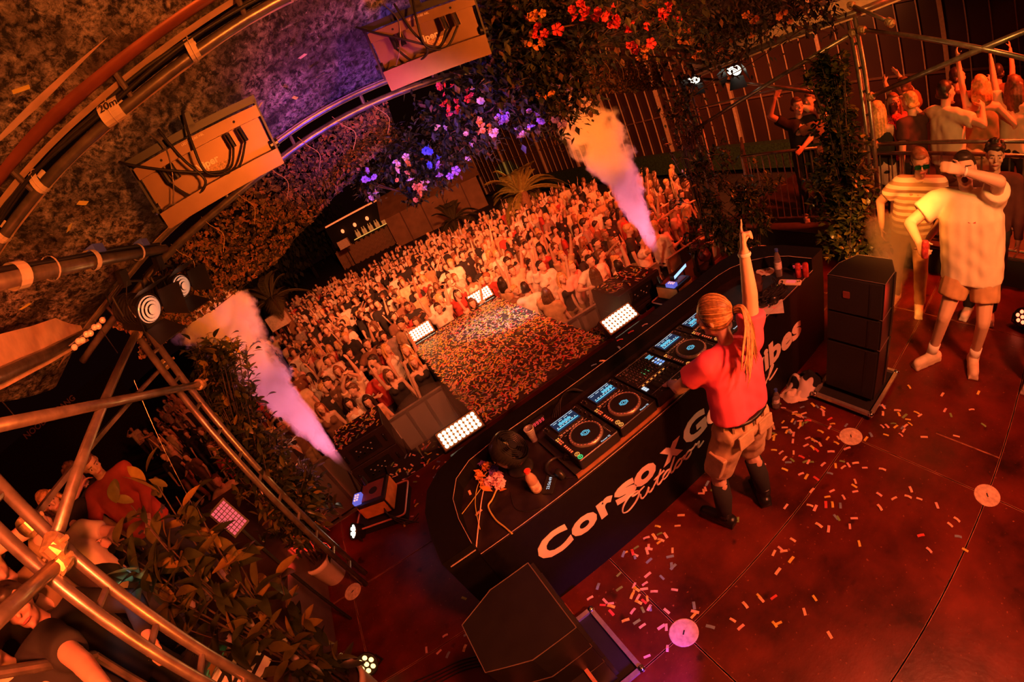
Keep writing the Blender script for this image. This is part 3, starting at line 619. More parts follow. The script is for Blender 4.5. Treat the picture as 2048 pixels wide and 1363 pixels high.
# headphones
def headphones(loc, rz, label):
    e = empty('headphones', loc, rz, label, 'headphones')
    MB().tube([(.075 * math.cos(a), .085 * math.sin(a), .02 + .006 * math.sin(a)) for a in np.linspace(-.3, PI + .3, 22)], [.006 + .006 * math.sin(PI * i / 21) for i in range(22)], 8).build('headband', BLACKPL, e, smooth=True)
    for s in (-1, 1):
        M = T(s * .07, -.045, .035, rz=s * .3) @ Euler((0, PI / 2, 0)).to_matrix().to_4x4()
        q = MB().lathe([(.0005, -.018), (.034, -.016), (.040, 0), (.038, .012), (.024, .016)], 22, M).build('ear_cup', BLACKPL, e, smooth=True)
        MB().lathe([(.038, .004), (.038, .016), (.026, .018), (.024, .012)], 20, M @ Matrix.Scale(-1 if s > 0 else 1, 4, (0, 0, 1)), cap=False).build('cushion', RUBBER, q, smooth=True)
    MB().tube(smoothpath([(-.07, -.08, .012), (-.03, -.15, .005), (.05, -.13, .005), (.12, -.16, .005), (.19, -.12, .005)]), .0028, 5).build('cable', RUBBER, e, smooth=True)
    return e
p = on(1120, 936); headphones((p[0], p[1], TZ), .5, 'black headphones lying between the phone and the first player')
p = on(1530, 605); headphones((p[0], p[1] - .0, TZ + .003), 1.1, 'black headphones on the pale sheet at the right end')
# flowers on the desk
STEMG = mat('yellow_green_stem', (.52, .40, .10), .6); STEMP = mat('pinkish_stem', (.75, .50, .42), .6); LEAFY = mat('orange_leaf', (.72, .34, .06), .6)
PURP = mat('purple_petal', (.24, .10, .62), .6, var=.3); PNK = mat('pink_petal', (.88, .45, .55), .6, var=.25); ORA = mat('orange_petal', (.85, .35, .10), .6)
def petal_blob(b, c, r, n, rng, pr=.017):
    for i in range(n):
        d = Vector((rng.gauss(0, 1), rng.gauss(0, 1), abs(rng.gauss(0, .8)))).normalized(); q = Vector(c) + d * r * rng.uniform(.4, 1); s, t, w = basis(d)
        for k in range(4):
            a = k * PI / 2 + rng.random(); u = s * math.cos(a) + t * math.sin(a); v = w.cross(u)
            b.add([q, q + u * pr * .7 + v * pr * .55 + w * pr * .3, q + u * pr * 1.5 + w * pr * .35, q + u * pr * .7 - v * pr * .55 + w * pr * .3], [(0, 1, 2, 3)])
def cut_flower(label, pts, r, sm, heads, leaves=()):
    P0 = [Vector(on(*p)) + Vector((0, 0, .012)) for p in pts]; e = empty('cut_flower', P0[-1], label=label, cat='flower'); O = P0[-1]
    MB().tube([p - O for p in smoothpath(P0)], r, 6).build('stem', sm, e, smooth=True); rng = random.Random(len(label))
    for (px, py), rad, mm, n in heads:
        b = MB(); c = Vector(on(px, py)) + Vector((0, 0, .02)) - O; petal_blob(b, c, rad * 1.25, int(n * 1.3), rng); b.build('blossom', mm, e)
    for (px, py), (qx, qy) in leaves:
        a, c = Vector(on(px, py)) - O + Vector((0, 0, .015)), Vector(on(qx, qy)) - O + Vector((0, 0, .03)); s, t, w = basis(c - a); L2 = (c - a).length
        MB().add([a, a + w * L2 * .5 + s * L2 * .2 + t * .01, c, a + w * L2 * .5 - s * L2 * .2 + t * .01], [(0, 1, 2), (0, 2, 3)]).build('leaf', LEAFY, e)
cut_flower('pink clustered blossom on a crooked yellow branch lying on the desk', [(997, 975), (986, 1000), (978, 1015), (992, 1040), (1010, 1055), (1026, 1069)], .006, STEMG, [((984, 968), .032, PNK, 22), ((1002, 972), .034, PNK, 24), ((998, 958), .03, PNK, 18)], [((988, 985), (962, 978)), ((1000, 985), (1018, 983))])
cut_flower('purple and orange blossom on a long straight pale pink stem', [(1003, 905), (985, 940), (968, 985), (960, 1040), (954, 1098)], .0045, STEMP, [((962, 928), .030, PURP, 18), ((978, 938), .03, ORA, 18), ((996, 918), .028, ORA, 18), ((1003, 908), .022, PURP, 12)], [((985, 935), (965, 945)), ((995, 925), (1012, 905)), ((975, 955), (958, 958))])
cut_flower('second purple blossom with two thin bent yellow stems', [(976, 945), (958, 970), (952, 1005), (957, 1040), (962, 1060)], .003, STEMG, [((990, 945), .026, PURP, 14), ((962, 955), .022, ORA, 12)], [((968, 950), (950, 945))])
cut_flower('thin bare yellow stem pointing to the desk corner', [(966, 975), (948, 1000), (925, 1030)], .003, STEMG, [((968, 968), .014, ORA, 6)])
# cable loop on the desk
MBt = MB().tube(smoothpath([Vector(on(1022, 985)) + Vector((0, 0, .004)), Vector(on(1030, 1015)) + Vector((0, 0, .004)), Vector(on(1055, 1023)) + Vector((0, 0, .004)), Vector(on(1084, 1016)) + Vector((0, 0, .004))]), .003, 5).build('desk_cable', RUBBER, smooth=True); tag(MBt, 'thin black cable curling to the front edge below the phone', 'cable')
e = empty('cable_bundle', on(1120, 820), label='purple-black cables curving up behind the first two players', cat='cable')
O = Vector(on(1120, 820))
for k in range(5):
    pts = [Vector(on(1105 + 4 * k, 838)) + Vector((0, 0, .01)), Vector(on(1118 + 3 * k, 815)) + Vector((0, 0, .05 + .01 * k)), Vector(on(1148, 795 + 3 * k)) + Vector((0, 0, .09 + .01 * k)), Vector(on(1170 - k, 790)) + Vector((0, 0, .04))]
    MB().tube([p - O for p in smoothpath(pts)], .004, 5).build('cable', RUBBER, e, smooth=True)
# ------------------------------------------------------------------ things on the desk, right
def can(loc, label, grp=None):
    e = empty('drink_can', loc, RNG.random() * 6, label, 'can', grp)
    MB().lathe([(.022, 0), (.0265, .006), (.0265, .118), (.022, .13), (.0215, .133)], 20).build('body', mat('red_can', (.78, .08, .09), .3, .4, .5, 30), e, smooth=True)
    MB().lathe([(.0215, .131), (.0005, .130)], 20, cap=False).build('lid', ALU, e); return e
can(on(1597, 554), 'red drink can, left one of the pair below the LED read-out'); can(on(1612, 553), 'red drink can, right one of the pair below the LED read-out')
can(on(1507, 646), 'red drink can at the desk edge beside the performer')
c, rz, L_ = flat_at((1560, 566), (1600, 567), TZ)
e = empty('game_console', (c.x, c.y, TZ), rz, 'cream handheld games console with a pink screen', 'game console')
MB().rbox((0, 0, .010), (.20, .085, .02), .018).build('body', mat('cream_plastic', (.80, .70, .58), .5), e)
MB().box((.01, 0, .0205), (.085, .052, .001)).build('screen', mat('pink_screen', (.8, .3, .3), .3, emit=(1, .25, .25), es=.25), e)
k = MB(); k.box((-.07, .0, .022), (.022, .007, .004)); k.box((-.07, 0, .022), (.007, .022, .004)); k.build('direction_pad', BLACKPL, e)
for i in range(2): MB().lathe([(.006, 0), (.006, .004), (.0005, .004)], 10, T(.07 + .014 * i, -.006 + .012 * i, .02)).build('button', BLACKPL, e)
c = on(1530, 543); e = empty('round_sticker_plate', (c[0], c[1], TZ), .4, 'round white and red printed disc behind the water bottle', 'disc')
MB().lathe([(.085, 0), (.085, .006), (0.0005, .006)], 32).build('disc', WHITEPL, e)
k = MB(); [k.box((.03 * math.cos(a) - .01, .045 * math.sin(a), .0066), (.05, .010, .001), Matrix.Rotation(a, 4, 'Z')) for a in (0, .8, 1.9, 2.7)]; k.build('print', mat('dark_red_print', (.35, .04, .05), .5), e)
c, rz, L_ = flat_at((1500, 612), (1560, 618), TZ)
e = empty('paper_sheet', (c.x, c.y, TZ), rz + .35, 'pale sheet of paper under the right headphones', 'paper'); MB().box((0, 0, .001), (.30, .21, .002)).build('sheet', WHITEPL, e)
k = MB(); [k.box((-.1 + .035 * i, .03 * math.sin(i * 2), .0023), (.03, .02, .0006)) for i in range(6)]; k.build('print', mat('pink_print', (.85, .35, .35), .5), e)['kind'] = 'stuff'
c = on(1518, 580); e = empty('folded_bag', (c[0], c[1] + .05, TZ), .5, 'dark brown pouch slumped on the desk below the raised arm', 'bag')
b = MB(); b.rbox((0, 0, .055), (.20, .15, .11), .04); o = b.build('pouch', mat('dark_brown_cloth', (.09, .035, .03), .8, bump=.5), e); autosmooth(o, 60)
MB().tube(smoothpath([(-.08, -.07, .08), (0, -.11, .12), (.08, -.07, .08)]), .006, 6).build('strap', BLACKM, e)
e = empty('cable_bundle', on(1545, 592), label='tangled black cables and plugs around the right headphones', cat='cable'); O = Vector(on(1545, 592)); rng = random.Random(11)
for k in range(9):
    pts = [Vector((rng.uniform(-.22, .22), rng.uniform(-.10, .12), .008 + .05 * rng.random())) for _ in range(5)]
    MB().tube(smoothpath(pts), .0045, 5).build('cable', RUBBER, e, smooth=True)
for k in range(5): MB().cyl((rng.uniform(-.2, .2), rng.uniform(-.1, .1), .02), (rng.uniform(-.2, .2), rng.uniform(-.1, .1), .03), .006, n=6).build('plug', CHROME, e)
c = on(1560, 574); e = empty('marker_pen', (c[0] - .05, c[1] + .02, TZ), .2, 'thin green pen in front of the water bottle', 'pen'); MB().cyl((-.08, 0, .006), (.08, 0, .006), .0045, n=8).build('barrel', mat('green_pen', (.35, .7, .2), .5), e); MB().cyl((.08, 0, .006), (.11, 0, .006), .003, n=8).build('tip', BLACKPL, e)
# ------------------------------------------------------------------ people
def proj(P):
    v = CAMR @ (np.array(P, float) - CAMC); n_ = np.linalg.norm(v); th = math.acos(max(-1, min(1, v[2] / n_))); r = 2 * FPX * math.tan(th / 2); k = math.hypot(v[0], v[1])
    return 1024 + r * v[0] / k, 681.5 + r * v[1] / k
FUSE = []   # (object, part list) filled in one go at the end
def fuse_later(o, mb, voxel, it=4, wrinkle=0.0, seed=0.0): FUSE.append(([(o, mb, voxel, it, wrinkle, seed)], None))
def run_fuse():
    tmp = bpy.data.collections.new('tmp'); SC.collection.children.link(tmp); jobs = []
    for items, target in FUSE:
        for (o, mb, voxel, it, wr, sd) in items:
            t = bpy.data.objects.new('t', mb.mesh('t')); tmp.objects.link(t)
            m = t.modifiers.new('r', 'REMESH'); m.mode = 'VOXEL'; m.voxel_size = voxel
            s = t.modifiers.new('s', 'SMOOTH'); s.iterations = it; s.factor = .6
            jobs.append((t, o, wr, sd, target))
    bpy.context.view_layer.update(); dg = bpy.context.evaluated_depsgraph_get(); out = {}
    for t, o, wr, sd, target in jobs:
        me = bpy.data.meshes.new_from_object(t.evaluated_get(dg))
        n = len(me.vertices); co = np.empty(n * 3); me.vertices.foreach_get('co', co); co = co.reshape(-1, 3)
        if wr and n:
            no = np.empty(n * 3); me.vertices.foreach_get('normal', no); no = no.reshape(-1, 3); q = co * 1.0 + sd
            u = q[:, 0] + q[:, 1] * .7; v_ = q[:, 2]; w = np.sin(v_ * 19 + u * 17 + 3.0 * np.sin(u * 8 + 1.3 * sd) + 2 * np.sin(v_ * 6)) * (.5 + .5 * np.sin(u * 9 - v_ * 7 + sd)) + .45 * np.sin(u * 31 - v_ * 24 + 3 * np.sin(v_ * 9 + sd)) + .3 * np.sin(v_ * 47 + 5 * np.sin(u * 13))
            co = co + no * (w * wr)[:, None]; me.vertices.foreach_set('co', co.ravel())
        me.polygons.foreach_set('use_smooth', [True] * len(me.polygons))
        if isinstance(o, tuple):     # one slot of a joined figure
            out.setdefault(o[0], []).append((o[1], me))
        else:
            for mm in o.data.materials: me.materials.append(mm)
            me.name = o.name; old = o.data; o.data = me; me.update()
    for t, *_ in jobs: bpy.data.objects.remove(t)
    bpy.data.collections.remove(tmp)
    return out
def ik(a, t, l1, l2, pole):
    a, t, pole = Vector(a), Vector(t), Vector(pole); d = t - a; L = min(d.length, (l1 + l2) * .999); u = d.normalized()
    x = (l1 * l1 - l2 * l2 + L * L) / (2 * L); h = math.sqrt(max(0, l1 * l1 - x * x)); p = pole - u * pole.dot(u)
    p = p.normalized() if p.length > 1e-5 else basis(u)[0]
    return a + u * x + p * h, a + u * L
CURL = {'open': (.12, .15), 'relaxed': (.45, .55), 'fist': (1.5, 1.6), 'grip': (1.0, 1.1), 'point': (1.4, 1.5)}
def hand(b, wrist, d, n_, side, pose, r=.0092):
    """palm and five fingers; d points along the hand, n_ out of the back of the hand"""
    d = Vector(d).normalized(); n_ = Vector(n_); n_ = (n_ - d * n_.dot(d)).normalized(); s = d.cross(n_).normalized() * side
    W = Vector(wrist)
    for k in range(4): b.cap(W + s * (.012 - .008 * k), W + d * .085 + s * (.030 - .020 * k), .017, .0135, 7)
    c1, c2 = CURL[pose]
    for k, L in enumerate((.068, .078, .072, .056)):
        a1, a2 = (c1, c2) if not (pose == 'point' and k == 0) else (.05, .05)
        base = W + d * .085 + s * (.030 - .020 * k); spread = s * (.12 - .08 * k) * (1.0 if pose == 'open' else .3)
        e1 = (d * math.cos(a1) - n_ * math.sin(a1) + spread).normalized(); p1 = base + e1 * L * .55
        e2 = (d * math.cos(a1 + a2) - n_ * math.sin(a1 + a2) + spread).normalized(); b.cap(base, p1, r, r * .95, 6); b.cap(p1, p1 + e2 * L * .5, r * .95, r * .8, 6)
    t0 = W + d * .025 + s * .028; e = (d * .55 + s * .75 - n_ * (.25 if pose == 'open' else .6)).normalized(); t1 = t0 + e * .042
    e2 = (d * .8 + s * .3 - n_ * (.2 if pose == 'open' else .7)).normalized(); b.cap(t0, t1, .013, .010, 6); b.cap(t1, t1 + e2 * .032, .010, .008, 6)
HAIRM = {'dark': mat('hair_dark', (.035, .022, .016), .45, var=.4, scale=40), 'brown': mat('hair_brown', (.13, .065, .032), .45, var=.4, scale=40), 'blond': mat('hair_blond', (.62, .36, .14), .45, var=.4, scale=40), 'grey': mat('hair_auburn', (.28, .11, .05), .45, var=.3, scale=40)}
def skeleton(p):
    """joints of a 1.75 m figure, facing +y, standing at the origin"""
    fem = p.get('fem', False); sw = .160 if fem else .185; ln = Vector((*p.get('lean', (0, 0)), 0)); hs = Vector((*p.get('hip', (0, 0)), p.get('drop', 0)))
    tw = p.get('twist', 0.0); J = {}
    J['pel'] = Vector((0, 0, .95)) + hs; J['chest'] = Vector((0, .005, 1.24)) + hs + ln * .6; dz = -ln.length_squared * .45
    J['neck'] = Vector((0, -.01, 1.445 + dz)) + hs + ln; J['head'] = J['neck'] + Vector((0, .025, .175)) + ln * .22 + Vector((*p.get('hoff', (0, 0)), p.get('hz', 0)))
    R = Matrix.Rotation(tw, 3, 'Z')
    for s, k in ((-1, 'L'), (1, 'R')):
        J['sh' + k] = J['neck'] + R @ Vector((s * sw, 0, -.045)); J['hip' + k] = J['pel'] + Vector((s * .088, 0, -.03))
    a = p.get('arms', {}); PD = {'L': (-.6, -.7, -.3), 'R': (.6, -.7, -.3)}
    for s, k in ((-1, 'L'), (1, 'R')):
        w, pole = a.get(k, ((s * .26, .10, .88), PD[k]))
        J['el' + k], J['wr' + k] = ik(J['sh' + k], w, .285, .25, pole)
    f = p.get('feet', {})
    for s, k in ((-1, 'L'), (1, 'R')):
        q = Vector(f.get(k, (s * .11, 0, 0))); J['foot' + k] = q; J['kn' + k], J['an' + k] = ik(J['hip' + k], q + Vector((0, -.02, .085)), .43, .43, (s * .15, 1, 0))
    y, pt, rl = p.get('look', (0, 0, 0)); J['HM'] = Matrix.Translation(J['head']) @ Euler((pt, rl, y), 'XYZ').to_matrix().to_4x4()
    return J
def body_mb(p, J, fine=True):
    b = MB(); g = p.get('girth', 1.0); fem = p.get('fem', False); HM = J['HM']; n = 10 if fine else 7
    b.cap(J['hipL'], J['hipR'], .10 * g, n=n)
    for s in (-1, 1): b.cap(J['pel'] + Vector((s * .055, 0, .02)), J['chest'] + Vector((s * .075, 0, .03)), (.088 if fem else .096) * g, .098 * g, n)
    b.cap(J['shL'].lerp(J['shR'], .15), J['shL'].lerp(J['shR'], .85), .066 * g, n=n); b.ell(J['chest'] + Vector((0, .03, .06)), (.13 * g, .085 * g, .11), nu=n, nv=6)
    if fem:
        for s in (-1, 1): b.ell(J['chest'] + Vector((s * .07, .085, .06)), (.058, .055, .058), nu=8, nv=6)
    b.cap(J['neck'] + Vector((0, 0, -.05)), HM @ Vector((0, -.015, -.06)), .056 if not fem else .048, .05 if not fem else .044, n)
    b.ell((0, -.004, .016), (.075, .096, .100), HM, n + 4, 10); b.ell((0, .026, -.055), (.056, .060, .058), HM, n, 6)
    if fine:
        b.cap((0, .088, .022), (0, .107, -.014), .009, .0135, 6, HM); b.cap((-.034, .080, .034), (.034, .080, .034), .013, n=6, M=HM)
        b.cap((-.017, .086, -.050), (.017, .086, -.050), .009, n=6, M=HM); b.ell((0, .075, -.088), (.022, .02, .02), HM, 8, 5)
        for s in (-1, 1): b.ell((s * .076, -.008, .002), (.010, .020, .031), HM, 8, 6); b.ell((s * .042, .062, -.018), (.024, .024, .022), HM, 8, 6)
    for s, k in ((-1, 'L'), (1, 'R')):
        m = p.get('arm', .044 if fem else .052) * (g**.5)
        b.ell(J['sh' + k], (m * 1.15,) * 3, nu=n, nv=6); b.cap(J['sh' + k], J['el' + k], m, m * .82, n); b.cap(J['el' + k], J['wr' + k], m * .84, .027, n)
        fd = J['wr' + k] - J['el' + k]; u = (J['el' + k] - J['sh' + k]); d = fd.normalized(); hd = p.get('hands', {}).get(k, ('relaxed', None))
        nn = Vector(hd[1]) if hd[1] is not None else Vector((s * 1.0, 0, .3)); d2 = (d + Vector(hd[2])).normalized() if len(hd) > 2 else d
        if fine: hand(b, J['wr' + k], d2, nn, -s, hd[0])
        else: b.cap(J['wr' + k], J['wr' + k] + d2 * .11, .03, .026, 6)
        l = (.082 if fem else .086) * (g**.5); b.cap(J['hip' + k], J['kn' + k], l, .056, n); b.cap(J['kn' + k], J['an' + k], .055, .038, n); b.ell(J['kn' + k].lerp(J['an' + k], .32) + Vector((0, -.022, 0)), (.045, .045, .09), nu=8, nv=6)
        a = p.get('toe', {}).get(k, -s * -.15); t = Vector((math.sin(a), math.cos(a), 0)); F = J['foot' + k]
        b.cap(F + Vector((0, 0, .045)) - t * .05, F + Vector((0, 0, .035)) + t * .14, .04, .034, n)
    return b
def top_mb(p, J, style, fine=True):
    b = MB(); g = p.get('girth', 1.0); n = 12 if fine else 8; loose = p.get('loose', 1.0); fem = p.get('fem', False)
    hem = p.get('hem', -.10); w = .105 * g * loose + .012
    if style == 'tank': w = .100 * g + .010
    for s in (-1, 0, 1):
        b.cyl(J['pel'] + Vector((s * .07 * g, 0, hem)), J['chest'] + Vector((s * .078, 0, .06)), w * 1.02, w, n=n); b.cap(J['chest'] + Vector((s * .078, 0, .0)), J['chest'] + Vector((s * .07, 0, .08)), w, w * .95, n)
    if fem:
        for s in (-1, 1): b.ell(J['chest'] + Vector((s * .07, .09, .06)), (.064, .062, .064), nu=8, nv=6)
    if style != 'tank':
        b.cap(J['shL'].lerp(J['shR'], .04) , J['shL'].lerp(J['shR'], .96), .080 * g, n=n)
        b.cap(J['chest'].lerp(J['neck'], .6), J['neck'] + Vector((0, 0, -.02)), .10, .066, n)
        for k in 'LR':
            q = J['sh' + k].lerp(J['el' + k], .62); b.ell(J['sh' + k], (.078,) * 3, nu=n, nv=6)
            if style == 'long': b.cap(J['sh' + k], J['el' + k], .072, .060, n); b.cyl(J['el' + k], J['el' + k].lerp(J['wr' + k], .93), .060, .046, n=n); b.ell(J['el' + k], (.06,) * 3, nu=8, nv=6)
            else: b.cyl(J['sh' + k], q, .074 * loose, .078 * loose, n=n)
    else:
        for s in (-1, 1): b.cap(J['chest'] + Vector((s * .08, .05, .06)), J['neck'] + Vector((s * .085, -.005, -.002)), .03, .022, 8); b.cap(J['chest'] + Vector((s * .08, -.05, .06)), J['neck'] + Vector((s * .085, -.005, -.002)), .03, .022, 8)
    return b
def bottom_mb(p, J, style, fine=True):
    b = MB(); g = p.get('girth', 1.0); n = 12 if fine else 8
    b.cap(J['hipL'], J['hipR'], .116 * g, n=n); b.cyl(J['pel'] + Vector((-.05, 0, -.02)), J['pel'] + Vector((-.045, 0, .09)), .105 * g, .10 * g, n=n); b.cyl(J['pel'] + Vector((.05, 0, -.02)), J['pel'] + Vector((.045, 0, .09)), .105 * g, .10 * g, n=n)
    for k in 'LR':
        if style == 'shorts': q = J['hip' + k].lerp(J['kn' + k], p.get('shortlen', .85)); b.cyl(J['hip' + k], q, .108 * g, .098 * g, n=n); b.ell(J['hip' + k], (.108 * g,) * 3, nu=n, nv=6)
        elif style == 'skirt': b.cyl(J['hip' + k] + Vector((0, 0, .05)), J['hip' + k].lerp(J['kn' + k], .5), .11, .14, n=n)
        else: b.cap(J['hip' + k], J['kn' + k], .104 * g, .075, n); b.cyl(J['kn' + k], J['an' + k], .074, .062, n=n); b.ell(J['kn' + k], (.075,) * 3, nu=8, nv=6)
    return b
def shoe_mb(p, J, k, tall=0.0):
    b = MB(); s = -1 if k == 'L' else 1; a = p.get('toe', {}).get(k, s * .15); t = Vector((math.sin(a), math.cos(a), 0)); F = J['foot' + k]
    b.cap(F + Vector((0, 0, .05)) - t * .06, F + Vector((0, 0, .048)) + t * .15, .052, .044, 12); b.box((0, 0, 0), (.088, .285, .026), frame(F + t * .045 + Vector((0, 0, .013)), t.cross(Vector((0, 0, 1))), t, Vector((0, 0, 1))))
    b.cyl(F + Vector((0, 0, .05)) - t * .02, J['an' + k] + Vector((0, 0, .02 + tall)), .052, .05, n=12)
    return b
def hair_mb(p, J, style, fine=True):
    b = MB(); HM = J['HM']; n = 12 if fine else 8; rng = random.Random(len(style) * 7 + int(abs(J['head'].x) * 100))
    if style in ('bald',): b.ell((0, -.035, .03), (.074, .07, .088), HM, n, 7); return b
    b.ell((0, -.022, .034), (.082, .092, .100), HM, n, 8); b.ell((0, .035, .088), (.060, .052, .032), HM, n, 6)
    if style == 'short': b.cap((-.06, -.06, -.03), (.06, -.06, -.03), .035, n=8, M=HM)
    if style == 'curly':
        for i in range(46 if fine else 14):
            a, c = rng.uniform(0, 2 * PI), rng.uniform(.05, 1.0); r = math.sqrt(1 - min(.99, c * c)); q = (.088 * r * math.cos(a), -.018 + .092 * r * math.sin(a), .035 + .105 * c)
            if not (q[1] > .05 and q[2] < .075): b.ell(q, (.019,) * 3, HM, 6, 5)
    if style in ('long', 'pony', 'bun', 'braid'):
        b.cap((-.06, -.05, -.03), (.06, -.05, -.03), .038, n=8, M=HM)
    if style == 'long':
        L = p.get('hairlen', .30)
        for x in (-.075, -.045, -.015, .015, .045, .075): b.tube([HM @ Vector((x, -.07 + abs(x) * .4, .04)), HM @ Vector((x * 1.15, -.105 + abs(x) * .5, -.08)), HM @ Vector((x * 1.2, -.10 + abs(x) * .4, -.08 - L * .5)), HM @ Vector((x * .9, -.09 + abs(x) * .3, -.08 - L))], [.030, .032, .026, .008], 7)
        for s in (-1, 1): b.tube([HM @ Vector((s * .070, .02, .07)), HM @ Vector((s * .086, .01, -.02)), HM @ Vector((s * .088, .015, -.12)), HM @ Vector((s * .075, .02, -.10 - L * .5))], [.018, .020, .020, .006], 7)
    if style == 'bun': b.ell((0, -.085, .095), (.045,) * 3, HM, 8, 6)
    if style == 'braid': b.tube([HM @ Vector((0, -.09, 0)), HM @ Vector((0, -.12, -.1)), HM @ Vector((.01, -.11, -.22)), HM @ Vector((0, -.10, -.34))], [.035, .032, .026, .010], 8)
    return b
def face_bits(p, J, e, O, smile=False):
    HM = Matrix.Translation(-O) @ J['HM']; W = mat('eye_white', (.80, .74, .70), .3); D = mat('eye_dark', (.03, .02, .015), .2); LIP = mat('lip', (.52, .14, .12), .5); BROW = p['hairmat']
    for s in (-1, 1):
        q = MB().ell((s * .033, .0795, .012), (.0155, .010, .0085), HM, 8, 6).build('eye', W, e, smooth=True); MB().ell((s * .033, .0875, .012), (.0065, .004, .0065), HM, 8, 6).build('iris', D, q, smooth=True)
        MB().cap((s * .016, .0925, .036), (s * .05, .082, .037), .0048, .0035, 6, HM).build('eyebrow', BROW, e)
    if smile == 'open': MB().ell((0, .088, -.055), (.024, .010, .022), HM, 10, 6).build('mouth', mat('mouth_dark', (.10, .02, .02), .6), e, smooth=True)
    else:
        q = MB().tube([HM @ Vector((x, .0945 - 8 * x * x, -.052 + (7 * x * x if smile else 0))) for x in (-.026, -.014, 0, .014, .026)], [.003, .006, .007, .006, .003], 6).build('mouth', LIP, e, smooth=True)
        if smile: MB().tube([HM @ Vector((x, .099 - 8 * x * x, -.051 + 7 * x * x)) for x in (-.016, 0, .016)], .003, 5).build('teeth', WHITEPL, q)
def person(label, loc, rz, h=1.75, group=None, voxel=.011, face=True, top=('tee', None), bottom=('trousers', None), hair='short', shoes=None, skin=0, smile=False, wr=.004, **p):
    """a figure with one continuous body; hair and clothing are parts"""
    p.setdefault('hairmat', HAIRM['dark']); J = skeleton(p); e = empty('person', loc, rz, label, 'person', group); e.scale = (h / 1.75,) * 3; O = Vector((0, 0, 0))
    def part(name, mb, m, vx, it=4, w=0.0):
        o = MB().build(name, m, e); fuse_later(o, mb, vx, it, w, RNG.random() * 9); return o
    part('body', body_mb(p, J), SKINS[skin], voxel * .8, 3)
    tm = top[1] or BLACKM
    if top[0] not in ('none',): part({'tee': 't_shirt', 'long': 'shirt', 'tank': 'tank_top'}[top[0]], top_mb(p, J, top[0]), tm, voxel, 12, wr)
    part({'shorts': 'shorts', 'skirt': 'skirt', 'trousers': 'trousers'}[bottom[0]], bottom_mb(p, J, bottom[0]), bottom[1] or BLACKM, voxel, 4, wr)
    if hair: part('hair', hair_mb(p, J, hair), p['hairmat'], voxel * .8, 2, .003)
    for k in 'LR': part('shoe', shoe_mb(p, J, k, p.get('boot', 0)), shoes or WHITEPL, voxel, 3)
    if face: face_bits(p, J, e, O, smile)
    e['J'] = 0; del e['J']; return e, J
CREAM = mat('cream_cotton', (.78, .66, .50), .85, var=.08); WHITEC = mat('white_cotton', (.82, .78, .74), .85, var=.06); BLACKC = mat('black_cotton', (.020, .018, .018), .9); BEIGE = mat('beige_canvas', (.56, .40, .24), .85, var=.14, scale=16, bump=.3); DENIM = mat('dark_denim', (.06, .07, .12), .9); REDCL = mat('dark_red_cloth', (.32, .05, .035), .85); PINKC = mat('hot_pink_cotton', (.88, .10, .20), .8, var=.06); KHAKI = mat('khaki_cloth', (.40, .30, .17), .9); GREYC = mat('grey_cloth', (.25, .23, .22), .9); BOOT = mat('black_leather', (.012, .011, .011), .35); SNEAK = mat('cream_sneaker', (.70, .58, .44), .7); OLIVE = mat('olive_cloth', (.24, .17, .08), .9); BROWNC = mat('brown_cloth', (.20, .09, .05), .9)
# --- the performer behind the desk
djx, djy, djr = 1.42, 1.14, -.12
p = dict(fem=True, arm=.052, hairmat=HAIRM['blond'], lean=(.035, .075), twist=-.12, hoff=(-.02, .03), look=(.45, -.25, .0), hem=.075, loose=1.02, shortlen=.93, girth=1.04,
         arms={'L': ((-.135, .47, 1.075), (-1.0, -.45, -.1)), 'R': ((.235, .05, 1.955), (.25, -1, .0))}, hands={'L': ('open', (-.1, -.2, 1), (-.2, .25, -.12)), 'R': ('point', (-.6, .6, .2), (.25, .1, .35))},
         feet={'L': (-.20, .03, 0), 'R': (.15, -.03, 0)}, toe={'L': -.35, 'R': .45})
dj, J = person('performer in hot pink t-shirt and beige cargo shorts, arm raised, seen from behind', (djx, djy, 0), djr, 1.70, top=('tee', PINKC), bottom=('shorts', BEIGE), hair=None, shoes=BOOT, boot=.05, voxel=.009, wr=.005, **p)
def dpart(name, b, m, smooth=True): return b.build(name, m, dj, smooth=smooth)
for k in 'LR':      # knee-high black socks
    b = MB(); a, c = J['an' + k], J['kn' + k]; b.tube([a, a.lerp(c, .45) + Vector((0, -.012, 0)), a.lerp(c, .78)], [.05, .066, .062], 14); dpart('sock', b, BLACKC)
b = MB(); b.tube([J['pel'] + Vector((.172 * math.cos(a), 0.122 * math.sin(a), .085)) for a in np.linspace(0, 2 * PI, 25)], .016, 6); dpart('belt', b, BOOT)
for k, s in (('L', -1), ('R', 1)):
    q = J['hip' + k].lerp(J['kn' + k], .55); w = (J['kn' + k] - J['hip' + k]).normalized(); M = frame(q + Vector((s * .095, -.03, 0)), Vector((0, 1, 0)), -w, Vector((s, 0, 0)))
    o = dpart('cargo_pocket', MB().rbox((0, 0, 0), (.13, .17, .035), .012, M), BEIGE, False); dpart('pocket_flap', MB().rbox((0, .075, .012), (.138, .05, .03), .01, M), BEIGE, False).parent = o
    M = frame(J['pel'] + Vector((s * .085, -.118, -.035)), Vector((1, 0, 0)), Vector((0, .08, 1)), Vector((0, -1, .1))); dpart('back_pocket', MB().rbox((0, 0, .004), (.12, .10, .016), .008, M), BEIGE, False)
for k in range(7):
    a = -PI * (k + .5) / 7; dpart('belt_loop', MB().box((0, 0, 0), (.014, .012, .055), T(J['pel'].x + .178 * math.cos(a), J['pel'].y + .128 * math.sin(a), J['pel'].z + .062, rz=a + PI / 2)), BEIGE, False)
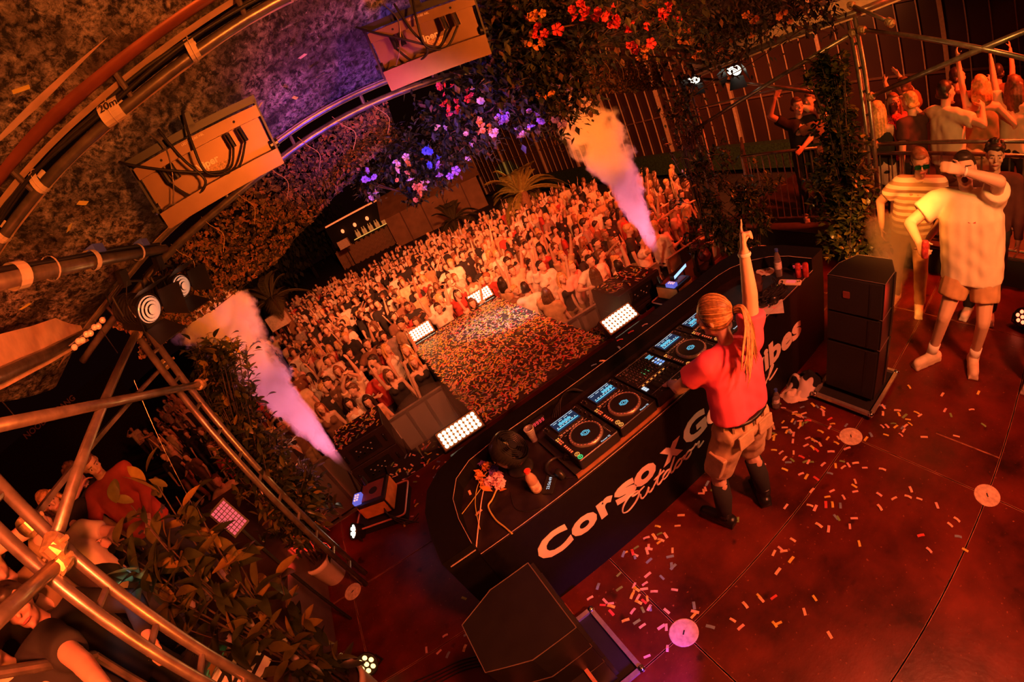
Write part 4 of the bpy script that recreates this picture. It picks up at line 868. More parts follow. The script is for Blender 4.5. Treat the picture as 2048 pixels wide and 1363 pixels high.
# streaked blond hair with a ponytail
HM = J['HM']; HB = [mat('hair_honey', (.36, .17, .06), .4, var=.4, scale=60), mat('hair_roots', (.22, .10, .038), .4, var=.4, scale=60), mat('hair_ash', (.54, .29, .11), .4, var=.3, scale=60)]
sc = MB().ell((0, -.016, .026), (.0815, .098, .106), HM, 28, 18).build('hair', HB[1], dj, smooth=True)
rng = random.Random(4)
tie = Vector((.015, -.112, .005))
for k in range(230):
    a = rng.uniform(0, 2 * PI); x0, z0 = .083 * math.cos(a), .026 + .108 * math.sin(a); y0 = rng.uniform(.015, .06)
    if z0 < -.03 and abs(x0) < .05: continue
    pts = []
    for t in np.linspace(0, 1, 8):
        q = Vector((x0, y0, z0)).lerp(tie, t); c0 = Vector((0, -.016, .026)); d = q - c0; s = 1 / math.sqrt((d.x / .0835)**2 + (d.y / .100)**2 + (d.z / .108)**2); q = c0 + d * (s if t < .97 else min(s, 1)); pts.append(HM @ q)
    MB().tube(pts, [.002] + [.0027] * 6 + [.0025], 4).build('hair_strand', HB[k % 3], sc, smooth=True)
MB().lathe([(.020, -.010), (.026, 0), (.020, .010)], 12, HM @ Matrix.Translation(tie) @ Euler((PI / 2, 0, 0)).to_matrix().to_4x4(), cap=False).build('hair_tie', BLACKM, dj, smooth=True)
for k in range(64):
    a, r = rng.uniform(0, 2 * PI), .026 * math.sqrt(rng.random()); o_ = Vector((r * math.cos(a), 0, r * math.sin(a))); L = rng.uniform(.12, .25); sp = rng.uniform(-.5, .5)
    pts = [HM @ (tie + o_ * .6), HM @ (tie + o_ + Vector((.0, -.055, -.005))), HM @ (tie + o_ * 1.4 + Vector((-.05 + .06 * sp, -.075, -.08))), HM @ (tie + o_ * 1.5 + Vector((-.09 + .17 * sp, -.060, -.09 - L * .45))), HM @ (tie + Vector((-.13 + .28 * sp, -.045, -.06 - L)))]
    MB().tube(smoothpath(pts, 3), [.003] + [.0048] * 10 + [.003, .0012], 4).build('ponytail_strand', HB[k % 3], sc, smooth=True)
b = MB(); b.lathe([(.033, -.010), (.036, 0), (.033, .010)], 16, frame(J['wrR'] - (J['wrR'] - J['elR']).normalized() * .02, *basis(J['wrR'] - J['elR'])), cap=False); dpart('wristband', b, WHITEPL)
b = MB(); b.lathe([(.031, -.006), (.033, 0), (.031, .006)], 16, frame(J['wrL'] - (J['wrL'] - J['elL']).normalized() * .01, *basis(J['wrL'] - J['elL'])), cap=False); dpart('bracelet', b, CHROME)
# --- dancers on the stage, right
p = dict(hairmat=HAIRM['dark'], girth=1.12, loose=1.24, lean=(.09, -.02), look=(-.05, .12, .10), hem=-.15, shortlen=.62, arms={'R': ((.40, .30, 1.16), (1, -.3, -.4)), 'L': ((.13, .20, 1.645), (-1, .0, -.2))}, hands={'R': ('grip', (.8, .3, .5)), 'L': ('relaxed', (-.2, .9, .4))}, feet={'R': (.22, .08, 0), 'L': (-.13, .02, 0)}, toe={'R': .7, 'L': -.1}, drop=-.02)
m1, J = person('man in a cream oversized t-shirt and tan shorts shielding his eyes, can in hand', (3.76, .34, 0), PI / 2 + .15, 1.86, top=('tee', CREAM), bottom=('shorts', mat('tan_shorts', (.50, .28, .14), .85)), hair='short', shoes=SNEAK, smile='open', voxel=.010, skin=0, **p)
for k in 'LR':
    a, c = J['an' + k], J['kn' + k]; MB().tube([a, a.lerp(c, .28)], [.046, .048], 14).build('sock', WHITEC, m1, smooth=True)
MB().lathe([(.031, -.008), (.034, 0), (.031, .008)], 16, frame(J['wrL'] - (J['wrL'] - J['elL']).normalized() * .02, *basis(J['wrL'] - J['elL'])), cap=False).build('wristband', WHITEPL, m1)
MB().add([J['neck'] + Vector((-.05, .085, -.02)), J['neck'] + Vector((.05, .085, -.02)), J['chest'] + Vector((.02, .155, .05)), J['chest'] + Vector((-.03, .155, .05))], [(0, 1, 2, 3)]).build('lanyard_scarf', mat('red_print_cloth', (.55, .05, .06), .8, var=.8, scale=60), m1)
bpy.context.view_layer.update(); W = m1.matrix_world @ (J['wrR'] + (J['wrR'] - J['elR']).normalized() * .075 - Vector((.02, -.02, 0))); e = can(W - Vector((0, 0, .05)), 'small can gripped in the hand of the man shielding his eyes')
p = dict(hairmat=HAIRM['grey'], girth=1.10, lean=(-.10, .20), look=(.2, -.35, .1), hem=-.08, arms={'L': ((-.20, .36, .92), (-1, -.5, -.2)), 'R': ((.25, .22, .95), (1, -.6, -.2))}, feet={'L': (-.14, .08, 0), 'R': (.14, -.06, 0)})
m2, J = person('man in a striped cream polo and green mirrored sunglasses bending forward', (4.52, 1.04, 0), PI / 2 + .1, 1.76, top=('tee', mat('striped_knit', (.70, .52, .34), .85)), bottom=('trousers', mat('tan_cloth', (.45, .26, .13), .85)), hair='short', shoes=SNEAK, skin=1, **p)
def stripes(name, c1, c2, sc=9):
    m = MATS[name]; nt = m.node_tree; N = nt.nodes.new; w = N('ShaderNodeTexWave'); w.bands_direction = 'Z'; w.inputs['Scale'].default_value = sc; w.inputs['Distortion'].default_value = .6
    tc = N('ShaderNodeTexCoord'); r = N('ShaderNodeValToRGB'); r.color_ramp.elements[0].position = .42; r.color_ramp.elements[1].position = .52; r.color_ramp.elements[0].color = (*c1, 1); r.color_ramp.elements[1].color = (*c2, 1)
    nt.links.new(tc.outputs['Object'], w.inputs['Vector']); nt.links.new(w.outputs['Fac'], r.inputs[0]); nt.links.new(r.outputs[0], nt.nodes['Principled BSDF'].inputs['Base Color'])
stripes('striped_knit', (.42, .27, .15), (.82, .68, .48), 4.5)
def shades(e, J, m):
    for s in (-1, 1):
        q = MB().rbox((0, 0, 0), (.058, .042, .012), .012, J['HM'] @ T(s * .034, .100, .012) @ Euler((PI / 2, 0, 0)).to_matrix().to_4x4()).build('sunglass_lens', m, e)
    b = MB(); b.cap((-.066, .098, .022), (.066, .098, .022), .005, n=6, M=J['HM']); [b.cap((s * .068, .096, .022), (s * .082, -.02, .02), .004, n=6, M=J['HM']) for s in (-1, 1)]; b.build('sunglass_frame', BLACKPL, e)
shades(m2, J, mat('green_mirror_lens', (.03, .30, .12), .08, .9))
b = MB(); b.tube([J['neck'] + Vector((.062 * math.cos(a), .06 * math.sin(a) + .01, .0)) for a in np.linspace(-.9, PI + .9, 16)], .016, 6); b.build('collar', MATS['cream_cotton'], m2, smooth=True)
p = dict(hairmat=HAIRM['dark'], look=(.1, -.1, 0), arms={'R': ((.30, .25, 1.52), (1, -.4, -.4))}, hands={'R': ('fist', None)})
person('curly-haired young man in dark top behind the shielding man', (4.62, .30, 0), PI / 2 + .05, 1.72, top=('long', mat('dark_check_cloth', (.10, .03, .025), .9)), bottom=('trousers', BLACKC), hair='curly', skin=0, **p)
p = dict(hairmat=HAIRM['dark'], arms={'L': ((-.25, .3, 1.0), (-1, -.5, 0))})
person('dark-clothed person half out of frame at the far right edge', (3.75, -.42, 0), PI / 2, 1.70, top=('tee', BLACKC), bottom=('trousers', BLACKC), hair='short', skin=1, **p)
# --- dancers on the raised platform, right
VZ = VIPZ
def vip(label, px, py, x, rz, h, **k):
    q = at(px, py, x=x); return person(label, (q.x, q.y, VZ), rz, h, group='dancers on the right platform', voxel=.014, **k)
up = lambda s, x=.18, y=.1, z=1.95: ((s * x, y, z), (s, -.3, .2))
vip('person in cream shirt with dark back seams, seen from behind, elbows raised', 1890, 185, 5.75, PI + .9, 1.80, top=('tee', CREAM), bottom=('trousers', KHAKI), hair='short', hairmat=HAIRM['dark'], loose=1.1, girth=1.1, arms={'L': ((-.30, .22, 1.42), (-1, -.4, -.6)), 'R': ((.30, .22, 1.45), (1, -.4, -.6))}, face=False)
vip('woman with blond hair and halter top, left arm straight up, seen from behind', 1960, 152, 6.1, -PI / 2 + .25, 1.80, top=('tank', OLIVE), bottom=('trousers', mat('pale_trousers', (.62, .50, .36), .85)), hair='long', hairmat=HAIRM['blond'], hairlen=.12, fem=True, arms={'L': up(-1, .22, .05, 2.02), 'R': ((.30, .15, 1.0), (1, -.5, 0))}, face=False)
vip('man in black t-shirt with blond crop looking right, arm across', 1822, 212, 5.7, -.5, 1.72, top=('tee', mat('dark_red_black_tee', (.06, .02, .018), .9)), bottom=('trousers', BLACKC), hair='short', hairmat=HAIRM['blond'], arms={'R': ((.32, .30, 1.55), (.6, -.3, -.7)), 'L': ((-.24, .0, .82), (-.6, -.7, -.2))})
vip('man with brown hair behind the black-shirted man, hands raised ahead', 1806, 148, 6.6, -.6, 1.80, top=('tee', BROWNC), bottom=('trousers', BLACKC), hair='short', hairmat=HAIRM['brown'], arms={'R': ((.28, .38, 1.72), (.6, -.3, -.7)), 'L': ((.05, .42, 1.68), (-.6, -.3, -.7))}, hands={'R': ('open', None), 'L': ('open', None)})
vip('woman with long straight blond hair beside the ivy post, back turned', 1752, 200, 5.6, -PI / 2, 1.66, top=('tank', BLACKC), bottom=('skirt', mat('pale_trousers', (.62, .50, .36), .85)), hair='long', hairmat=HAIRM['blond'], hairlen=.42, fem=True, face=False)
vip('smiling woman with brown hair between the blond woman and the black shirt', 1785, 190, 6.2, PI / 2 + .6, 1.66, top=('tee', mat('red_print_cloth', (.55, .05, .06), .8)), bottom=('trousers', BLACKC), hair='long', hairmat=HAIRM['grey'], fem=True, smile=True)
vip('tall dark-haired man dancing behind the cream shirt', 1912, 142, 7.0, PI / 2 + 2.2, 1.82, top=('tee', BROWNC), bottom=('trousers', BLACKC), hair='short', arms={'R': ((.2, .34, 1.55), (1, -.3, -.5))}, face=False)
vip('person in orange-lit top with raised fist at the far right', 2030, 175, 6.3, -PI / 2 - .3, 1.76, top=('tee', CREAM), bottom=('trousers', BLACKC), hair='long', hairmat=HAIRM['brown'], arms={'R': up(1), 'L': up(-1, .3)}, hands={'R': ('fist', None), 'L': ('open', None)}, face=False)
vip('dark-haired dancer at the back with one arm up near the right edge', 1995, 130, 8.0, -PI / 2, 1.74, top=('tee', BROWNC), bottom=('trousers', BLACKC), hair='short', arms={'R': up(1)}, face=False)
# --- staff by the gate
q = at(1592, 200, x=5.95)
s1, J = person('smiling young man in black t-shirt waving, hand on the barrier', (q.x, q.y, VZ), PI * .72, 1.78, top=('tee', BLACKC), bottom=('trousers', BLACKC), hair='short', hairmat=HAIRM['brown'], smile=True, voxel=.012, arms={'R': ((.30, .10, 1.80), (1, -.2, -.6)), 'L': ((.10, .32, 1.12), (-1, -.3, -.2))}, hands={'R': ('open', (-.3, -.9, 0), (-.5, 0, .3)), 'L': ('open', None)}, look=(.1, -.05, 0))
MB().box((0, 0, 0), (.07, .003, .008), T(-.09, .152, 1.34)).build('chest_badge', WHITEPL, s1); MB().lathe([(.022, 0), (.022, .003), (.0005, .003)], 12, T(.07, .15, 1.30, rx=-PI / 2)).build('shirt_print', GREYC, s1)
q = at(1622, 200, x=6.5); person('person in yellow-cream jacket behind the waving man', (q.x, q.y, VZ), PI * .4, 1.76, top=('long', CREAM), bottom=('trousers', BLACKC), hair='short', hairmat=HAIRM['brown'], voxel=.014, arms={'L': ((-.1, .34, 1.6), (-1, -.3, -.4))}, face=False)
q = at(1640, 215, x=6.0); person('man in dark cap and brown shirt turned to the plant', (q.x, q.y, VZ), -.6, 1.70, top=('tee', BROWNC), bottom=('trousers', BLACKC), hair='short', voxel=.014, arms={'L': ((-.15, .30, 1.42), (-1, -.3, -.5))}, face=False)
# ------------------------------------------------------------------ loudspeakers and stage equipment
GRILLE = mat('speaker_grille', (.016, .015, .015), .55, var=.5, scale=220)
def dolly(e, x0, x1, y0, y1, h=.09, m=None):
    MB().box(((x0 + x1) / 2, (y0 + y1) / 2, h * .35), (x1 - x0 - .03, y1 - y0 - .03, h * .5)).build('dolly_board', BLACKM, e)
    for a, c in (((x0, y0), (x1, y0)), ((x0, y1), (x1, y1)), ((x0, y0), (x0, y1)), ((x1, y0), (x1, y1))):
        d = (a[0] + c[0]) / 2, (a[1] + c[1]) / 2; MB().box((*d, h * .72), (max(.03, abs(c[0] - a[0])), max(.03, abs(c[1] - a[1])), .03)).build('edge_rail', m or ALU, e)
    for x in (x0, x1):
        for y in (y0, y1):
            MB().ell((x, y, h * .72), (.028, .028, .028), nu=10, nv=6).build('ball_corner', CHROME, e, smooth=True); MB().cyl((x * .93 + (x0 + x1) * .035, y * .93 + (y0 + y1) * .035 - .012, .03), (x * .93 + (x0 + x1) * .035, y * .93 + (y0 + y1) * .035 + .012, .03), .03, n=12).build('castor', RUBBER, e)
def monitor_stack(loc, rz, label, boxes, lean=0.0, railm=None, w=.44, d=.46):
    """boxes stacked on a dolly, grilles facing local -x"""
    e = empty('monitor_stack', loc, rz, label, 'speaker'); dolly(e, -.12, d + .02, -w / 2 - .04, w / 2 + .04, .09, railm); z = .09
    for i, h in enumerate(boxes):
        M = T(0, 0, z, ry=lean * (i == len(boxes) - 1)); poly = [(.02, -w / 2), (d * .55, -w / 2), (d, -w * .32), (d, w * .32), (d * .55, w / 2), (.02, w / 2)]
        c = MB().prism(poly, .004, h - .004, M).build('cabinet', BLACK, e)
        MB().box((.008, -.02 * 0, h / 2), (.022, w * .94, h * .92), M).build('grille', GRILLE, c)
        MB().box((-.004, 0, h / 2), (.006, .012, h * .9), M @ T(y=-w * .28)).build('grille_bar', BLACKPL, c)
        MB().tube([M @ Vector((x_, y_, h - .004)) for x_, y_ in poly + poly[:1]], .0028, 5).build('edge_highlight', mat('edge_highlight_grey', (.16, .12, .11), .4), c)  # pale outline paints the light catching the cabinet's top edges
        if i == len(boxes) - 1:
            MB().rbox((0, 0, 0), (.055, .055, .006), .008, M @ T(-.006, .06, h * .55, ry=PI / 2)).build('maker_badge', mat('badge_dull_red', (.20, .05, .04), .4), c)
        for k in range(9): MB().ell((.28 + 0 * k, -w / 2 - .001, .03 + (h - .06) * k / 8), (.005, .004, .005), M, 6, 5).build('rigging_pin', CHROME, c)
        MB().box((.24, -w / 2 - .004, h / 2), (.05, .012, h * .92), M).build('rigging_rail', BLACKPL, c)
        z += h
    return e
monitor_stack((2.80, 1.03, 0), 0, 'black loudspeaker stack on an aluminium-edged dolly facing the performer from the right', (.50, .27, .29), .05)
mL = monitor_stack((.0, 1.08, 0), PI, 'dark loudspeaker stack on a pink-lit dolly at the bottom of the picture', (.36, .26, .27), .0)
# flight case beside it with red edges
c = at(1165, 1316, z=.52); e = empty('flight_case', (c.x - .02, c.y - .27, 0), 0, 'black flight case with red-lit edges below the dark loudspeaker stack', 'case')
MB().box((-.2, 0, .26), (.40, .5, .50)).build('body', BLACKM, e)
for a, d_ in (((0, 0, .515), (.02, .5, .02)), ((-.4, 0, .515), (.02, .5, .02)), ((-.2, .25, .515), (.4, .02, .02)), ((-.2, -.25, .515), (.4, .02, .02)), ((0, .25, .26), (.02, .02, .5)), ((0, -.25, .26), (.02, .02, .5)), ((-.4, .25, .26), (.02, .02, .5))): MB().box(a, d_).build('edge_rail', mat('red_edge_alu', (.75, .35, .28), .4, .3), e)
# jacket heap
def heap(name, label, cat, loc, size, m, seed):
    b = MB(); nx = 26; vs = []; fs = []
    for j in range(nx + 1):
        for i in range(nx + 1):
            u, v = i / nx * 2 - 1, j / nx * 2 - 1; r = math.hypot(u, v); q = Vector((u * 2.3 + seed, v * 2.3, seed))
            h = max(0, 1 - r**2) * (.55 + .7 * noise.noise(q)) + .10 * max(0, 1 - r) * noise.noise(q * 3); k = 1 + .25 * noise.noise(Vector((u * 1.5, v * 1.5, seed + 4)))
            vs.append((u * size[0] * k, v * size[1] * k, .008 + max(0, h) * size[2]))
    for j in range(nx):
        for i in range(nx):
            if math.hypot((i + .5) / nx * 2 - 1, (j + .5) / nx * 2 - 1) < 1.02: a = j * (nx + 1) + i; fs.append((a, a + 1, a + nx + 2, a + nx + 1))
    b.add(vs, fs); o = b.build(name, m, None, loc, seed, smooth=True); tag(o, label, cat); return o
JAC = mat('black_white_print', (.35, .32, .32), .85, var=.99, scale=7, detail=1); JAC.node_tree.nodes['Color Ramp'].color_ramp.elements[0].position = .49; JAC.node_tree.nodes['Color Ramp'].color_ramp.elements[1].position = .51
heap('crumpled_jacket', 'black and white patterned jacket crumpled on the floor beside the loudspeaker stack', 'jacket', at(1614, 774, z=0), (.21, .15, .24), JAC, 2.1)
heap('crumpled_towel', 'pale towel lying in front of the crumpled jacket', 'towel', at(1588, 792, z=0), (.12, .10, .07), mat('pale_towel', (.75, .62, .52), .9), 5.3)
# ------------------------------------------------------------------ smoke machines
ORP = mat('orange_panel', (.62, .26, .06), .45); NUMB = mat('blue_led_housing', (.10, .12, .8), .4, emit=(.15, .2, 1), es=.6)
def smoke_machine(loc, rz, label):
    e = empty('smoke_machine', loc, rz, label, 'smoke machine')
    MB().box((0, 0, .05), (.56, .46, .10)).build('case_tray', BLACKM, e); pr = rrect(.60, .50, .04)
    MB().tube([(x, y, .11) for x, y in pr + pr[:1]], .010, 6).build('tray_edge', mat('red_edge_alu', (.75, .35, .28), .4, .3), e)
    b = MB(); b.rbox((0, .03, .21), (.34, .36, .22), .02); o = b.build('body', BLACK, e)
    MB().box((.0, .03, .322), (.26, .26, .006)).build('top_plate', mat('dark_red_plate', (.18, .05, .035), .5), o)
    MB().lathe([(.05, 0), (.05, .004), (.0005, .004)], 20, T(.02, .02, .326)).build('round_logo', BLACKM, o)
    for s in (-1, 1): MB().box((s * .172, .03, .21), (.012, .34, .16)).build('side_panel', ORP, o)
    MB().box((0, -.155, .21), (.30, .012, .14)).build('side_panel', ORP, o)
    MB().cyl((-.10, .15, .25), (-.10, .19, .42), .035, .022, 14).build('nozzle', BLACKPL, e)
    MB().rbox((-.15, -.05, .34), (.09, .14, .05), .01).build('led_housing', NUMB, o)
    for k in range(6): MB().lathe([(.010, 0), (.010, .006), (.0005, .006)], 8, T(-.165 + .03 * (k % 2), -.09 + .035 * (k // 2), .366)).build('led', emis('led_pink', (1, .35, .25), 2.0), o)
    for k in range(3): MB().tube(smoothpath([(.1, -.16, .2), (.16, -.26, .12 + .03 * k), (.28 + .04 * k, -.30, .02), (.4, -.2 - .06 * k, .012)]), .006, 6).build('cable', RUBBER, e, smooth=True)
    return e
smoke_machine((-.96, 3.60, 0), -.35, 'left smoke jet machine in an open case, plume rising from it')
smoke_machine((3.56, 3.66, 0), .1, 'right smoke jet machine behind the desk, plume rising from it')
# ------------------------------------------------------------------ PAR lights on the floor
def par(loc, aim, label, col, st, n=7, power=0, lcol=(1, .1, .03)):
    e = empty('par_light', loc, label=label, cat='stage light'); w = Vector(aim).normalized(); s_, t_, w_ = basis(w); M = frame((0, 0, .12), s_, t_, w_)
    MB().lathe([(.03, -.12), (.075, -.10), (.085, 0), (.09, .02), (.083, .02)], 20, M, cap=False).build('housing', BLACK, e, smooth=True); f = MB().lathe([(.083, .008), (.0005, .008)], 20, M, cap=False).build('face', BLACKPL, e)
    for k in range(n):
        a = 2 * PI * k / (n - 1); r = 0 if (k == n - 1 and n == 7) else .05; MB().lathe([(.019, 0), (.017, .008), (.0005, .011)], 12, M @ T(r * math.cos(a), r * math.sin(a), .009)).build('led_lens', emis('par_' + label[:9], col, st), f)
    b = MB(); b.tube([Vector((0, 0, .12)) + s_ * .10 + w_ * 0, Vector((0, 0, .03)) + s_ * .10, Vector((0, 0, .01)) - s_ * .0, Vector((0, 0, .03)) - s_ * .10, Vector((0, 0, .12)) - s_ * .10], .008, 6); b.build('bracket', BLACK, e)
    if power: lamp('par_lamp', 'SPOT', Vector(loc) + Vector((0, 0, .12)) + w * .06, power, lcol, Vector(loc) + Vector((0, 0, .12)) + w, .05, 90, .6)
    return e
par(at(722, 1075, z=0), (-.55, -.15, .65), 'red floor light by the white pot with bright lenses', (1.0, .75, .55), 7, 7, 80, (1, .03, .01))
par(at(752, 1338, z=0), (.25, -.75, .75), 'amber floor light below the large-leaved shrub', (1.0, .55, .16), 4, 7)
par(at(2040, 655, z=0), (-.8, .35, .45), 'red glowing floor light at the right picture edge', (1.0, .12, .05), 5, 7, 40, (1, .03, .01))
lamp('purple_floor_lamp', 'SPOT', (.16, .30, .30), 30, (.32, .06, 1.0), (.24, .92, 0), .04, 60, .7)
# ------------------------------------------------------------------ LED blinders
LEDW = emis('blinder_cells', (1.0, .80, .50), 5.0)
def blinder(loc, rz, tilt, label, w=.50, h=.20, nx=9, ny=4, power=30):
    e = empty('led_blinder', loc, rz, label, 'blinder light', 'glowing blinders around the runway'); M = T(0, 0, .17, rx=tilt)
    b = MB().box((0, 0, -.05), (w + .05, h + .05, .10), M).build('housing', BLACK, e); MB().box((0, 0, .001), (w + .03, h + .03, .004), M).build('face', mat('blinder_face', (.35, .18, .06), .5), b)
    for i in range(nx):
        for j in range(ny): MB().lathe([(w / nx * .43, 0), (w / nx * .38, .008), (.0005, .012)], 10, M @ T((i + .5) * w / nx - w / 2, (j + .5) * h / ny - h / 2, .003)).build('led_cell', LEDW, b)
    for s in (-1, 1): MB().tube([(s * (w / 2 + .04), 0, .17), (s * (w / 2 + .04), 0, .012), (s * .1, 0, .012)], .010, 6).build('yoke', BLACK, e)
    MB().box((0, -.17, .03), (w, .05, .05)).build('control_strip', BLACKPL, e)
    k = MB(); [k.box((-.2 + .045 * i, -.197, .035), (.02, .002, .008)) for i in range(8)]; k.build('control_marks', PRINT, e)['kind'] = 'stuff'
    w_ = (M.to_3x3() @ Vector((0, 0, 1))); w_.rotate(Euler((0, 0, rz))); p = Vector(loc) + Vector((0, 0, .17)) + w_ * .05
    if power: lamp('blinder_lamp', 'SPOT', p, power, (1, .42, .08), p + w_, .12, 150, .8)
    return e
q = at(921, 862, z=.15); blinder((q.x, q.y, 0), .0, .75, 'nearest blinder glowing white at the left corner of the runway')
q = at(1238, 640, z=.15); blinder((q.x + .02, q.y, 0), 0, .75, 'blinder glowing at the right corner of the runway, above the mixer')
q = at(838, 662, z=.12); blinder((q.x + .0, 7.62, -.02), .0, 1.15, 'left far blinder at the tip of the runway by the man with raised arms', nx=8, h=.22, power=18)
q = at(958, 592, z=.12); blinder((q.x, 7.62, -.02), .0, 1.15, 'right far blinder at the tip of the runway', nx=8, h=.22, power=18)
# ------------------------------------------------------------------ front subs, boxes and barriers
def amp_box(e, M, w, h, d, name='cabinet'):
    c = MB().rbox((0, d / 2, h / 2), (w, d, h), .02, M).build(name, mat('warm_black_box', (.035, .02, .015), .5), e)
    p = MB().box((0, -.003, h / 2), (w * .55, .008, h * .62), M).build('amp_panel', BLACKPL, c)
    k = MB(); [k.box((-w * .16 + w * .05 * i, -.009, h * .62 - .04 * (i % 3)), (.018, .003, .014), M) for i in range(7)]; k.build('panel_print', WHITEPL, p)['kind'] = 'stuff'
    for i in range(3): MB().lathe([(.014, 0), (.012, .012), (.0005, .012)], 10, M @ T(-w * .18 + .09 * i, -.007, h * .38, rx=PI / 2)).build('panel_knob', CHROME, p)
    for s in (-1, 1): MB().cap((s * w * .40, -.006, h * .35), (s * w * .40, -.006, h * .65), .018, n=8, M=M).build('handle', BLACKPL, c)
    return c
e = empty('sub_stack', (-.92, 4.62, -1.45), -.05, 'pair of stacked bass speakers with lit rear panels left of the runway', 'speaker')
MB().box((0, .32, .585), (.74, .62, 1.16)).build('lower_cabinet', BLACKM, e); amp_box(e, T(0, 0, 1.18), .72, .34, .6); amp_box(e, T(0, 0, 1.53), .72, .32, .6)
e = empty('sub_stack', (3.32, 4.12, -1.45), 0, 'pair of stacked orange-lit bass speakers strewn with confetti right of the runway', 'speaker')
MB().box((0, .34, .56), (.86, .62, 1.10)).build('lower_cabinet', BLACKM, e); amp_box(e, T(0, 0, 1.12), .84, .34, .62); amp_box(e, T(0, 0, 1.47), .84, .32, .62)
for i, x in enumerate((-.62, -.12, .30)):
    o = MB().rbox((0, 0, .675), (.47 if i < 2 else .22, .60, 1.34), .01).build('stage_box', mat('matt_box', (.022, .018, .017), .6), None, (x if i < 2 else .29, 4.25, -1.45)); tag(o, ('black front box nearest the smoke machine', 'black front box in the middle of the row left of the runway', 'narrow black front box touching the runway')[i], 'box', 'front boxes')
for i, x in enumerate((2.62, 4.55)):
    o = MB().rbox((0, 0, .675), (.40 if i == 0 else .9, .60, 1.34), .01).build('stage_box', mat('matt_box', (.022, .018, .017), .6), None, (x + .04, 4.25, -1.45)); tag(o, ('black front box between the runway and the right bass speakers', 'wide black front box behind the right smoke machine')[i], 'box', 'front boxes')
PERF = mat('perforated_steel', (.55, .46, .42), .45, .5, .5, 160)
def barrier(loc, rz, w, label):
    e = empty('crowd_barrier', loc, rz, label, 'barrier', 'front barriers')
    MB().box((0, 0, 1.17), (w, .06, .035)).build('top_rail', ALU, e)
    for i, (a, c) in enumerate(zip(np.linspace(-w / 2, w / 2, 4)[:-1], np.linspace(-w / 2, w / 2, 4)[1:])): MB().box(((a + c) / 2, .0, .60), (c - a - .05, .012, 1.08)).build('mesh_panel', PERF, e)
    for x in np.linspace(-w / 2, w / 2, 4): MB().box((x, -.012, .58), (.05, .04, 1.14)).build('upright', ALU, e)
    MB().box((0, -.25, .012), (w, .5, .02)).build('tread_plate', ALU, e)
    for x in (-w / 2 + .03, w / 2 - .03): MB().cyl((x, -.48, .03), (x, -.02, .95), .016, n=8).build('strut', ALU, e)
    return e
barrier((-.11, 5.95, -1.45), 0, 1.05, 'crowd barrier just left of the runway')
barrier((-2.15, 6.08, -1.45), .04, 1.1, 'crowd barrier behind the left plume and shrub'); barrier((3.10, 5.40, -1.45), -.06, 1.1, 'crowd barrier right of the runway, in front of the long-haired dancers')
barrier((4.35, 5.42, -1.45), 0, 1.1, 'crowd barrier hidden behind the right bass speakers'); barrier((5.62, 5.30, -1.45), 0, 1.1, 'crowd barrier right of the right smoke plume')
# gate railing by the platform
def railing(a, c, label, n, z0=VIPZ, h=1.08):
    a, c = Vector(a), Vector(c); e = empty('steel_railing', (a.x, a.y, z0), math.atan2(c.y - a.y, c.x - a.x), label, 'railing'); L = (c - a).length
    MB().cyl((0, 0, h), (L, 0, h), .022, n=10).build('top_rail', STEEL, e, smooth=True); MB().cyl((0, 0, .08), (L, 0, .08), .018, n=8).build('bottom_rail', STEEL, e)
    for i in range(n + 1): MB().cyl((L * i / n, 0, .08), (L * i / n, 0, h), .0095 if 0 < i < n else .02, n=7).build('bar', STEEL, e)
    return e
g0, g1 = at(1508, 447, z=VIPZ), at(1645, 443, z=VIPZ)
railing(g0, (g1.x, g1.y, 0), 'grey steel gate railing in front of the waving man', 11)
railing((g0.x, g0.y, 0), (g0.x + 1.5, g0.y + .9, 0), 'side railing running back from the gate beside the dark shrub', 14)
railing((5.42, 2.15, 0), (5.42, -.9, 0), 'low railing along the platform edge behind the sunglasses man', 22)
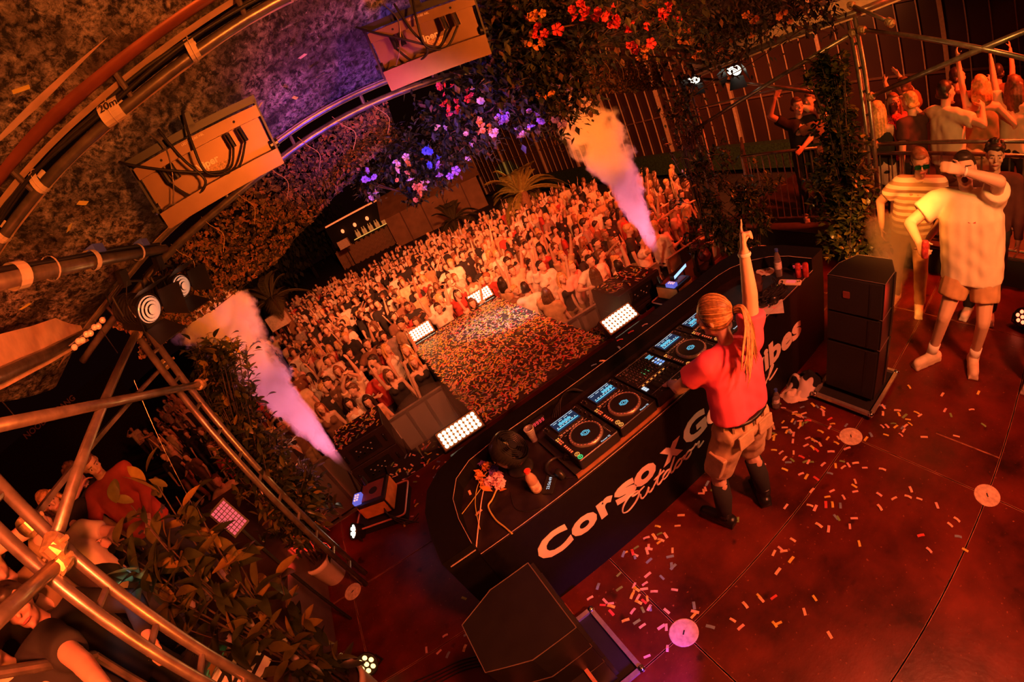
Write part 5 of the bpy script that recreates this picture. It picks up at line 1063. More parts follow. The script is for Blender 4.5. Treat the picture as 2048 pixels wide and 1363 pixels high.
# ------------------------------------------------------------------ overhead strobes
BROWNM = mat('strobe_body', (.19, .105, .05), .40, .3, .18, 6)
def strobe(P0, P1, P2, d, label, lip_h=.09):
    a, b_, c = at(*P0, d=d), at(*P1, d=d + .02), at(*P2, d=d)
    ex = (b_ - a).normalized(); ey = (c - a); ey = (ey - ex * ey.dot(ex)); H = ey.length; ey.normalize(); ez = ex.cross(ey)
    if ez.dot(Vector(CAMC) - a) < 0: ez = -ez
    W = (b_ - a).length; e = empty('strobe_light', a, label=label, cat='strobe'); M = frame((0, 0, 0), ex, ey, ez)
    B = lambda nm, c_, s, m, par=e: MB().box(c_, s, M).build(nm, m, par)
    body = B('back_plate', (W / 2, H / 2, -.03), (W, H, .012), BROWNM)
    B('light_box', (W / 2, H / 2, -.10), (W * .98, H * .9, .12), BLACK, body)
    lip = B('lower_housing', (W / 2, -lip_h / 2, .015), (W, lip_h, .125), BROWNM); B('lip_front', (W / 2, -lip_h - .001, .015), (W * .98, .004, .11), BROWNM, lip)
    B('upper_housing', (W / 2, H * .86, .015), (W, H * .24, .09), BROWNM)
    for x in (-.012, W + .012):
        B('yoke_arm', (x, H * .45, -.02), (.010, H * 1.3, .05), BLACK); MB().cyl(M @ Vector((x - .02, .02, -.02)), M @ Vector((x + .02, .02, -.02)), .022, n=12).build('yoke_knob', BLACKPL, e)
    B('yoke_bar', (W / 2, H * 1.12, -.02), (W + .04, .035, .05), BLACK)
    B('truss_clamp', (W * .5, H * 1.3, -.02), (.05, .07, .05), BLACK)
    for i, x in enumerate((.10, .14, W - .17, W - .11)): MB().cyl(M @ Vector((x, H * .72, .02)), M @ Vector((x + .005, H * .40, .03)), .014, n=10).build('connector', CHROME if i > 1 else BLACKPL, e)
    lab = B('rating_label', (W * .56, .035, -.0235), (.09, .045, .001), mat('label_print', (.62, .40, .22), .6, var=.5, scale=140), body)
    lettering('maker_name', 'Viper', .048, mat('pale_print', (.95, .85, .72), .6), body, M @ T(W * .40, H * .30, -.0232), extrude=.0004, offset=.0015)
    lettering('small_print', 'LED STROBE ABL', .014, mat('pale_print', (.85, .70, .55), .6), body, M @ T(W * .38, H * .90, .0606), extrude=.0003)
    for sx in (.12, W - .12): MB().cyl(M @ Vector((sx, H * .86, .0602)), M @ Vector((sx, H * .86, .062)), .006, n=8).build('screw', BLACKM, body)
    for k, pts in enumerate(([(.10, H * .40, .03), (.16, -.01, .06), (.24, H * .1, .09), (.20, H * .7, .08), (.17, H * 1.4, .05)], [(W - .17, H * .40, .03), (W - .22, .02, .05), (W * .5, H * .15, .08), (.15, H * .55, .09), (.02, H * 1.0, .06), (-.04, H * 1.25, .0)], [(W - .11, H * .4, .03), (W - .2, .0, .06), (W * .45, H * .2, .1), (W * .45, H * .8, .1), (W * .5, H * 1.5, .04)], [(.05, -.02, .05), (.12, H * .4, .07), (.16, H * 1.0, .06), (.12, H * 1.5, .02)])):
        MB().tube([M @ p for p in smoothpath(pts)], .006 if k < 3 else .003, 6).build('cable', RUBBER if k < 3 else STEEL, e, smooth=True)
    MB().tube([M @ Vector((.05 + .03 * math.cos(a), -.01 + .018 * math.sin(a), .06)) for a in np.linspace(0, 2 * PI, 12)], .004, 5).build('carabiner', CHROME, e)
    return e
strobe((322, 424), (548, 297), (266, 338), 2.15, 'left brown strobe unit hanging from the second arch, rear side visible', .075)
strobe((768, 142), (966, 68), (724, 72), 2.30, 'right brown strobe unit hanging beside the flowers, rear side visible', .10)
# ------------------------------------------------------------------ barn-door spotlights
def fresnel(p, aim, label, r=.085, L=.26, glow=1.2, power=0, col=(1, .9, .75)):
    e = empty('spotlight', p, label=label, cat='spotlight'); w = (Vector(aim) - p).normalized(); s_, t_, w_ = basis(w); M = frame((0, 0, 0), s_, t_, w_)
    prof = [(r * .5, -L), (r * .95, -L * .92)]
    for i in range(7): z = -L * .85 + L * .7 * i / 6; prof += [(r, z), (r, z + L * .05), (r * .9, z + L * .055), (r * .9, z + L * .095)]
    prof += [(r, -.02), (r, 0)]
    h = MB().lathe(prof, 24, M).build('housing', BLACK, e); MB().box((0, -r * 1.05, -L * .5), (r * 1.1, r * .55, L * .9), M).build('driver_box', BLACKPL, h)
    MB().lathe([(r * .86, .004), (r * .5, .022), (.0005, .028)], 24, M, cap=False).build('lens', mat('fresnel_lens%d' % (glow * 100), (.75, .78, .70), .2, emit=(1, .95, .75), es=glow), e, smooth=True)
    for k in range(3): MB().lathe([(r * (.8 - .22 * k), .012 + .008 * k), (r * (.74 - .22 * k), .02 + .008 * k)], 24, M, cap=False).build('lens_ring', CHROME, e)
    for k in range(4):
        a = k * PI / 2; u = Vector((math.cos(a), math.sin(a), 0)); v = Vector((-math.sin(a), math.cos(a), 0)); c0 = u * r * 1.05; c1 = u * r * 1.75 + Vector((0, 0, r * 1.5))
        MB().add([M @ (c0 - v * r * .8), M @ (c0 + v * r * .8), M @ (c1 + v * r * 1.15), M @ (c1 - v * r * 1.15), M @ (c0 - v * r * .8 + u * .003), M @ (c0 + v * r * .8 + u * .003), M @ (c1 + v * r * 1.15 + u * .003), M @ (c1 - v * r * 1.15 + u * .003)], [(0, 1, 2, 3), (7, 6, 5, 4), (0, 3, 7, 4), (1, 5, 6, 2), (3, 2, 6, 7)]).build('barn_door', BLACK, e)
    MB().tube([M @ Vector((r * 1.1, 0, -L * .45)), M @ Vector((r * 1.2, r * 1.4, -L * .5)), M @ Vector((0, r * 1.9, -L * .5)), M @ Vector((-r * 1.2, r * 1.4, -L * .5)), M @ Vector((-r * 1.1, 0, -L * .45))], .009, 6).build('yoke', BLACK, e)
    MB().box((0, r * 2.1, -L * .5), (.045, .09, .05), M).build('clamp', BLACK, e)
    MB().tube([M @ p_ for p_ in smoothpath([(r * .7, -r * .9, -.02), (r * 1.1, 0, .0), (r * .9, r * .9, -.05), (0, r * 1.9, -L * .4)])], .003, 5).build('safety_wire', CHROME, e)
    MB().tube([M @ p_ for p_ in smoothpath([(0, -r * .6, -L), (0, 0, -L - .10), (.02, r * 1.2, -L - .06), (0, r * 2.2, -L * .6)])], .006, 6).build('cable', RUBBER, e)
    if power: lamp('spot_lamp', 'SPOT', p + w * .12, power, col, p + w * 3, .05, 45, .4)
    return e
fresnel(at(298, 618, d=2.55), (0.75, 1.05, 1.95), 'nearer ribbed spotlight with barn doors on the left boom', glow=.12)
fresnel(at(362, 572, d=2.95), (1.0, 1.5, 2.1), 'farther ribbed spotlight with barn doors on the left boom', r=.08, glow=.12)
fresnel(at(1388, 158, x=4.9), (2.6, 3.2, .6), 'small white-lit spotlight above the far right post', r=.09, glow=4)
fresnel(at(1468, 140, x=4.9), (2.6, 2.2, .8), 'small white-lit spotlight under the hanging leaves', r=.10, glow=4)

# moving head, blue LED bar and bulbs
q = at(1412, 548, z=0); e = empty('moving_head', (q.x, q.y, 0), -.4, 'black moving-head lamp with a red-lit drum behind the desk at right', 'stage light')
MB().rbox((0, 0, .06), (.28, .26, .12), .02).build('base', BLACK, e)
for s in (-1, 1): MB().rbox((s * .13, 0, .28), (.05, .12, .34), .02).build('yoke_arm', BLACK, e)
MB().lathe([(.05, -.16), (.095, -.12), (.10, .10), (.085, .15)], 22, T(0, 0, .38, rx=-.9)).build('head', mat('drum_painted_red_light', (.30, .05, .03), .4), e, smooth=True); MB().lathe([(.08, .151), (.0005, .156)], 20, T(0, 0, .38, rx=-.9), cap=False).build('lens', CHROME, e)  # red light on the drum is put into its colour
q = at(1356, 540, z=.38); e = empty('led_bar', (q.x, q.y, 0), .25, 'short pale blue glowing LED bar beside the right smoke machine', 'stage light'); MB().box((0, 0, .36), (.40, .06, .06)).build('housing', BLACK, e); MB().box((0, -.031, .365), (.38, .004, .045)).build('tube', emis('pale_blue_bar', (.35, .55, 1.0), 1.6), e)
for s in (-.15, .15): MB().cyl((s, 0, 0), (s, 0, .34), .012, n=8).build('leg', BLACK, e)
e = empty('bulb_string', at(182, 655, d=2.35), label='short string of round bulbs under the left roof edge beam', cat='lights'); O = e.location
for i in range(8): p_ = at(205 - 8 * i, 640 + 7 * i + (5 if i % 2 else 0), d=2.35) - O; o = MB().ell(p_, (.016, .016, .016), nu=10, nv=7).build('bulb', mat('clear_bulb', (.85, .75, .65), .1, .3), e, smooth=True)
MB().tube([at(210 - 9 * i, 634 + 7.2 * i, d=2.37) - O for i in range(9)], .005, 5).build('wire', RUBBER, e)
# cables on the floor by the dark stack
e = empty('cable_bundle', at(900, 1330, z=0), label='black cables running left from the dark loudspeaker stack', cat='cable'); O = Vector(e.location)
for k in range(4): MB().tube([p_ - O + Vector((0, 0, .006)) for p_ in smoothpath([at(1000, 1305 + 6 * k, z=0), at(930, 1318 + 7 * k, z=0), at(870, 1345 + 8 * k, z=0), at(800, 1375 + 8 * k, z=0)])], .006, 5).build('cable', RUBBER, e, smooth=True)
# ------------------------------------------------------------------ hall along the right, far fence, stalls
HALLM = mat('dark_hall_glass', (.055, .025, .02), .25, var=.3, scale=.4); BATT = mat('pale_batten', (.60, .42, .30), .6)
hall = MB().box((15.2, 20, 2.6), (.3, 62, 7.6)).build('wall_right', HALLM); tag(hall, 'dark hall front with thin pale uprights behind the platform', kind='structure')
me_b = MB().box((0, 0, 0), (.05, .035, 6.2)).mesh('batten', BATT); me_c = MB().box((0, 0, 0), (.14, .13, 6.4)).mesh('column', BATT)
y = -9.0; k = 0
while y < 46:
    link('column' if k % 6 == 0 else 'batten', me_c if k % 6 == 0 else me_b, hall, (14.98, y, 2.2 if k % 6 else 2.1)); y += .62 if y < 24 else .95; k += 1
for z in (-.4, 1.35, 3.4): MB().box((14.99, 18, z), (.06, 56, .07)).build('cross_beam', mat('dark_red_beam', (.16, .07, .05), .6), hall)
MB().box((14.6, 12, -.75), (.6, 40, .9)).build('plinth_hedge', mat('dark_hedge', (.02, .05, .02), .95, var=.6, scale=14, bump=1.0), hall)
# wooden fence at the back
f0, f1 = at(690, 540, z=-1.45), at(812, 478, z=-1.45); f0.z = f1.z = -1.45
def far(name, label, cat, p): return empty(name, p, label=label, cat=cat)
e = far('wooden_fence', 'orange-lit plank fence behind the crowd, below the dark bar stall', 'fence', f0); dirv = (f1 - f0); n = 46
me_p = MB().box((0, 0, .9), (dirv.length / n * .92, .05, 1.8)).mesh('plank', mat('fence_wood', (.42, .24, .14), .8, var=.3, scale=3))
for i in range(n): link('plank', me_p, e, dirv * ((i + .5) / n) + Vector((0, 0, .1 * math.sin(i * 1.7))), (0, 0, math.atan2(dirv.y, dirv.x)))
# bar stall
q = at(745, 480, y=39.0); e = far('bar_stall', 'dark bar stall with a red light line and glowing shelf', 'stall', (q.x, 39, -1.45)); rz = math.atan2(dirv.y, dirv.x); e.rotation_euler = (0, 0, rz)
MB().box((0, 1.2, 2.2), (7.0, 2.6, 4.4)).build('back_wall', BLACKM, e); MB().box((0, -.6, 4.3), (7.4, 2.6, .25)).build('roof', BLACKM, e)
MB().box((0, -1.85, 4.25), (5.6, .10, .14)).build('light_line', emis('red_line', (1.0, .16, .04), 1.6), e); MB().box((0, -.9, .75), (6.4, .6, 1.5)).build('counter', BLACKM, e)
MB().box((.5, -.7, 2.0), (3.6, .3, .06)).build('shelf', emis('shelf_painted_glow', (1.0, .42, .08), 1.0), e)  # shelf emits to stand for warm light falling on it
for i in range(16): MB().lathe([(.10, 0), (.10, .4), (.04, .55), (.04, .7)], 8, T(-1.1 + .22 * i, -.6, 2.05)).build('bottle', emis('bottle_painted_glow', (1.0, .25, .05), .5) if i % 3 else BLACKM, e)  # most bottles emit too, standing for the warm light on them
for i in range(3): MB().ell((-2.0 + 1.3 * i, -.4, 3.2), (.16, .16, .2), nu=8, nv=6).build('lamp', emis('red_bulb', (1, .2, .06), 2.2), e)
# tent with brown tarpaulin roof
q = at(895, 430, y=35.0); e = far('marquee', 'brown tarpaulin marquee with pitched roof behind the small palm', 'tent', (q.x - .6, 35.0, -1.45)); e.rotation_euler = (0, 0, rz)
TARP = mat('brown_tarp', (.42, .22, .12), .7, var=.2, scale=1.5)
MB().box((0, 0, 1.3), (8.2, 5.0, 2.6)).build('wall', TARP, e); MB().prism([(-2.9, 2.6), (2.9, 2.6), (0, 4.4)], -4.4, 4.4, Matrix(((0, 0, 1, 0), (1, 0, 0, 0), (0, 1, 0, 0), (0, 0, 0, 1)))).build('roof', TARP, e)
for x in (-2.7, -.9, .9, 2.7): MB().box((x, -2.53, 1.3), (.09, .06, 2.6)).build('pole', mat('dark_red_beam', (.16, .07, .05), .6), e)
q = at(1060, 345, y=40.0); e = far('shed', 'second low tarpaulin shed behind the large palm', 'shed', (q.x, 41, -1.45)); MB().box((0, 0, 1.3), (9, 4, 2.6)).build('wall', TARP, e); MB().box((0, 0, 2.75), (9.6, 4.8, .25)).build('roof', TARP, e)
# small sign boxes in the crowd
for (px, py, d, w, h, lab) in ((556, 640, 16, .75, .55, 'pale blank board on a stand above the left crowd'), (688, 487, 30, .8, .6, 'small pale lit board beside the dark trees')):
    q = at(px, py, d=d); e = far('board_on_stand', lab, 'board', (q.x, q.y, -1.45)); MB().box((0, 0, q.z + 1.45), (w, .3, h)).build('board', mat('pale_board', (.75, .60, .48), .6), e); MB().cyl((0, 0, 0), (0, 0, q.z + 1.45), .04, n=8).build('stand', BLACKM, e); e.rotation_euler = (0, 0, -.3)
# dark trees at the back left
def leafcard(b, c, s, rng, el=.35):
    d = Vector((rng.gauss(0, 1), rng.gauss(0, 1), rng.gauss(0, .7))).normalized(); s_, t_, w_ = basis(d); c = Vector(c)
    b.add([c - t_ * s, c + s_ * s * el, c + t_ * s, c - s_ * s * el], [(0, 1, 2, 3)])
DKLEAF = mat('dark_foliage', (.015, .022, .010), .8, var=.5)
for i, (px, py, d, r) in enumerate(((590, 475, 46, 4.2), (635, 450, 54, 4.2), (520, 520, 34, 3.6), (440, 640, 30, 3.2))):
    q = at(px, py, d=d); rng = random.Random(i); e = far('tree', ('black tree right of the left palm', 'black tree left of the bar stall', 'black tree under the camouflage net', 'black tree behind the left spotlights')[i], 'tree', (q.x, q.y, -1.45)); zc = q.z + 1.45
    MB().cyl((0, 0, 0), (0, 0, zc), .25, .15, 8).build('trunk', BLACKM, e); b = MB()
    for k in range(900):
        u = Vector((rng.gauss(0, 1), rng.gauss(0, 1), rng.gauss(0, 1))).normalized() * r * rng.random()**.4; leafcard(b, (u.x, u.y, zc + u.z), .28, rng, .5)
    o = b.build('crown', DKLEAF, e); o['kind'] = 'stuff'
# palms
PALM = mat('palm_green', (.26, .24, .05), .6, var=.3); TRUNK = mat('palm_trunk', (.22, .12, .06), .9, bump=1.0)
def palm(px, py, d, label, L, nf, pm):
    q = at(px, py, d=d); e = empty('palm_tree', (q.x, q.y, -1.45), label=label, cat='palm'); zc = q.z + 1.45; rng = random.Random(int(px))
    MB().tube([(0, 0, 0), (.05, 0, zc * .5), (0, 0, zc)], [.28, .22, .26], 10).build('trunk', TRUNK, e, smooth=True)
    for i in range(nf):
        a = 2 * PI * i / nf * 2.4 + rng.uniform(-.2, .2); el = rng.uniform(.15, 1.35); b = MB(); l = L * rng.uniform(.8, 1.1); P = []
        for t in np.linspace(0, 1, 12):
            r = l * t; z = l * t * math.sin(el) - (.75 if el < .9 else .5) * l * t * t; P.append(Vector((math.cos(a) * r * math.cos(el), math.sin(a) * r * math.cos(el), zc + z)))
        b.tube(P, [.035 * (1 - .85 * t) for t in np.linspace(0, 1, 12)], 5)
        for k in range(2, 44):
            t = k / 44 * 11; j = min(int(t), 10); p0 = P[j].lerp(P[j + 1], t - j); tan = (P[j + 1] - P[j]).normalized(); s_, t_, w_ = basis(tan)
            ll = l * .26 * math.sin(PI * (.12 + .86 * k / 44))
            for sg in (-1, 1):
                tip = p0 + (s_ * sg * .8 + tan * .65 - Vector((0, 0, .22))) * ll; mid = p0.lerp(tip, .5); b.add([p0, mid + tan * .035, tip, mid - tan * .035], [(0, 1, 2, 3)])
        b.build('frond', pm, e)
    return e
palm(1042, 385, 17, 'large palm with arching fronds in the middle of the crowd', 2.4, 15, PALM)
palm(908, 440, 24, 'darker small palm in front of the marquee', 2.2, 13, mat('palm_dark', (.07, .06, .02), .7))
palm(545, 600, 17, 'dim palm behind the top of the left plume', 2.0, 12, mat('palm_dark', (.07, .06, .02), .7))
lamp('green_gobo_lamp', 'SPOT', (1.8, 3.2, 3.3), 5000, (.08, 1.0, .22), at(1010, 325, d=17), .05, 4.2, .3)
# emergency-exit sign wall at the far left
q = at(70, 880, d=27); e = far('sign_wall', 'dark hedge wall lettered NOODUITGANG at the far left', 'wall', (q.x, q.y, -1.45)); e.rotation_euler = (0, 0, .78)
MB().box((0, 0, 1.8), (11, .3, 5.0)).build('hedge_wall', mat('dark_hedge2', (.022, .020, .014), .95, var=.9, scale=20, bump=1.0), e)
lettering('exit_lettering', 'NOODUITGANG', .42, mat('dull_white_lettering', (.55, .40, .34), .6), e, T(-.3, -.16, q.z + 1.75) @ Euler((PI / 2, 0, 0)).to_matrix().to_4x4(), extrude=.01, offset=.008)
# ------------------------------------------------------------------ left platform and the people on it
LPZ = .62
o = MB().box((-4.4, 2.0, LPZ - .3), (5.2, 6.0, .6)).build('floor_platform_left', mat('platform_ply', (.10, .06, .05), .6)); tag(o, kind='structure')
def lvip(label, px, py, d, rz, h=1.74, **k):
    q = at(px, py, d=d); g = k.pop('z', LPZ); hh = (q.z - g) / 1.62 * 1.75
    return person(label, (q.x, q.y, g), rz, max(1.5, min(1.95, hh)), group='people on the left platform', voxel=.013, **k)
lvip('woman with long straight blond hair in the gap of the left brace', 100, 1002, 4.5, -.75 - PI / 2, top=('tee', BLACKC), bottom=('trousers', BLACKC), hair='long', hairmat=HAIRM['blond'], fem=True, look=(.0, -.15, .2))
lvip('young man with dark hair in cream shirt under the blond woman', 88, 1052, 3.9, -.9 - PI / 2, top=('tee', CREAM), bottom=('trousers', DENIM), hair='short', look=(-.3, .1, .25), arms={'L': ((-.30, .40, 1.30), (-.6, -.4, -.6))}, hands={'L': ('fist', None)})
lvip('man in an open dark red shirt with bare chest looking down', 182, 928, 4.3, -1.2 - PI / 2, top=('long', REDCL), bottom=('trousers', DENIM), hair='short', hairmat=HAIRM['brown'], girth=1.12, look=(.4, -.4, .1), arms={'L': ((-.15, .36, 1.05), (-1, -.3, -.3)), 'R': ((.20, .34, 1.10), (1, -.3, -.3))})
lvip('man with a white headband behind the open red shirt', 150, 948, 4.9, -1.0 - PI / 2, top=('tee', BLACKC), bottom=('trousers', BLACKC), hair='curly', hairmat=HAIRM['brown'], look=(-.3, -.2, 0), arms={'R': ((.02, .22, 1.52), (1, -.2, -.4))})
lvip('dark-haired man in black jacket leaning on the rail at the lower left', 36, 1185, 2.75, -.9 - PI / 2, top=('long', BLACKC), bottom=('trousers', BLACKC), hair='short', skin=1, lean=(0, .12), arms={'L': ((-.32, .50, 1.18), (-1, -.3, -.3)), 'R': ((.15, .52, 1.22), (1, -.3, -.3))}, hands={'L': ('relaxed', (0, .2, 1)), 'R': ('relaxed', (0, .2, 1))})
q = at(205, 1302, d=2.25)
lvip('person in black flower-print top, hands on the rail at the bottom left', -60, 1290, 2.2, -.55 - PI / 2, top=('tee', BLACKC), bottom=('trousers', BLACKC), hair='short', arms={'L': ((-.10, .62, 1.30), (-1, -.3, -.3)), 'R': ((.32, .55, 1.26), (1, -.3, -.3))}, hands={'L': ('relaxed', (0, .2, 1)), 'R': ('relaxed', (0, .2, 1))}, face=False)
lvip('person in olive knit sleeve raising an elbow beside the near left post', -30, 1120, 2.9, -.6 - PI / 2, top=('tee', OLIVE), bottom=('trousers', BLACKC), hair='short', arms={'L': ((-.05, .30, 1.65), (-1, .2, .3)), 'R': ((.28, .2, 1.5), (1, -.2, -.4))}, face=False)
# rail and counter in front of them
a, c = at(150, 1363, d=2.1), at(330, 1180, d=2.9)
e = empty('bar_counter', at(395, 1318, d=2.9), label='white and teal lit counter panels under the near left post', cat='counter'); O = e.location.copy()
e.rotation_euler = (0, 0, .9); 
MB().box((0, 0, -.2), (.42, .22, .36)).build('front_panel', mat('white_panel', (.75, .80, .82), .4), e); MB().box((-.02, -.12, -.02), (.36, .02, .06)).build('teal_strip', mat('teal_panel', (.05, .45, .45), .4), e)
for k in range(3): MB().box((0, -.114, -.12 - .09 * k), (.42, .012, .02)).build('slat', BLACKM, e)
MB().box((0, 0, .0), (.46, .26, .03)).build('top', mat('dark_top', (.05, .05, .06), .4), e)
lamp('cool_counter_lamp', 'SPOT', O + Vector((.35, -.15, .75)), 5, (.55, .8, 1.0), O + Vector((0, 0, -.1)), .05, 80, .5)
rail_a, rail_b = at(-40, 1350, d=2.0), at(190, 1310, d=2.3)
e = empty('hand_rail', rail_a, label='short dark hand rail under the resting hands at the lower left', cat='rail'); MB().cyl((0, 0, 0), rail_b - rail_a, .022, n=10).build('tube', STEEL, e); MB().cyl(rail_b - rail_a, rail_b - rail_a + Vector((0, 0, -1.3)), .02, n=8).build('post', STEEL, e)
# red LED panel light among the leaves
q = at(458, 1035, d=3.3); e = empty('panel_light', q, label='small pink-lit LED panel between the two left shrubs', cat='stage light'); w_ = (Vector(CAMC) - q + Vector((.5, 0, 0))).normalized(); s_, t_, w_ = basis(w_); M = frame((0, 0, 0), s_, t_, w_)
MB().box((0, 0, -.03), (.16, .25, .06), M).build('housing', BLACK, e)
for i in range(5):
    for j in range(8): MB().box((-.055 + .0275 * i, -.098 + .028 * j, .003), (.022, .022, .006), M).build('cell', emis('pink_cells', (1.0, .12, .14), .9), e)
MB().cyl((0, 0, -.1), (0, 0, -1.6), .015, n=8).build('stand', BLACK, e)
# guy wires
for i, (a, c) in enumerate(((at(268, 760, d=3.0), at(512, 1212, d=3.6)), (at(190, 640, d=2.6), at(235, 705, d=3.4)), (at(-10, 785, d=2.6), at(30, 832, d=3.2)), (at(1375, 165, x=5.1), at(1530, 360, x=4.6)))):
    o = MB().cyl((0, 0, 0), c - a, .003, n=5).build('guy_wire', STEEL, None, a); tag(o, ('thin guy wire slanting through the left shrubs', 'short wire below the left spotlights', 'wire stub at the left edge above the level brace', 'thin guy wire slanting down from the far right post')[i], 'wire')
# ------------------------------------------------------------------ the crowd
TOPS = {'white t-shirt': mat('crowd_white', (.80, .72, .64), .85), 'cream t-shirt': mat('crowd_cream', (.72, .56, .38), .85), 'black t-shirt': mat('crowd_black', (.025, .02, .02), .9), 'tan shirt': mat('crowd_tan', (.48, .30, .17), .9), 'dark red top': mat('crowd_red', (.45, .05, .04), .9), 'grey shirt': mat('crowd_grey', (.30, .24, .22), .9), 'brown top': mat('crowd_brown', (.20, .10, .06), .9), 'pale pink top': mat('crowd_pink', (.78, .48, .42), .9)}
TW = [('white t-shirt', 4.5), ('cream t-shirt', 3.5), ('black t-shirt', 7.5), ('tan shirt', 2), ('dark red top', 1.2), ('grey shirt', 1.5), ('brown top', 2), ('pale pink top', 1.2)]
BOT = [mat('crowd_jeans', (.05, .05, .08), .9), mat('crowd_khaki', (.28, .19, .10), .9), BLACKC]
HN = {'dark': 'dark', 'brown': 'brown', 'blond': 'blond', 'grey': 'auburn'}
U = lambda s, x=.2, y=.12, z=1.98: ((s * x, y, z), (s, -.3, .1))
GEST = {'arms at the sides': {}, 'left arm raised': {'L': U(-1)}, 'right arm raised': {'R': U(1)}, 'both arms raised': {'L': U(-1, .3), 'R': U(1, .3)}, 'hands clapping overhead': {'L': U(-1, .05, .2, 1.85), 'R': U(1, .05, .2, 1.85)}, 'a phone held up': {'R': ((.12, .38, 1.65), (1, -.2, -.5))}, 'elbow bent with a drink': {'R': ((.2, .32, 1.25), (1, -.4, -.5))}, 'a pointing hand forward': {'L': ((-.22, .46, 1.55), (-1, -.2, -.4))}}
VAR = []
_rng = random.Random(21)
for g in GEST:
    for fem, hr in ((False, 'short'), (True, 'long'), (False, 'short')) if g not in ('arms at the sides',) else ((False, 'short'), (True, 'long'), (True, 'bun'), (False, 'curly')):
        VAR.append(dict(fem=fem, hair=hr, gest=g, arms=GEST[g], girth=_rng.uniform(.95, 1.1) if not fem else .96, lean=(_rng.uniform(-.05, .05), _rng.uniform(-.02, .08)), look=(_rng.uniform(-.4, .4), _rng.uniform(.0, .25), 0), top='tank' if fem and _rng.random() < .5 else 'tee', hairmat=HAIRM['dark'], hairlen=.28, feet={'L': (-.13, _rng.uniform(-.05, .08), 0), 'R': (.13, _rng.uniform(-.08, .05), 0)}))
for vi, v in enumerate(VAR):
    J = skeleton(v)
    for lod, vx in (('A', .020), ('B', .030), ('C', .052)):
        fine = lod == 'A'; k = 'crowd%d%s' % (vi, lod)
        parts = [body_mb(v, J, fine), top_mb(v, J, v['top'], fine), bottom_mb(v, J, 'trousers', fine), hair_mb(v, J, v['hair'], fine)]
        for s, mb in enumerate(parts): FUSE.append(([((k, s), mb, vx * (.8 if s in (0, 3) and lod != 'C' else 1), 3 if lod != 'C' else 2, 0.004 if lod == 'A' and s in (1, 2) else 0, vi)], None))
POLY = [(470, 700), (520, 655), (560, 610), (620, 575), (690, 545), (745, 522), (810, 487), (900, 452), (1000, 408), (1100, 372), (1160, 360), (1230, 368), (1290, 335), (1345, 330), (1392, 395), (1438, 470), (1400, 480), (1300, 560), (1225, 600), (1115, 655), (1085, 645), (985, 590), (850, 655), (844, 700), (900, 785), (780, 850), (640, 925), (560, 960), (420, 980), (300, 960), (300, 820), (345, 770), (430, 800)]
def inside(x, y, P):
    c = False; j = len(P) - 1
    for i in range(len(P)):
        if (P[i][1] > y) != (P[j][1] > y) and x < (P[j][0] - P[i][0]) * (y - P[i][1]) / (P[j][1] - P[i][1]) + P[i][0]: c = not c
        j = i
    return c
GZC = -1.45
PICK = lambda rng: rng.choices([t for t, _ in TW], [w for _, w in TW])[0]
def vsel(g, fem): return next(i for i, v in enumerate(VAR) if v['gest'] == g and v['fem'] == fem)
CROWD = []      # (x, y, rz, h, variant, top, hair, skin, extra label)
def spot(px, py, rz, h, g, fem, top, hair, lab, zhead=None):
    z = GZC + 1.62 * h / 1.75 if zhead is None else zhead; q = at(px, py, z=z); CROWD.append((q.x, q.y, rz, h, vsel(g, fem), top, hair, 0, lab))
spot(877, 615, PI, 1.80, 'both arms raised', False, 'white t-shirt', 'dark', 'man in white t-shirt and sunglasses, both arms raised at the runway tip')
spot(826, 722, PI + .1, 1.68, 'arms at the sides', True, 'black t-shirt', 'blond', 'blond woman in black tank top at the left runway edge')
spot(776, 748, PI, 1.68, 'right arm raised', True, 'black t-shirt', 'brown', 'woman in black vest with long brown hair next to the barrier')
spot(812, 700, PI, 1.68, 'left arm raised', True, 'black t-shirt', 'blond', 'laughing blond woman with raised arm behind the black tank top')
spot(728, 690, PI + .1, 1.82, 'elbow bent with a drink', False, 'brown top', 'dark', 'bearded man in brown printed top, left of the runway')
spot(655, 722, PI - .1, 1.80, 'a phone held up', False, 'white t-shirt', 'dark', 'man in loose white t-shirt hand to his face, left crowd')
spot(735, 800, PI, 1.66, 'arms at the sides', True, 'tan shirt', 'dark', 'dark-haired woman head bowed at the left barrier')
spot(700, 765, PI + .3, 1.70, 'hands clapping overhead', False, 'cream t-shirt', 'brown', 'person with hands clasped overhead at the left barrier')
spot(640, 815, PI, 1.72, 'right arm raised', True, 'brown top', 'grey', 'auburn woman in brown top behind the left plume edge')
spot(1056, 576, PI + 2.6, 1.80, 'elbow bent with a drink', False, 'white t-shirt', 'dark', 'man in white raglan t-shirt and dark cap turned away by the runway')
spot(1096, 590, PI + 2.3, 1.70, 'a pointing hand forward', True, 'tan shirt', 'brown', 'long-haired woman in tan top reaching an arm out at the right barrier')
spot(1002, 565, PI + 2.0, 1.68, 'right arm raised', True, 'tan shirt', 'dark', 'bare-shouldered woman with long dark hair right of the far blinder')
spot(1122, 556, PI + .2, 1.68, 'left arm raised', True, 'black t-shirt', 'blond', 'smiling blond woman in black near the right barrier')
spot(1137, 533, PI + .4, 1.78, 'arms at the sides', False, 'pale pink top', 'blond', 'pale-haired person lit bright white near the right barrier')
spot(1172, 523, PI - .2, 1.80, 'elbow bent with a drink', False, 'white t-shirt', 'dark', 'dark-haired man in white t-shirt near the right barrier')
spot(1190, 548, PI + 2.8, 1.70, 'arms at the sides', True, 'brown top', 'brown', 'woman in brown top with long straight hair, back turned, at the right barrier')
spot(1232, 535, PI + 2.6, 1.74, 'right arm raised', False, 'grey shirt', 'dark', 'dark-haired man in grey shirt left of the right plume')
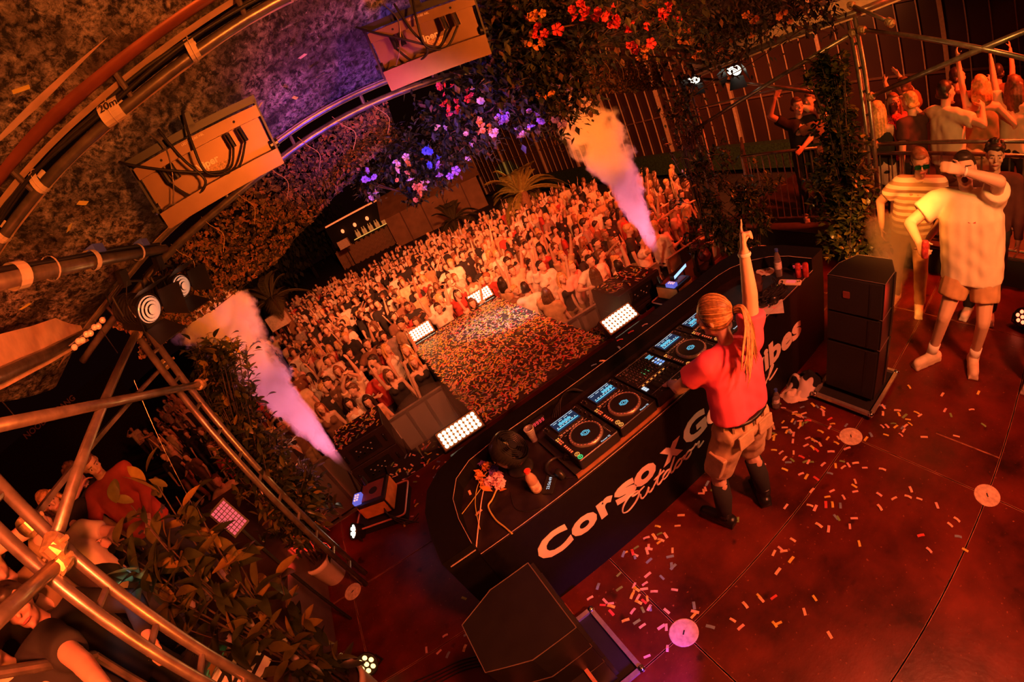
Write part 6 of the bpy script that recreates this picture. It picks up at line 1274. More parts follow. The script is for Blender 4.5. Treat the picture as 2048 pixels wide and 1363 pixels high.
spot(945, 605, PI, 1.68, 'both arms raised', True, 'pale pink top', 'brown', 'woman in pale top with both arms raised between the far blinders')
spot(908, 590, PI + .2, 1.70, 'hands clapping overhead', True, 'dark red top', 'dark', 'woman laughing with arms over her head behind the man in sunglasses')
spot(1025, 540, PI, 1.80, 'both arms raised', False, 'cream t-shirt', 'brown', 'man in cream t-shirt with arms up behind the dark cap')
spot(1085, 530, PI, 1.82, 'right arm raised', False, 'white t-shirt', 'dark', 'tall man in white t-shirt one arm up behind the right barrier group')
spot(330, 908, PI, 1.80, 'arms at the sides', False, 'black t-shirt', 'dark', 'man in black t-shirt standing beyond the left platform')
spot(320, 880, PI + .3, 1.72, 'arms at the sides', True, 'cream t-shirt', 'blond', 'blond woman in open cream shirt behind the man in black t-shirt')
spot(430, 960, PI, 1.78, 'elbow bent with a drink', False, 'cream t-shirt', 'brown', 'man in cream sweater beside the pink LED panel')
spot(330, 800, PI, 1.80, 'arms at the sides', False, 'white t-shirt', 'dark', 'man in printed white t-shirt behind the level brace')
spot(262, 858, PI + .4, 1.74, 'a phone held up', False, 'white t-shirt', 'dark', 'two-tone lit man in white t-shirt left of the guy wire')
spot(290, 862, PI - .4, 1.70, 'a pointing hand forward', False, 'tan shirt', 'dark', 'man in tan shirt pointing, left of the guy wire')
NMAN = len(CROWD)
_rng = random.Random(5); y = 5.75
while y < 36:
    st = .54 if y < 12 else (.56 if y < 20 else .68); x = -12.0
    while x < 15:
        cx, cy = x + _rng.uniform(-.19, .19), y + _rng.uniform(-.18, .18); x += st
        h = _rng.gauss(1.74, .08); px, py = proj((cx, cy, GZC + 1.62 * h / 1.75))
        if not inside(px, py, POLY): continue
        if .2 < cx < 2.65 and cy < 8.05: continue
        if cx < .5 and cy < 6.35: continue
        if cx < -3 and cy < 8 and _rng.random() < .75: continue
        if px < 560 and _rng.random() < .6: continue
        if any((cx - c[0])**2 + (cy - c[1])**2 < .16 for c in CROWD[:NMAN]): continue
        fem = _rng.random() < .42; g = _rng.choices(list(GEST), [17, 1.1, 1.1, .7, .6, 1.8, 3.5, .8])[0]; vs = [i for i, v in enumerate(VAR) if v['gest'] == g and v['fem'] == fem]
        hair = _rng.choices(['dark', 'brown', 'blond', 'grey'], [6, 4, 2, 1] if not fem else [4, 4, 4, 1.5])[0]
        CROWD.append((cx, cy, PI + _rng.gauss(0, .5) - math.atan2(1.5 - cx, cy) * .6, h if not fem else h - .07, _rng.choice(vs), PICK(_rng), hair, 0 if _rng.random() < .8 else _rng.choice((1, 2)), None))
    y += st * .98
CROWD = CROWD[:NMAN] + sorted(CROWD[NMAN:], key=lambda c: math.hypot(c[0], c[1]))
def zone(x, y):
    px, py = proj((x, y, .3))
    if px < 520: return 'behind left plume'
    if y < 8.2: return ('at left barrier' if x < .5 else 'at right barrier') if y < 6.6 else ('left of runway' if x < .5 else ('right of runway' if x < 4.6 else 'right of right plume'))
    if px > 1240: return 'behind right plume'
    if y < 12: return 'beyond runway tip' if -.5 < x < 3.5 else ('near left crowd' if x <= -.5 else 'near right crowd')
    if y < 18: return 'middle crowd' if x > 1 else 'middle left crowd'
    return 'back crowd below palms' if x > 3 else 'back crowd by fence'
def setmats(o, ms):
    for i, m in enumerate(ms): o.material_slots[i].link = 'OBJECT'; o.material_slots[i].material = m
def finish_crowd(D):
    def joined(k):
        co, fa, mi = [], [], []; n = 0
        for s, me in sorted(D[k], key=lambda t: t[0]):
            v = np.empty(len(me.vertices) * 3); me.vertices.foreach_get('co', v); co.append(v.reshape(-1, 3)); L = np.empty(len(me.loops), int); me.loops.foreach_get('vertex_index', L)
            ls = np.empty(len(me.polygons), int); me.polygons.foreach_get('loop_total', ls); st = np.concatenate([[0], np.cumsum(ls)])
            fa += [tuple(L[st[i]:st[i + 1]] + n) for i in range(len(ls))]; mi += [s] * len(ls); n += len(me.vertices)
        return np.concatenate(co), fa, mi
    meB = {}; rng = random.Random(3); far = dict(v=[], f=[], m=[]); pal = list(SKINS) + list(TOPS.values()) + BOT + list(HAIRM.values()); n0 = 0; cacheC = {}; seen = {}
    for i, (x, y, rz, h, vi, top, hair, sk, lab) in enumerate(CROWD):
        v = VAR[vi]; s = h / 1.75
        if i < 290:
            if lab is None:
                who = 'woman' if v['fem'] else 'man'; hs = {'short': 'short %s hair', 'long': 'long %s hair', 'bun': '%s bun', 'curly': 'curly %s hair'}[v['hair']] % HN[hair]
                lab = '%s in %s, %s, %s, %s' % (who, top, hs, {'elbow bent with a drink': 'elbow bent', 'a phone held up': 'hand held up', 'a pointing hand forward': 'hand reaching forward', 'hands clapping overhead': 'hands overhead', 'arms at the sides': 'arms down'}.get(v['gest'], v['gest']), zone(x, y))
                if seen.setdefault(lab, 0): pass
                seen[lab] += 1
            ms = [SKINS[sk], TOPS[top], BOT[rng.randrange(3)], HAIRM[hair]]
            if i < 95:
                e = empty('person', (x, y, GZC), rz, lab, 'person', 'people in the crowd'); e.scale = (s, s, s)
                for slot, me in D['crowd%dA' % vi]:
                    if not me.materials: me.materials.append(None)
                    o = link(('body', 'tank_top' if v['top'] == 'tank' else 't_shirt', 'trousers', 'hair')[slot], me, e); setmats(o, [ms[slot]])
            else:
                if vi not in meB:
                    co, fa, mi = joined('crowd%dB' % vi); me = bpy.data.meshes.new('person'); me.from_pydata(co.tolist(), [], fa); me.polygons.foreach_set('material_index', mi); me.polygons.foreach_set('use_smooth', [True] * len(fa))
                    for _ in range(4): me.materials.append(None)
                    me.update(); meB[vi] = me
                o = link('person', meB[vi], None, (x, y, GZC), (0, 0, rz), (s, s, s)); setmats(o, ms); tag(o, lab, 'person', 'people in the crowd')
        else:
            if vi not in cacheC: cacheC[vi] = joined('crowd%dC' % vi)
            co, fa, mi = cacheC[vi]; c, sn = math.cos(rz), math.sin(rz); P = co * s; P = np.stack([P[:, 0] * c - P[:, 1] * sn + x, P[:, 0] * sn + P[:, 1] * c + y, P[:, 2] + GZC], 1)
            ids = [pal.index(SKINS[sk]), pal.index(TOPS[top]), pal.index(BOT[rng.randrange(3)]), pal.index(HAIRM[hair])]
            far['v'].append(P); far['f'] += [tuple(a + n0 for a in f) for f in fa]; far['m'] += [ids[k] for k in mi]; n0 += len(P)
    if far['v']:
        me = bpy.data.meshes.new('distant_crowd'); me.from_pydata(np.concatenate(far['v']).tolist(), [], far['f']); [me.materials.append(m) for m in pal]; me.polygons.foreach_set('material_index', far['m']); me.polygons.foreach_set('use_smooth', [True] * len(far['f'])); me.update()
        o = link('distant_crowd', me); tag(o, 'far rows of the crowd packed up to the fence', 'crowd', kind='stuff')
    print('CROWD', len(CROWD), 'far tris', sum(len(f) - 2 for f in far['f']))
# ------------------------------------------------------------------ shrubs in pots
POTM = mat('white_pot', (.72, .58, .50), .6, var=.06); SOIL = mat('soil', (.05, .03, .02), .95, bump=1.0); WOODY = mat('woody_stem', (.05, .03, .018), .8)
LEAFM = [mat('leaf_olive', (.075, .072, .016), .30, var=.35, scale=14), mat('leaf_dark', (.022, .032, .010), .33, var=.4, scale=14), mat('leaf_gold', (.20, .14, .026), .30, var=.3, scale=14)]
def leaf_mesh(name, L, W, m, bend=.25, fold=.25):
    vs = []; fs = []; n = 7
    for i in range(n + 1):
        t = i / n; w = W * math.sin(PI * min(1, t * .96 + .04))**.8 * (1 - .25 * t); z = -bend * L * t * t; y = L * t
        vs += [(-w, y, z + fold * w), (0, y, z), (w, y, z + fold * w)]
    for i in range(n): a = i * 3; fs += [(a, a + 1, a + 4, a + 3), (a + 1, a + 2, a + 5, a + 4)]
    return MB().add(vs, fs).mesh(name, m, True)
def rosette_dirs(n, rng, up):
    s_, t_, w_ = basis(up); out = []
    for i in range(n):
        a = i * 2.4 + rng.uniform(-.3, .3); el = rng.uniform(.1, 1.1); out.append((s_ * math.cos(a) + t_ * math.sin(a)) * math.cos(el) + w_ * math.sin(el))
    return out
def leaf_mat(d, p, rng, sc):
    d = d.normalized(); s_, t_, _ = basis(d); r = rng.uniform(-.5, .5); x = s_ * math.cos(r) + t_ * math.sin(r); return Matrix.Translation(p) @ frame((0, 0, 0), x, d, x.cross(d)) @ Matrix.Scale(sc, 4)
def pot(e, r, h):
    MB().lathe([(r * .70, 0), (r * .74, .01), (r * .95, h * .82), (r, h * .84), (r * 1.02, h), (r * .90, h), (r * .88, h * .86)], 32, cap=False).build('pot', POTM, e, smooth=True); MB().lathe([(r * .89, h * .88), (.0005, h * .90)], 24, cap=False).build('soil', SOIL, e); MB().lathe([(r * .7, .002), (.0005, .002)], 24, cap=False).build('pot_base', POTM, e)
def shrub(label, base, potr, poth, clusters, L, W, nl, parts, seed, mats=LEAFM, spread=.06, stems=True):
    e = empty('potted_shrub', base, label=label, cat='shrub'); B = Vector(base); rng = random.Random(seed); pot(e, potr, poth)
    lm = [leaf_mesh('leaf', L, W, m, b_) for m, b_ in zip(mats, (.25, .4, .15))]; fol = MB(); st = MB(); tmp = [([tuple(v.co) for v in m.vertices], [tuple(p.vertices) for p in m.polygons]) for m in lm]
    for ci, c in enumerate(clusters):
        C = Vector(c) - B; r0 = Vector((rng.uniform(-.05, .05), rng.uniform(-.05, .05), poth * .85)); mid = r0.lerp(C, .5) + Vector((C.x * -.12, C.y * -.12, .12))
        path = smoothpath([r0, mid, C], 5)
        if ci < 9: st.tube(path, [.011 * (1 - .7 * k / (len(path) - 1)) for k in range(len(path))], 5)
        else: st.tube(path[-4:], [.005, .0045, .004, .003], 4)
        up = (path[-1] - path[-3]).normalized()
        for d in rosette_dirs(nl, rng, up):
            p = C - up * rng.uniform(0, L * 1.6) + Vector((rng.gauss(0, spread), rng.gauss(0, spread), rng.gauss(0, spread))) * .5; sc = rng.uniform(.6, 1.15); k = rng.choices(range(3), [5, 7, 2] if seed == 1 else [4, 7, 1])[0]; M = leaf_mat(d, p, rng, sc)
            if parts: o = link('leaf', lm[k], e); o.matrix_basis = M
            else: fol.mi = k; fol.add(tmp[k][0], tmp[k][1], M)
    st.build('stem', WOODY, e, smooth=True)
    if not parts: o = fol.build('foliage', list(mats), e, smooth=True); o['kind'] = 'stuff'
    return e
A = lambda l: [at(x, y, d=d) for x, y, d in l]
shrub('large-leaved olive green shrub filling the lower left beside the near post', (-1.62, 1.78, 0), .19, .34, A([(215, 1075, 2.35), (262, 1010, 2.45), (312, 965, 2.6), (352, 992, 2.5), (300, 1058, 2.35), (392, 1010, 2.55), (345, 1100, 2.35), (240, 1130, 2.3), (420, 1070, 2.5), (280, 1170, 2.35), (390, 1150, 2.45), (470, 1110, 2.6), (440, 1190, 2.55), (350, 1210, 2.45), (500, 1180, 2.7), (560, 1150, 2.9), (540, 1240, 2.8), (470, 1265, 2.65), (610, 1220, 3.0), (600, 1300, 3.0), (650, 1270, 3.1), (540, 1320, 2.85), (660, 1335, 3.15), (430, 1300, 2.65), (590, 1345, 3.0), (690, 1300, 3.2), (380, 1260, 2.5)]), .185, .038, 11, True, 1)
rng = random.Random(8)
def cloud(pts, n, r):
    out = []
    for _ in range(n): q = rng.choice(pts); out.append(at(q[0] + rng.gauss(0, r), q[1] + rng.gauss(0, r), d=q[2] + rng.gauss(0, .12)))
    return out
shrub('dark shrub in a white pot beside the left smoke machine', at(672, 1150, z=0), .17, .33, cloud([(440, 740, 3.7), (470, 800, 3.75), (500, 860, 3.8), (450, 850, 3.7), (540, 900, 3.9), (590, 950, 3.95), (610, 1000, 4.0), (560, 980, 3.9), (520, 940, 3.8), (430, 690, 3.6), (620, 1040, 4.1), (480, 900, 3.75), (580, 1030, 4.0), (410, 790, 3.65)], 240, 24), .11, .024, 15, False, 2)
p3 = Vector((4.28, 1.62, 0))
def column(b, z0, z1_, r, n, seed):
    g = random.Random(seed); return [Vector((b[0] + g.gauss(0, r), b[1] + g.gauss(0, r), z0 + (z1_ - z0) * g.random())) for _ in range(n)]
shrub('tall dark climber in a white pot on the ivy post at right', (4.28, 1.62, 0), .19, .40, column((4.46, 1.70), .55, 1.7, .14, 120, 5) + column((4.62, 1.76), 1.4, 2.62, .095, 110, 6), .085, .028, 22, False, 3)
q4 = at(1478, 520, z=0)
shrub('bushy dark shrub in front of the gate railing', (4.62, 3.02, 0), .18, .34, cloud([(1400, 400, 5.6), (1440, 350, 5.7), (1480, 380, 5.6), (1430, 450, 5.4), (1490, 440, 5.5), (1520, 360, 5.8), (1390, 330, 5.8), (1460, 300, 5.8), (1520, 420, 5.6), (1470, 490, 5.2), (1380, 470, 5.5)], 120, 20), .10, .020, 17, False, 4)
shrub('small pale-lit bush under the white spotlight at the far right post', (4.95, 4.15, -.02), .15, .3, cloud([(1372, 240, 6.3), (1355, 262, 6.4), (1385, 255, 6.3), (1368, 285, 6.3)], 34, 14), .08, .016, 9, False, 5)
# ------------------------------------------------------------------ camouflage net
NETM = [mat('net_olive', (.20, .13, .05), .85), mat('net_rust', (.36, .15, .06), .85), mat('net_dark', (.045, .03, .02), .9)]
def net(x0, x1, drop, label, n, seed):
    g = random.Random(seed); e = empty('camouflage_net', ((x0 + x1) / 2, 3.0, z1s((x0 + x1) / 2)), label=label, cat='net'); O = e.location; b = MB(); cord = MB()
    def S(u, v):
        x = x0 + (x1 - x0) * u; L = drop(u); return Vector((x, 3.02 + .16 * math.sin(PI * v * .9) + .04 * noise.noise(Vector((x * 3, v * 3, 1))), z1s(x) - .02 - L * v - .03 * noise.noise(Vector((x * 4, v * 2, 7)))))
    for i in range(n):
        u, v = g.random(), g.random(); p = S(u, v) - O; s = g.uniform(.012, .026); d = Vector((g.gauss(0, .5), -1 + g.gauss(0, .5), g.gauss(0, .5))).normalized(); s_, t_, w_ = basis(d); a = g.random() * 6.28; p1 = s_ * math.cos(a) + t_ * math.sin(a); p2 = w_.cross(p1); b.mi = g.choices((0, 1, 2), (4, 3, 5))[0]
        b.add([p - p1 * s, p + p2 * s * .6 + w_ * .006, p + p1 * s, p - p2 * s * .6 + w_ * .006], [(0, 1, 2, 3)])
    o = b.build('net_scraps', NETM, e); o['kind'] = 'stuff'
    for k in range(26): u = g.random(); cord.tube([S(u, 0) - O, S(u + .01, .5) - O, S(u, 1) - O], .002, 4)
    for k in range(5): cord.tube([S(t, k / 4) - O for t in np.linspace(0, 1, 30)], .002, 4)
    cord.build('net_cords', NETM[2], e)
    for k in range(9):
        u = (k + .5) / 9; p = S(u, 0) - O; MB().tube(smoothpath([p + Vector((0, -.02, .06)), p + Vector((.03, -.05, -.02)), p + Vector((.05 + .04 * g.random(), -.06, -.12)), p + Vector((.02, -.07, -.22))]), .0025, 4).build('tie_cord', mat('straw_cord', (.62, .40, .16), .8), e)
    return e
net(-1.6, .85, lambda u: .30 + .20 * math.sin(PI * min(1, u * 1.1)), 'rust-brown camouflage net hanging from the left of the front arch', 5200, 3)
net(2.15, 3.75, lambda u: .26 + .06 * math.sin(PI * u), 'darker camouflage net hanging from the right of the front arch', 2600, 4)
# ------------------------------------------------------------------ hanging flowers
GM = [mat('garland_dark', (.022, .030, .014), .6, var=.5), mat('garland_green', (.07, .075, .025), .6, var=.4), mat('garland_brown', (.15, .075, .03), .6, var=.4)]
FM_ = {'red': mat('flower_red', (.80, .06, .07), .55, var=.25, scale=60), 'purple': mat('flower_violet', (.40, .26, .74), .55, var=.2, scale=60), 'white': mat('flower_pale', (.74, .58, .56), .55, var=.2, scale=60), 'blue': mat('flower_blue', (.06, .12, .70), .55), 'orange': mat('flower_orange', (.80, .33, .09), .55, var=.3, scale=60)}
def flower_mesh(name, r, n, cone):
    b = MB(); vs = []
    for k in range(n):
        a = 2 * PI * k / n; u = Vector((math.cos(a), math.sin(a), 0)); v = Vector((-math.sin(a), math.cos(a), 0)); c = Vector((0, 0, 0)); w = r * .42
        b.add([c, u * r * .35 - v * w * .5 + Vector((0, 0, r * cone * .5)), u * r * .75 - v * w + Vector((0, 0, r * cone * .9)), u * r * 1.05 + Vector((0, 0, r * cone * .8)), u * r * .75 + v * w + Vector((0, 0, r * cone * .9)), u * r * .35 + v * w * .5 + Vector((0, 0, r * cone * .5))], [(0, 1, 2, 3, 4, 5)])
    b.cap((0, 0, 0), (0, 0, r * cone * .8 + .008), .003, n=5); return b
FMESH = {k: [flower_mesh('blossom', r, n, c).mesh('blossom', m) for r, n, c in ((.032, 5, .9), (.022, 6, 1.3), (.028, 7, .7))] for k, m in FM_.items()}
def garland(label, blobs, flowers, nleaf, seed, size=.035, nstem=8):
    g = random.Random(seed); P = [(at(x, y, d=d), r) for x, y, d, r in blobs]; O = P[0][0]; e = empty('flower_garland', O, label=label, cat='flowers'); b = MB(); W = [r**2 for _, r in P]
    for i in range(nleaf):
        c, r = g.choices(P, W)[0]; p = c - O + Vector((g.gauss(0, .45), g.gauss(0, .45), g.gauss(0, .45))) * r; p.z = min(p.z, roofz(p.x + O.x, p.y + O.y) - .10 - O.z); d = Vector((g.gauss(0, 1), g.gauss(0, 1) - .3, g.gauss(0, .8) - .4)).normalized(); s_, t_, w_ = basis(d); s = size * g.uniform(.6, 1.3); b.mi = g.choices((0, 1, 2), (6, 3, 2))[0]
        b.add([p, p + d * s * .5 + s_ * s * .32, p + d * s * 1.2 - t_ * s * .2, p + d * s * .5 - s_ * s * .32], [(0, 1, 2), (0, 2, 3)])
    o = b.build('foliage', GM, e); o['kind'] = 'stuff'; st = MB()
    for k in range(nstem): c, r = g.choice(P); c2, _ = g.choice(P); st.tube(smoothpath([c - O + Vector((0, 0, r * .5)), c.lerp(c2, .5) - O + Vector((g.gauss(0, .05), -.03, -.05)), c2 - O + Vector((0, 0, -r * .6))]), .004, 4)
    st.build('stem', GM[2], e)
    for (x, y, d, col, n, sp) in flowers:
        for k in range(n):
            p = at(x + g.gauss(0, sp), y + g.gauss(0, sp), d=d - .12) - O; p.z = min(p.z, roofz(p.x + O.x, p.y + O.y) - .12 - O.z); w = (Vector(CAMC) - (p + O)).normalized() * .6 + Vector((g.gauss(0, .6), g.gauss(0, .6), g.gauss(0, .6) - .3)); s_, t_, w_ = basis(w); fo = link('blossom', g.choice(FMESH[col]), e); fo.matrix_basis = frame(p, s_, t_, w_) @ Matrix.Rotation(g.random() * 6, 4, 'Z') @ Matrix.Scale(g.uniform(.6, 1.2), 4)
    return e
garland('thick hanging mass of leaves and violet and red blossoms below the front arch', [(900, 215, 3.1, .22), (960, 200, 3.1, .26), (1030, 190, 3.1, .28), (1090, 210, 3.1, .26), (1060, 120, 2.9, .28), (1000, 120, 2.9, .26), (1130, 150, 3.1, .24), (900, 290, 3.2, .18), (960, 270, 3.2, .18), (870, 240, 3.15, .16), (1040, 60, 2.7, .28), (1000, 40, 2.6, .24), (1120, 90, 3.0, .24), (1150, 205, 3.2, .16), (1100, 40, 2.7, .22)],
        [(890, 185, 3.0, 'red', 5, 12), (905, 210, 3.0, 'red', 8, 14), (935, 190, 3.0, 'red', 3, 8), (1003, 225, 3.0, 'purple', 5, 9), (1005, 245, 3.0, 'purple', 4, 8), (1033, 160, 3.0, 'purple', 4, 9), (970, 250, 3.0, 'orange', 6, 12), (960, 172, 3.0, 'white', 4, 12), (1070, 235, 3.0, 'purple', 4, 8), (1035, 265, 3.05, 'white', 4, 9), (990, 270, 3.05, 'white', 4, 10), (880, 255, 3.05, 'white', 3, 7), (1115, 235, 3.1, 'purple', 4, 10), (1150, 190, 3.1, 'white', 4, 12), (945, 300, 3.1, 'white', 3, 10), (1090, 180, 3.0, 'orange', 4, 14), (850, 300, 3.1, 'blue', 3, 10), (875, 335, 3.1, 'purple', 3, 10), (1130, 165, 3.0, 'purple', 5, 14), (1160, 215, 3.1, 'white', 4, 8)], 8500, 1, .05)
garland('trailing garland with pale and blue blossoms hanging lower left of the flower mass', [(800, 290, 3.2, .16), (830, 330, 3.2, .16), (780, 330, 3.25, .13), (870, 350, 3.2, .14), (730, 350, 3.3, .13), (740, 380, 3.3, .10), (830, 375, 3.3, .10), (825, 395, 3.3, .08), (890, 325, 3.2, .13)],
        [(740, 348, 3.2, 'purple', 4, 7), (745, 385, 3.2, 'white', 3, 6), (830, 385, 3.2, 'orange', 7, 11), (840, 365, 3.2, 'white', 5, 10), (905, 340, 3.1, 'purple', 3, 5), (795, 320, 3.1, 'white', 4, 10), (860, 315, 3.1, 'blue', 2, 8), (815, 350, 3.2, 'orange', 3, 9)], 2600, 2, .042)
garland('dark leafy garland with orange-red blossoms along the top centre', [(1080, 15, 2.3, .16), (1180, 40, 2.4, .18), (1250, 20, 2.3, .18), (1330, 30, 2.5, .20), (1200, 90, 2.6, .16), (1300, 80, 2.8, .16)],
        [(1085, 55, 2.4, 'red', 8, 18), (1070, 90, 2.5, 'orange', 5, 14), (1185, 25, 2.3, 'red', 7, 16), (1225, 35, 2.3, 'red', 8, 18), (1265, 70, 2.4, 'red', 6, 16), (1320, 40, 2.5, 'red', 4, 16), (1290, 100, 2.8, 'orange', 4, 14), (1170, 10, 2.3, 'red', 5, 16), (1060, 20, 2.3, 'orange', 5, 14)], 1100, 3, .04)
garland('dark hanging foliage with orange trumpet flowers above the small spotlights', [(1370, 20, 3.0, .22), (1420, 60, 3.4, .22), (1480, 50, 3.4, .24), (1540, 30, 3.4, .22), (1600, 20, 3.5, .20), (1440, 100, 3.8, .20), (1390, 90, 3.6, .18), (1650, 25, 3.6, .16), (1370, 170, 4.0, .2), (1360, 220, 4.2, .2)],
        [(1360, 60, 3.3, 'orange', 8, 16), (1380, 95, 3.5, 'orange', 6, 14), (1450, 95, 3.7, 'orange', 5, 12), (1340, 30, 3.0, 'red', 5, 14), (1500, 40, 3.4, 'orange', 5, 16), (1420, 80, 3.6, 'orange', 6, 14), (1570, 30, 3.4, 'orange', 3, 12)], 2600, 4, .045)
# ------------------------------------------------------------------ confetti
CF = {'yellow': mat('paper_yellow', (.82, .62, .10), .7), 'pink': mat('paper_pink', (.88, .48, .42), .7), 'peach': mat('paper_peach', (.88, .55, .34), .7), 'green': mat('paper_green', (.22, .40, .12), .7), 'blue': mat('paper_blue', (.22, .32, .48), .7), 'red': mat('paper_red', (.75, .08, .08), .7)}
def strip_mesh(m, k): return MB().add([(-.025, -.009, .001), (0, -.009, .002 + .004 * k), (.025, -.009, .001), (.025, .009, .001), (0, .009, .0015 + .006 * k), (-.025, .009, .0015)], [(0, 1, 4, 5), (1, 2, 3, 4)]).mesh('confetti_strip', m)
CM = {c: [strip_mesh(m, k) for k in (0, .5, 1)] for c, m in CF.items()}; g = random.Random(31); CW = [('yellow', 6), ('pink', 5), ('peach', 6), ('green', 2), ('blue', 3), ('red', 1)]
def confetto(p, where, grp, rx=0.0):
    c = g.choices([a for a, _ in CW], [b_ for _, b_ in CW])[0]; o = link('confetti_strip', g.choice(CM[c]), None, p, (g.gauss(0, .05) + rx, g.gauss(0, .05), g.random() * PI)); s = g.uniform(.85, 1.15); o.scale = (s, s, s); tag(o, '%s paper confetti strip %s' % (c, where), 'confetti', grp)
ZONES = [((1600, 880), 60, 34, 'on the floor right of the boots'), ((1570, 850), 40, 30, 'on the floor right of the boots'), ((1690, 960), 60, 22, 'on the floor below the near disc'), ((1760, 850), 40, 26, 'on the floor beside the right loudspeaker dolly'), ((1640, 1010), 70, 18, 'on the floor below the boots'), ((1700, 800), 50, 16, 'on the floor beside the right loudspeaker dolly'), ((1560, 1180), 60, 16, 'on the empty floor at the lower middle'), ((1290, 1090), 40, 26, 'on the floor along the desk foot'), ((1250, 1190), 50, 26, 'on the floor by the pink-lit dolly'), ((1330, 1240), 40, 16, 'on the floor by the pink-lit dolly'), ((1380, 980), 30, 10, 'on the floor along the desk foot'), ((880, 930), 40, 26, 'on the floor left of the desk end'), ((830, 1000), 60, 16, 'on the floor left of the desk end'), ((900, 1250), 70, 8, 'on the floor by the dark loudspeaker stack'), ((1850, 1060), 80, 8, 'on the floor at the right'), ((1900, 860), 60, 8, 'on the floor at the right')]
for (px, py), sp, n, where in ZONES:
    k = 0
    while k < n:
        p = at(px + g.gauss(0, sp), py + g.gauss(0, sp * .7), z=.002); 
        if -.45 < p.x < 3.55 and 1.55 < p.y < 2.46: k += .3; continue
        if p.y > 3.85 or (2.62 < p.x < 3.3 and .75 < p.y < 1.3): k += .3; continue
        confetto((p.x, p.y, .0025), where, 'confetti on the stage floor'); k += 1
for (px, py) in ((1262, 664), (1240, 680), (1238, 695), (1188, 730), (1205, 722), (1290, 650), (940, 985), (958, 1025), (1015, 925)):
    p = at(px, py, z=LZ if px not in (940, 958, 1015) else TZ); confetto((p.x, p.y, p.z + .002), 'on top of the desk', 'confetti on the desk')
def confetti_stuff(name, label, n, fn):
    b = MB()
    for i in range(n):
        x, y, z = fn(); a = g.random() * PI; c, s = math.cos(a), math.sin(a); l, w = .030 * g.uniform(.7, 1.2), .010; b.mi = g.choices(range(6), [5, 4, 6, 3, 1.5, 2])[0]; dz = g.uniform(0, .012)
        b.add([(x - c * l + s * w, y - s * l - c * w, z + .003), (x + c * l + s * w, y + s * l - c * w, z + .003 + dz), (x + c * l - s * w, y + s * l + c * w, z + .005 + dz), (x - c * l - s * w, y - s * l + c * w, z + .005)], [(0, 1, 2, 3)])
    o = b.build(name, list(CF.values())); tag(o, label, 'confetti', kind='stuff'); return o
def _cw():
    while True:
        x, y = g.uniform(.44, 2.40), g.uniform(3.97, 7.55)
        if g.random() < .75 + .5 * noise.noise(Vector((x * 1.5, y * 1.5, 3))): return x, y, 0.0
confetti_stuff('runway_confetti', 'dense litter of paper confetti covering the runway', 3500, _cw)
confetti_stuff('box_confetti', 'confetti scattered over the front boxes and bass speakers', 420, lambda: g.choice(((g.uniform(-.86, .44), g.uniform(3.97, 4.52), -.10), (g.uniform(2.92, 3.72), g.uniform(4.15, 4.72), .345), (g.uniform(-1.25, -.6), g.uniform(4.66, 5.2), .405), (g.uniform(2.45, 2.8), g.uniform(3.97, 4.5), -.10))))
for i, (px, py, d, rx) in enumerate(((42, 178, 2.0, .6), (165, 405, 1.9, .5), (138, 455, 1.9, .5), (286, 402, 2.2, .5), (250, 485, 2.3, .5), (605, 112, 2.4, .6), (50, 612, 2.2, .5), (590, 195, 2.6, .6), (520, 210, 2.5, .5), (640, 150, 2.6, .5))):
    p = at(px, py, d=d); z = roofz(p.x, p.y) - .07; t = (z - 2.74) / (p.z - 2.74); o = link('confetti_strip', CM['yellow' if i != 5 else 'peach'][0], None, Vector(CAMC) + (p - Vector(CAMC)) * min(1.0, t * .97), (PI - .25, .1, .4 + i)); o.scale = (1.1, 1.1, 1); tag(o, 'yellow paper confetti strip clinging under the foil roof', 'confetti', 'confetti under the roof')
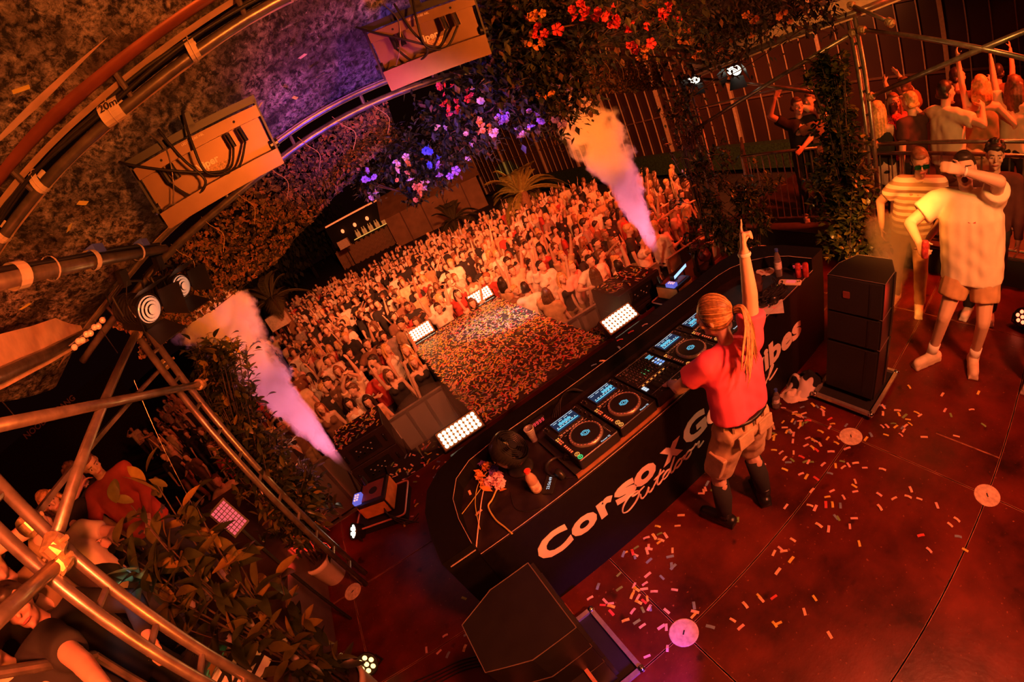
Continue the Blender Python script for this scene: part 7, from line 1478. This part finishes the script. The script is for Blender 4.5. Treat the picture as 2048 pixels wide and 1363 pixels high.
# ------------------------------------------------------------------ smoke
def smoke_mat(name, dens, col, sc, axis0, axis1, r0, r1, aniso=.1, th=.42, edge=1.0):
    """thick smoke around an axis: density from distance to the axis, broken by noise"""
    m = bpy.data.materials.new(name); m.use_nodes = True; nt = m.node_tree; nt.nodes.clear(); N = nt.nodes.new; L = nt.links.new
    out = N('ShaderNodeOutputMaterial'); v = N('ShaderNodeVolumePrincipled'); v.inputs['Color'].default_value = (*col, 1); v.inputs['Anisotropy'].default_value = aniso; L(v.outputs[0], out.inputs['Volume'])
    g = N('ShaderNodeTexCoord'); nz = N('ShaderNodeTexNoise'); nz.inputs['Scale'].default_value = sc; nz.inputs['Detail'].default_value = 5; nz.inputs['Roughness'].default_value = .6; L(g.outputs['Object'], nz.inputs['Vector'])
    sep = N('ShaderNodeSeparateXYZ'); L(g.outputs['Object'], sep.inputs[0])
    def M(op, a, b_=None, c=None):
        n = N('ShaderNodeMath'); n.operation = op
        for i, q in enumerate((a, b_, c)):
            if q is None: continue
            if isinstance(q, (int, float)): n.inputs[i].default_value = q
            else: L(q, n.inputs[i])
        return n.outputs[0]
    H = axis1[2]; t = M('DIVIDE', sep.outputs['Z'], H); ax = M('MULTIPLY', t, axis1[0]); ay = M('MULTIPLY', t, axis1[1])
    dx = M('SUBTRACT', sep.outputs['X'], ax); dy = M('SUBTRACT', sep.outputs['Y'], ay); rr = M('SQRT', M('ADD', M('MULTIPLY', dx, dx), M('MULTIPLY', dy, dy)))
    rad = M('MULTIPLY_ADD', t, r1 - r0, r0); q = M('DIVIDE', rr, rad)
    amp = M('MULTIPLY_ADD', t, 1.7 * edge, .35); nn = M('MULTIPLY', M('SUBTRACT', nz.outputs['Fac'], .5), amp); f = M('SUBTRACT', M('ADD', 1.0 - th + .0, nn), q)
    tp = N('ShaderNodeMapRange'); tp.inputs[1].default_value = .86; tp.inputs[2].default_value = 1.0; tp.inputs[3].default_value = 0; tp.inputs[4].default_value = 1.2; L(t, tp.inputs[0]); f = M('SUBTRACT', f, tp.outputs[0])
    d = N('ShaderNodeMapRange'); d.inputs[1].default_value = 0; d.inputs[2].default_value = .22; d.inputs[3].default_value = 0; d.inputs[4].default_value = dens; L(f, d.inputs[0]); L(d.outputs[0], v.inputs['Density'])
    return m
def plume(label, base, top, r0, r1, dens, col, sc):
    B, Tp = Vector(base), Vector(top); ax = Tp - B; m = smoke_mat('smoke_' + label[:5], dens, col, sc, (0, 0, 0), (ax.x, ax.y, ax.z), r0, r1); b = MB(); n = 14; P = []; R = []
    for i in range(n + 1): t = i / n * 1.04; P.append(ax * t); R.append((r0 + (r1 - r0) * t) * (1.0 + .55 * t))
    b.tube(P, R, 16); o = b.build('smoke_plume', m, None, base, smooth=True); tag(o, label, 'smoke'); return o
def haze(label, loc, r, dens, col):
    m = bpy.data.materials.new('thin_haze'); m.use_nodes = True; nt = m.node_tree; nt.nodes.clear(); o_ = nt.nodes.new('ShaderNodeOutputMaterial'); v = nt.nodes.new('ShaderNodeVolumeScatter'); v.inputs['Color'].default_value = (*col, 1); v.inputs['Density'].default_value = dens; nt.links.new(v.outputs[0], o_.inputs['Volume'])
    o = MB().ell((0, 0, 0), (r, r, r * .6), nu=20, nv=12).build('light_haze', m, None, loc, smooth=True); tag(o, label, 'haze')
haze('thin amber haze around the nearest glowing blinder', (.02, 4.45, .22), .55, .55, (1, .85, .7)); haze('thin amber haze around the blinder right of the runway', (2.75, 4.40, .28), .5, .45, (1, .85, .7))
nozL = at(715, 952, d=4.75); nozR = at(1329, 542, d=6.1)
plume('left plume of thick smoke, pink below and orange at the top', (-1.09, 3.98, .42), (-1.24, 3.98, 2.98), .03, .70, 15, (.92, .86, .85), 4.2)
plume('right plume of thick smoke rising behind the desk, orange at the top', (3.70, 3.98, .40), (3.14, 3.98, 2.98), .03, .70, 15, (.92, .86, .85), 4.0)
plume('loose orange haze drifting low beside the sunglasses man', (4.05, 1.25, .10), (4.35, 1.10, 1.15), .30, .60, 4.0, (.97, .80, .6), 3.0)
lamp('added_haze_fill', 'SPOT', (2.1, .7, 2.95), 1100, (1.0, .25, .03), (4.2, 1.2, .7), .1, 30, .8)  # unseen spot added because the low haze stayed dark
lamp('plume_pink_left', 'SPOT', (-.75, 3.30, .45), 380, (1.0, .22, .40), (-1.15, 3.98, 1.5), .06, 75, .8)
lamp('plume_pink_right', 'SPOT', (3.2, 3.25, .6), 380, (1.0, .20, .34), (3.6, 3.98, 1.4), .06, 75, .8)
lamp('plume_orange_left', 'SPOT', (.5, 2.6, 2.5), 1000, (1.0, .17, .012), (-1.2, 3.98, 2.4), .08, 34, .8)
lamp('plume_orange_right', 'SPOT', (2.2, 2.6, 2.45), 1000, (1.0, .19, .02), (3.3, 3.98, 2.35), .08, 40, .8)
# ------------------------------------------------------------------ finish the figures
JOINED = run_fuse()
finish_crowd(JOINED)
bpy.context.view_layer.update()
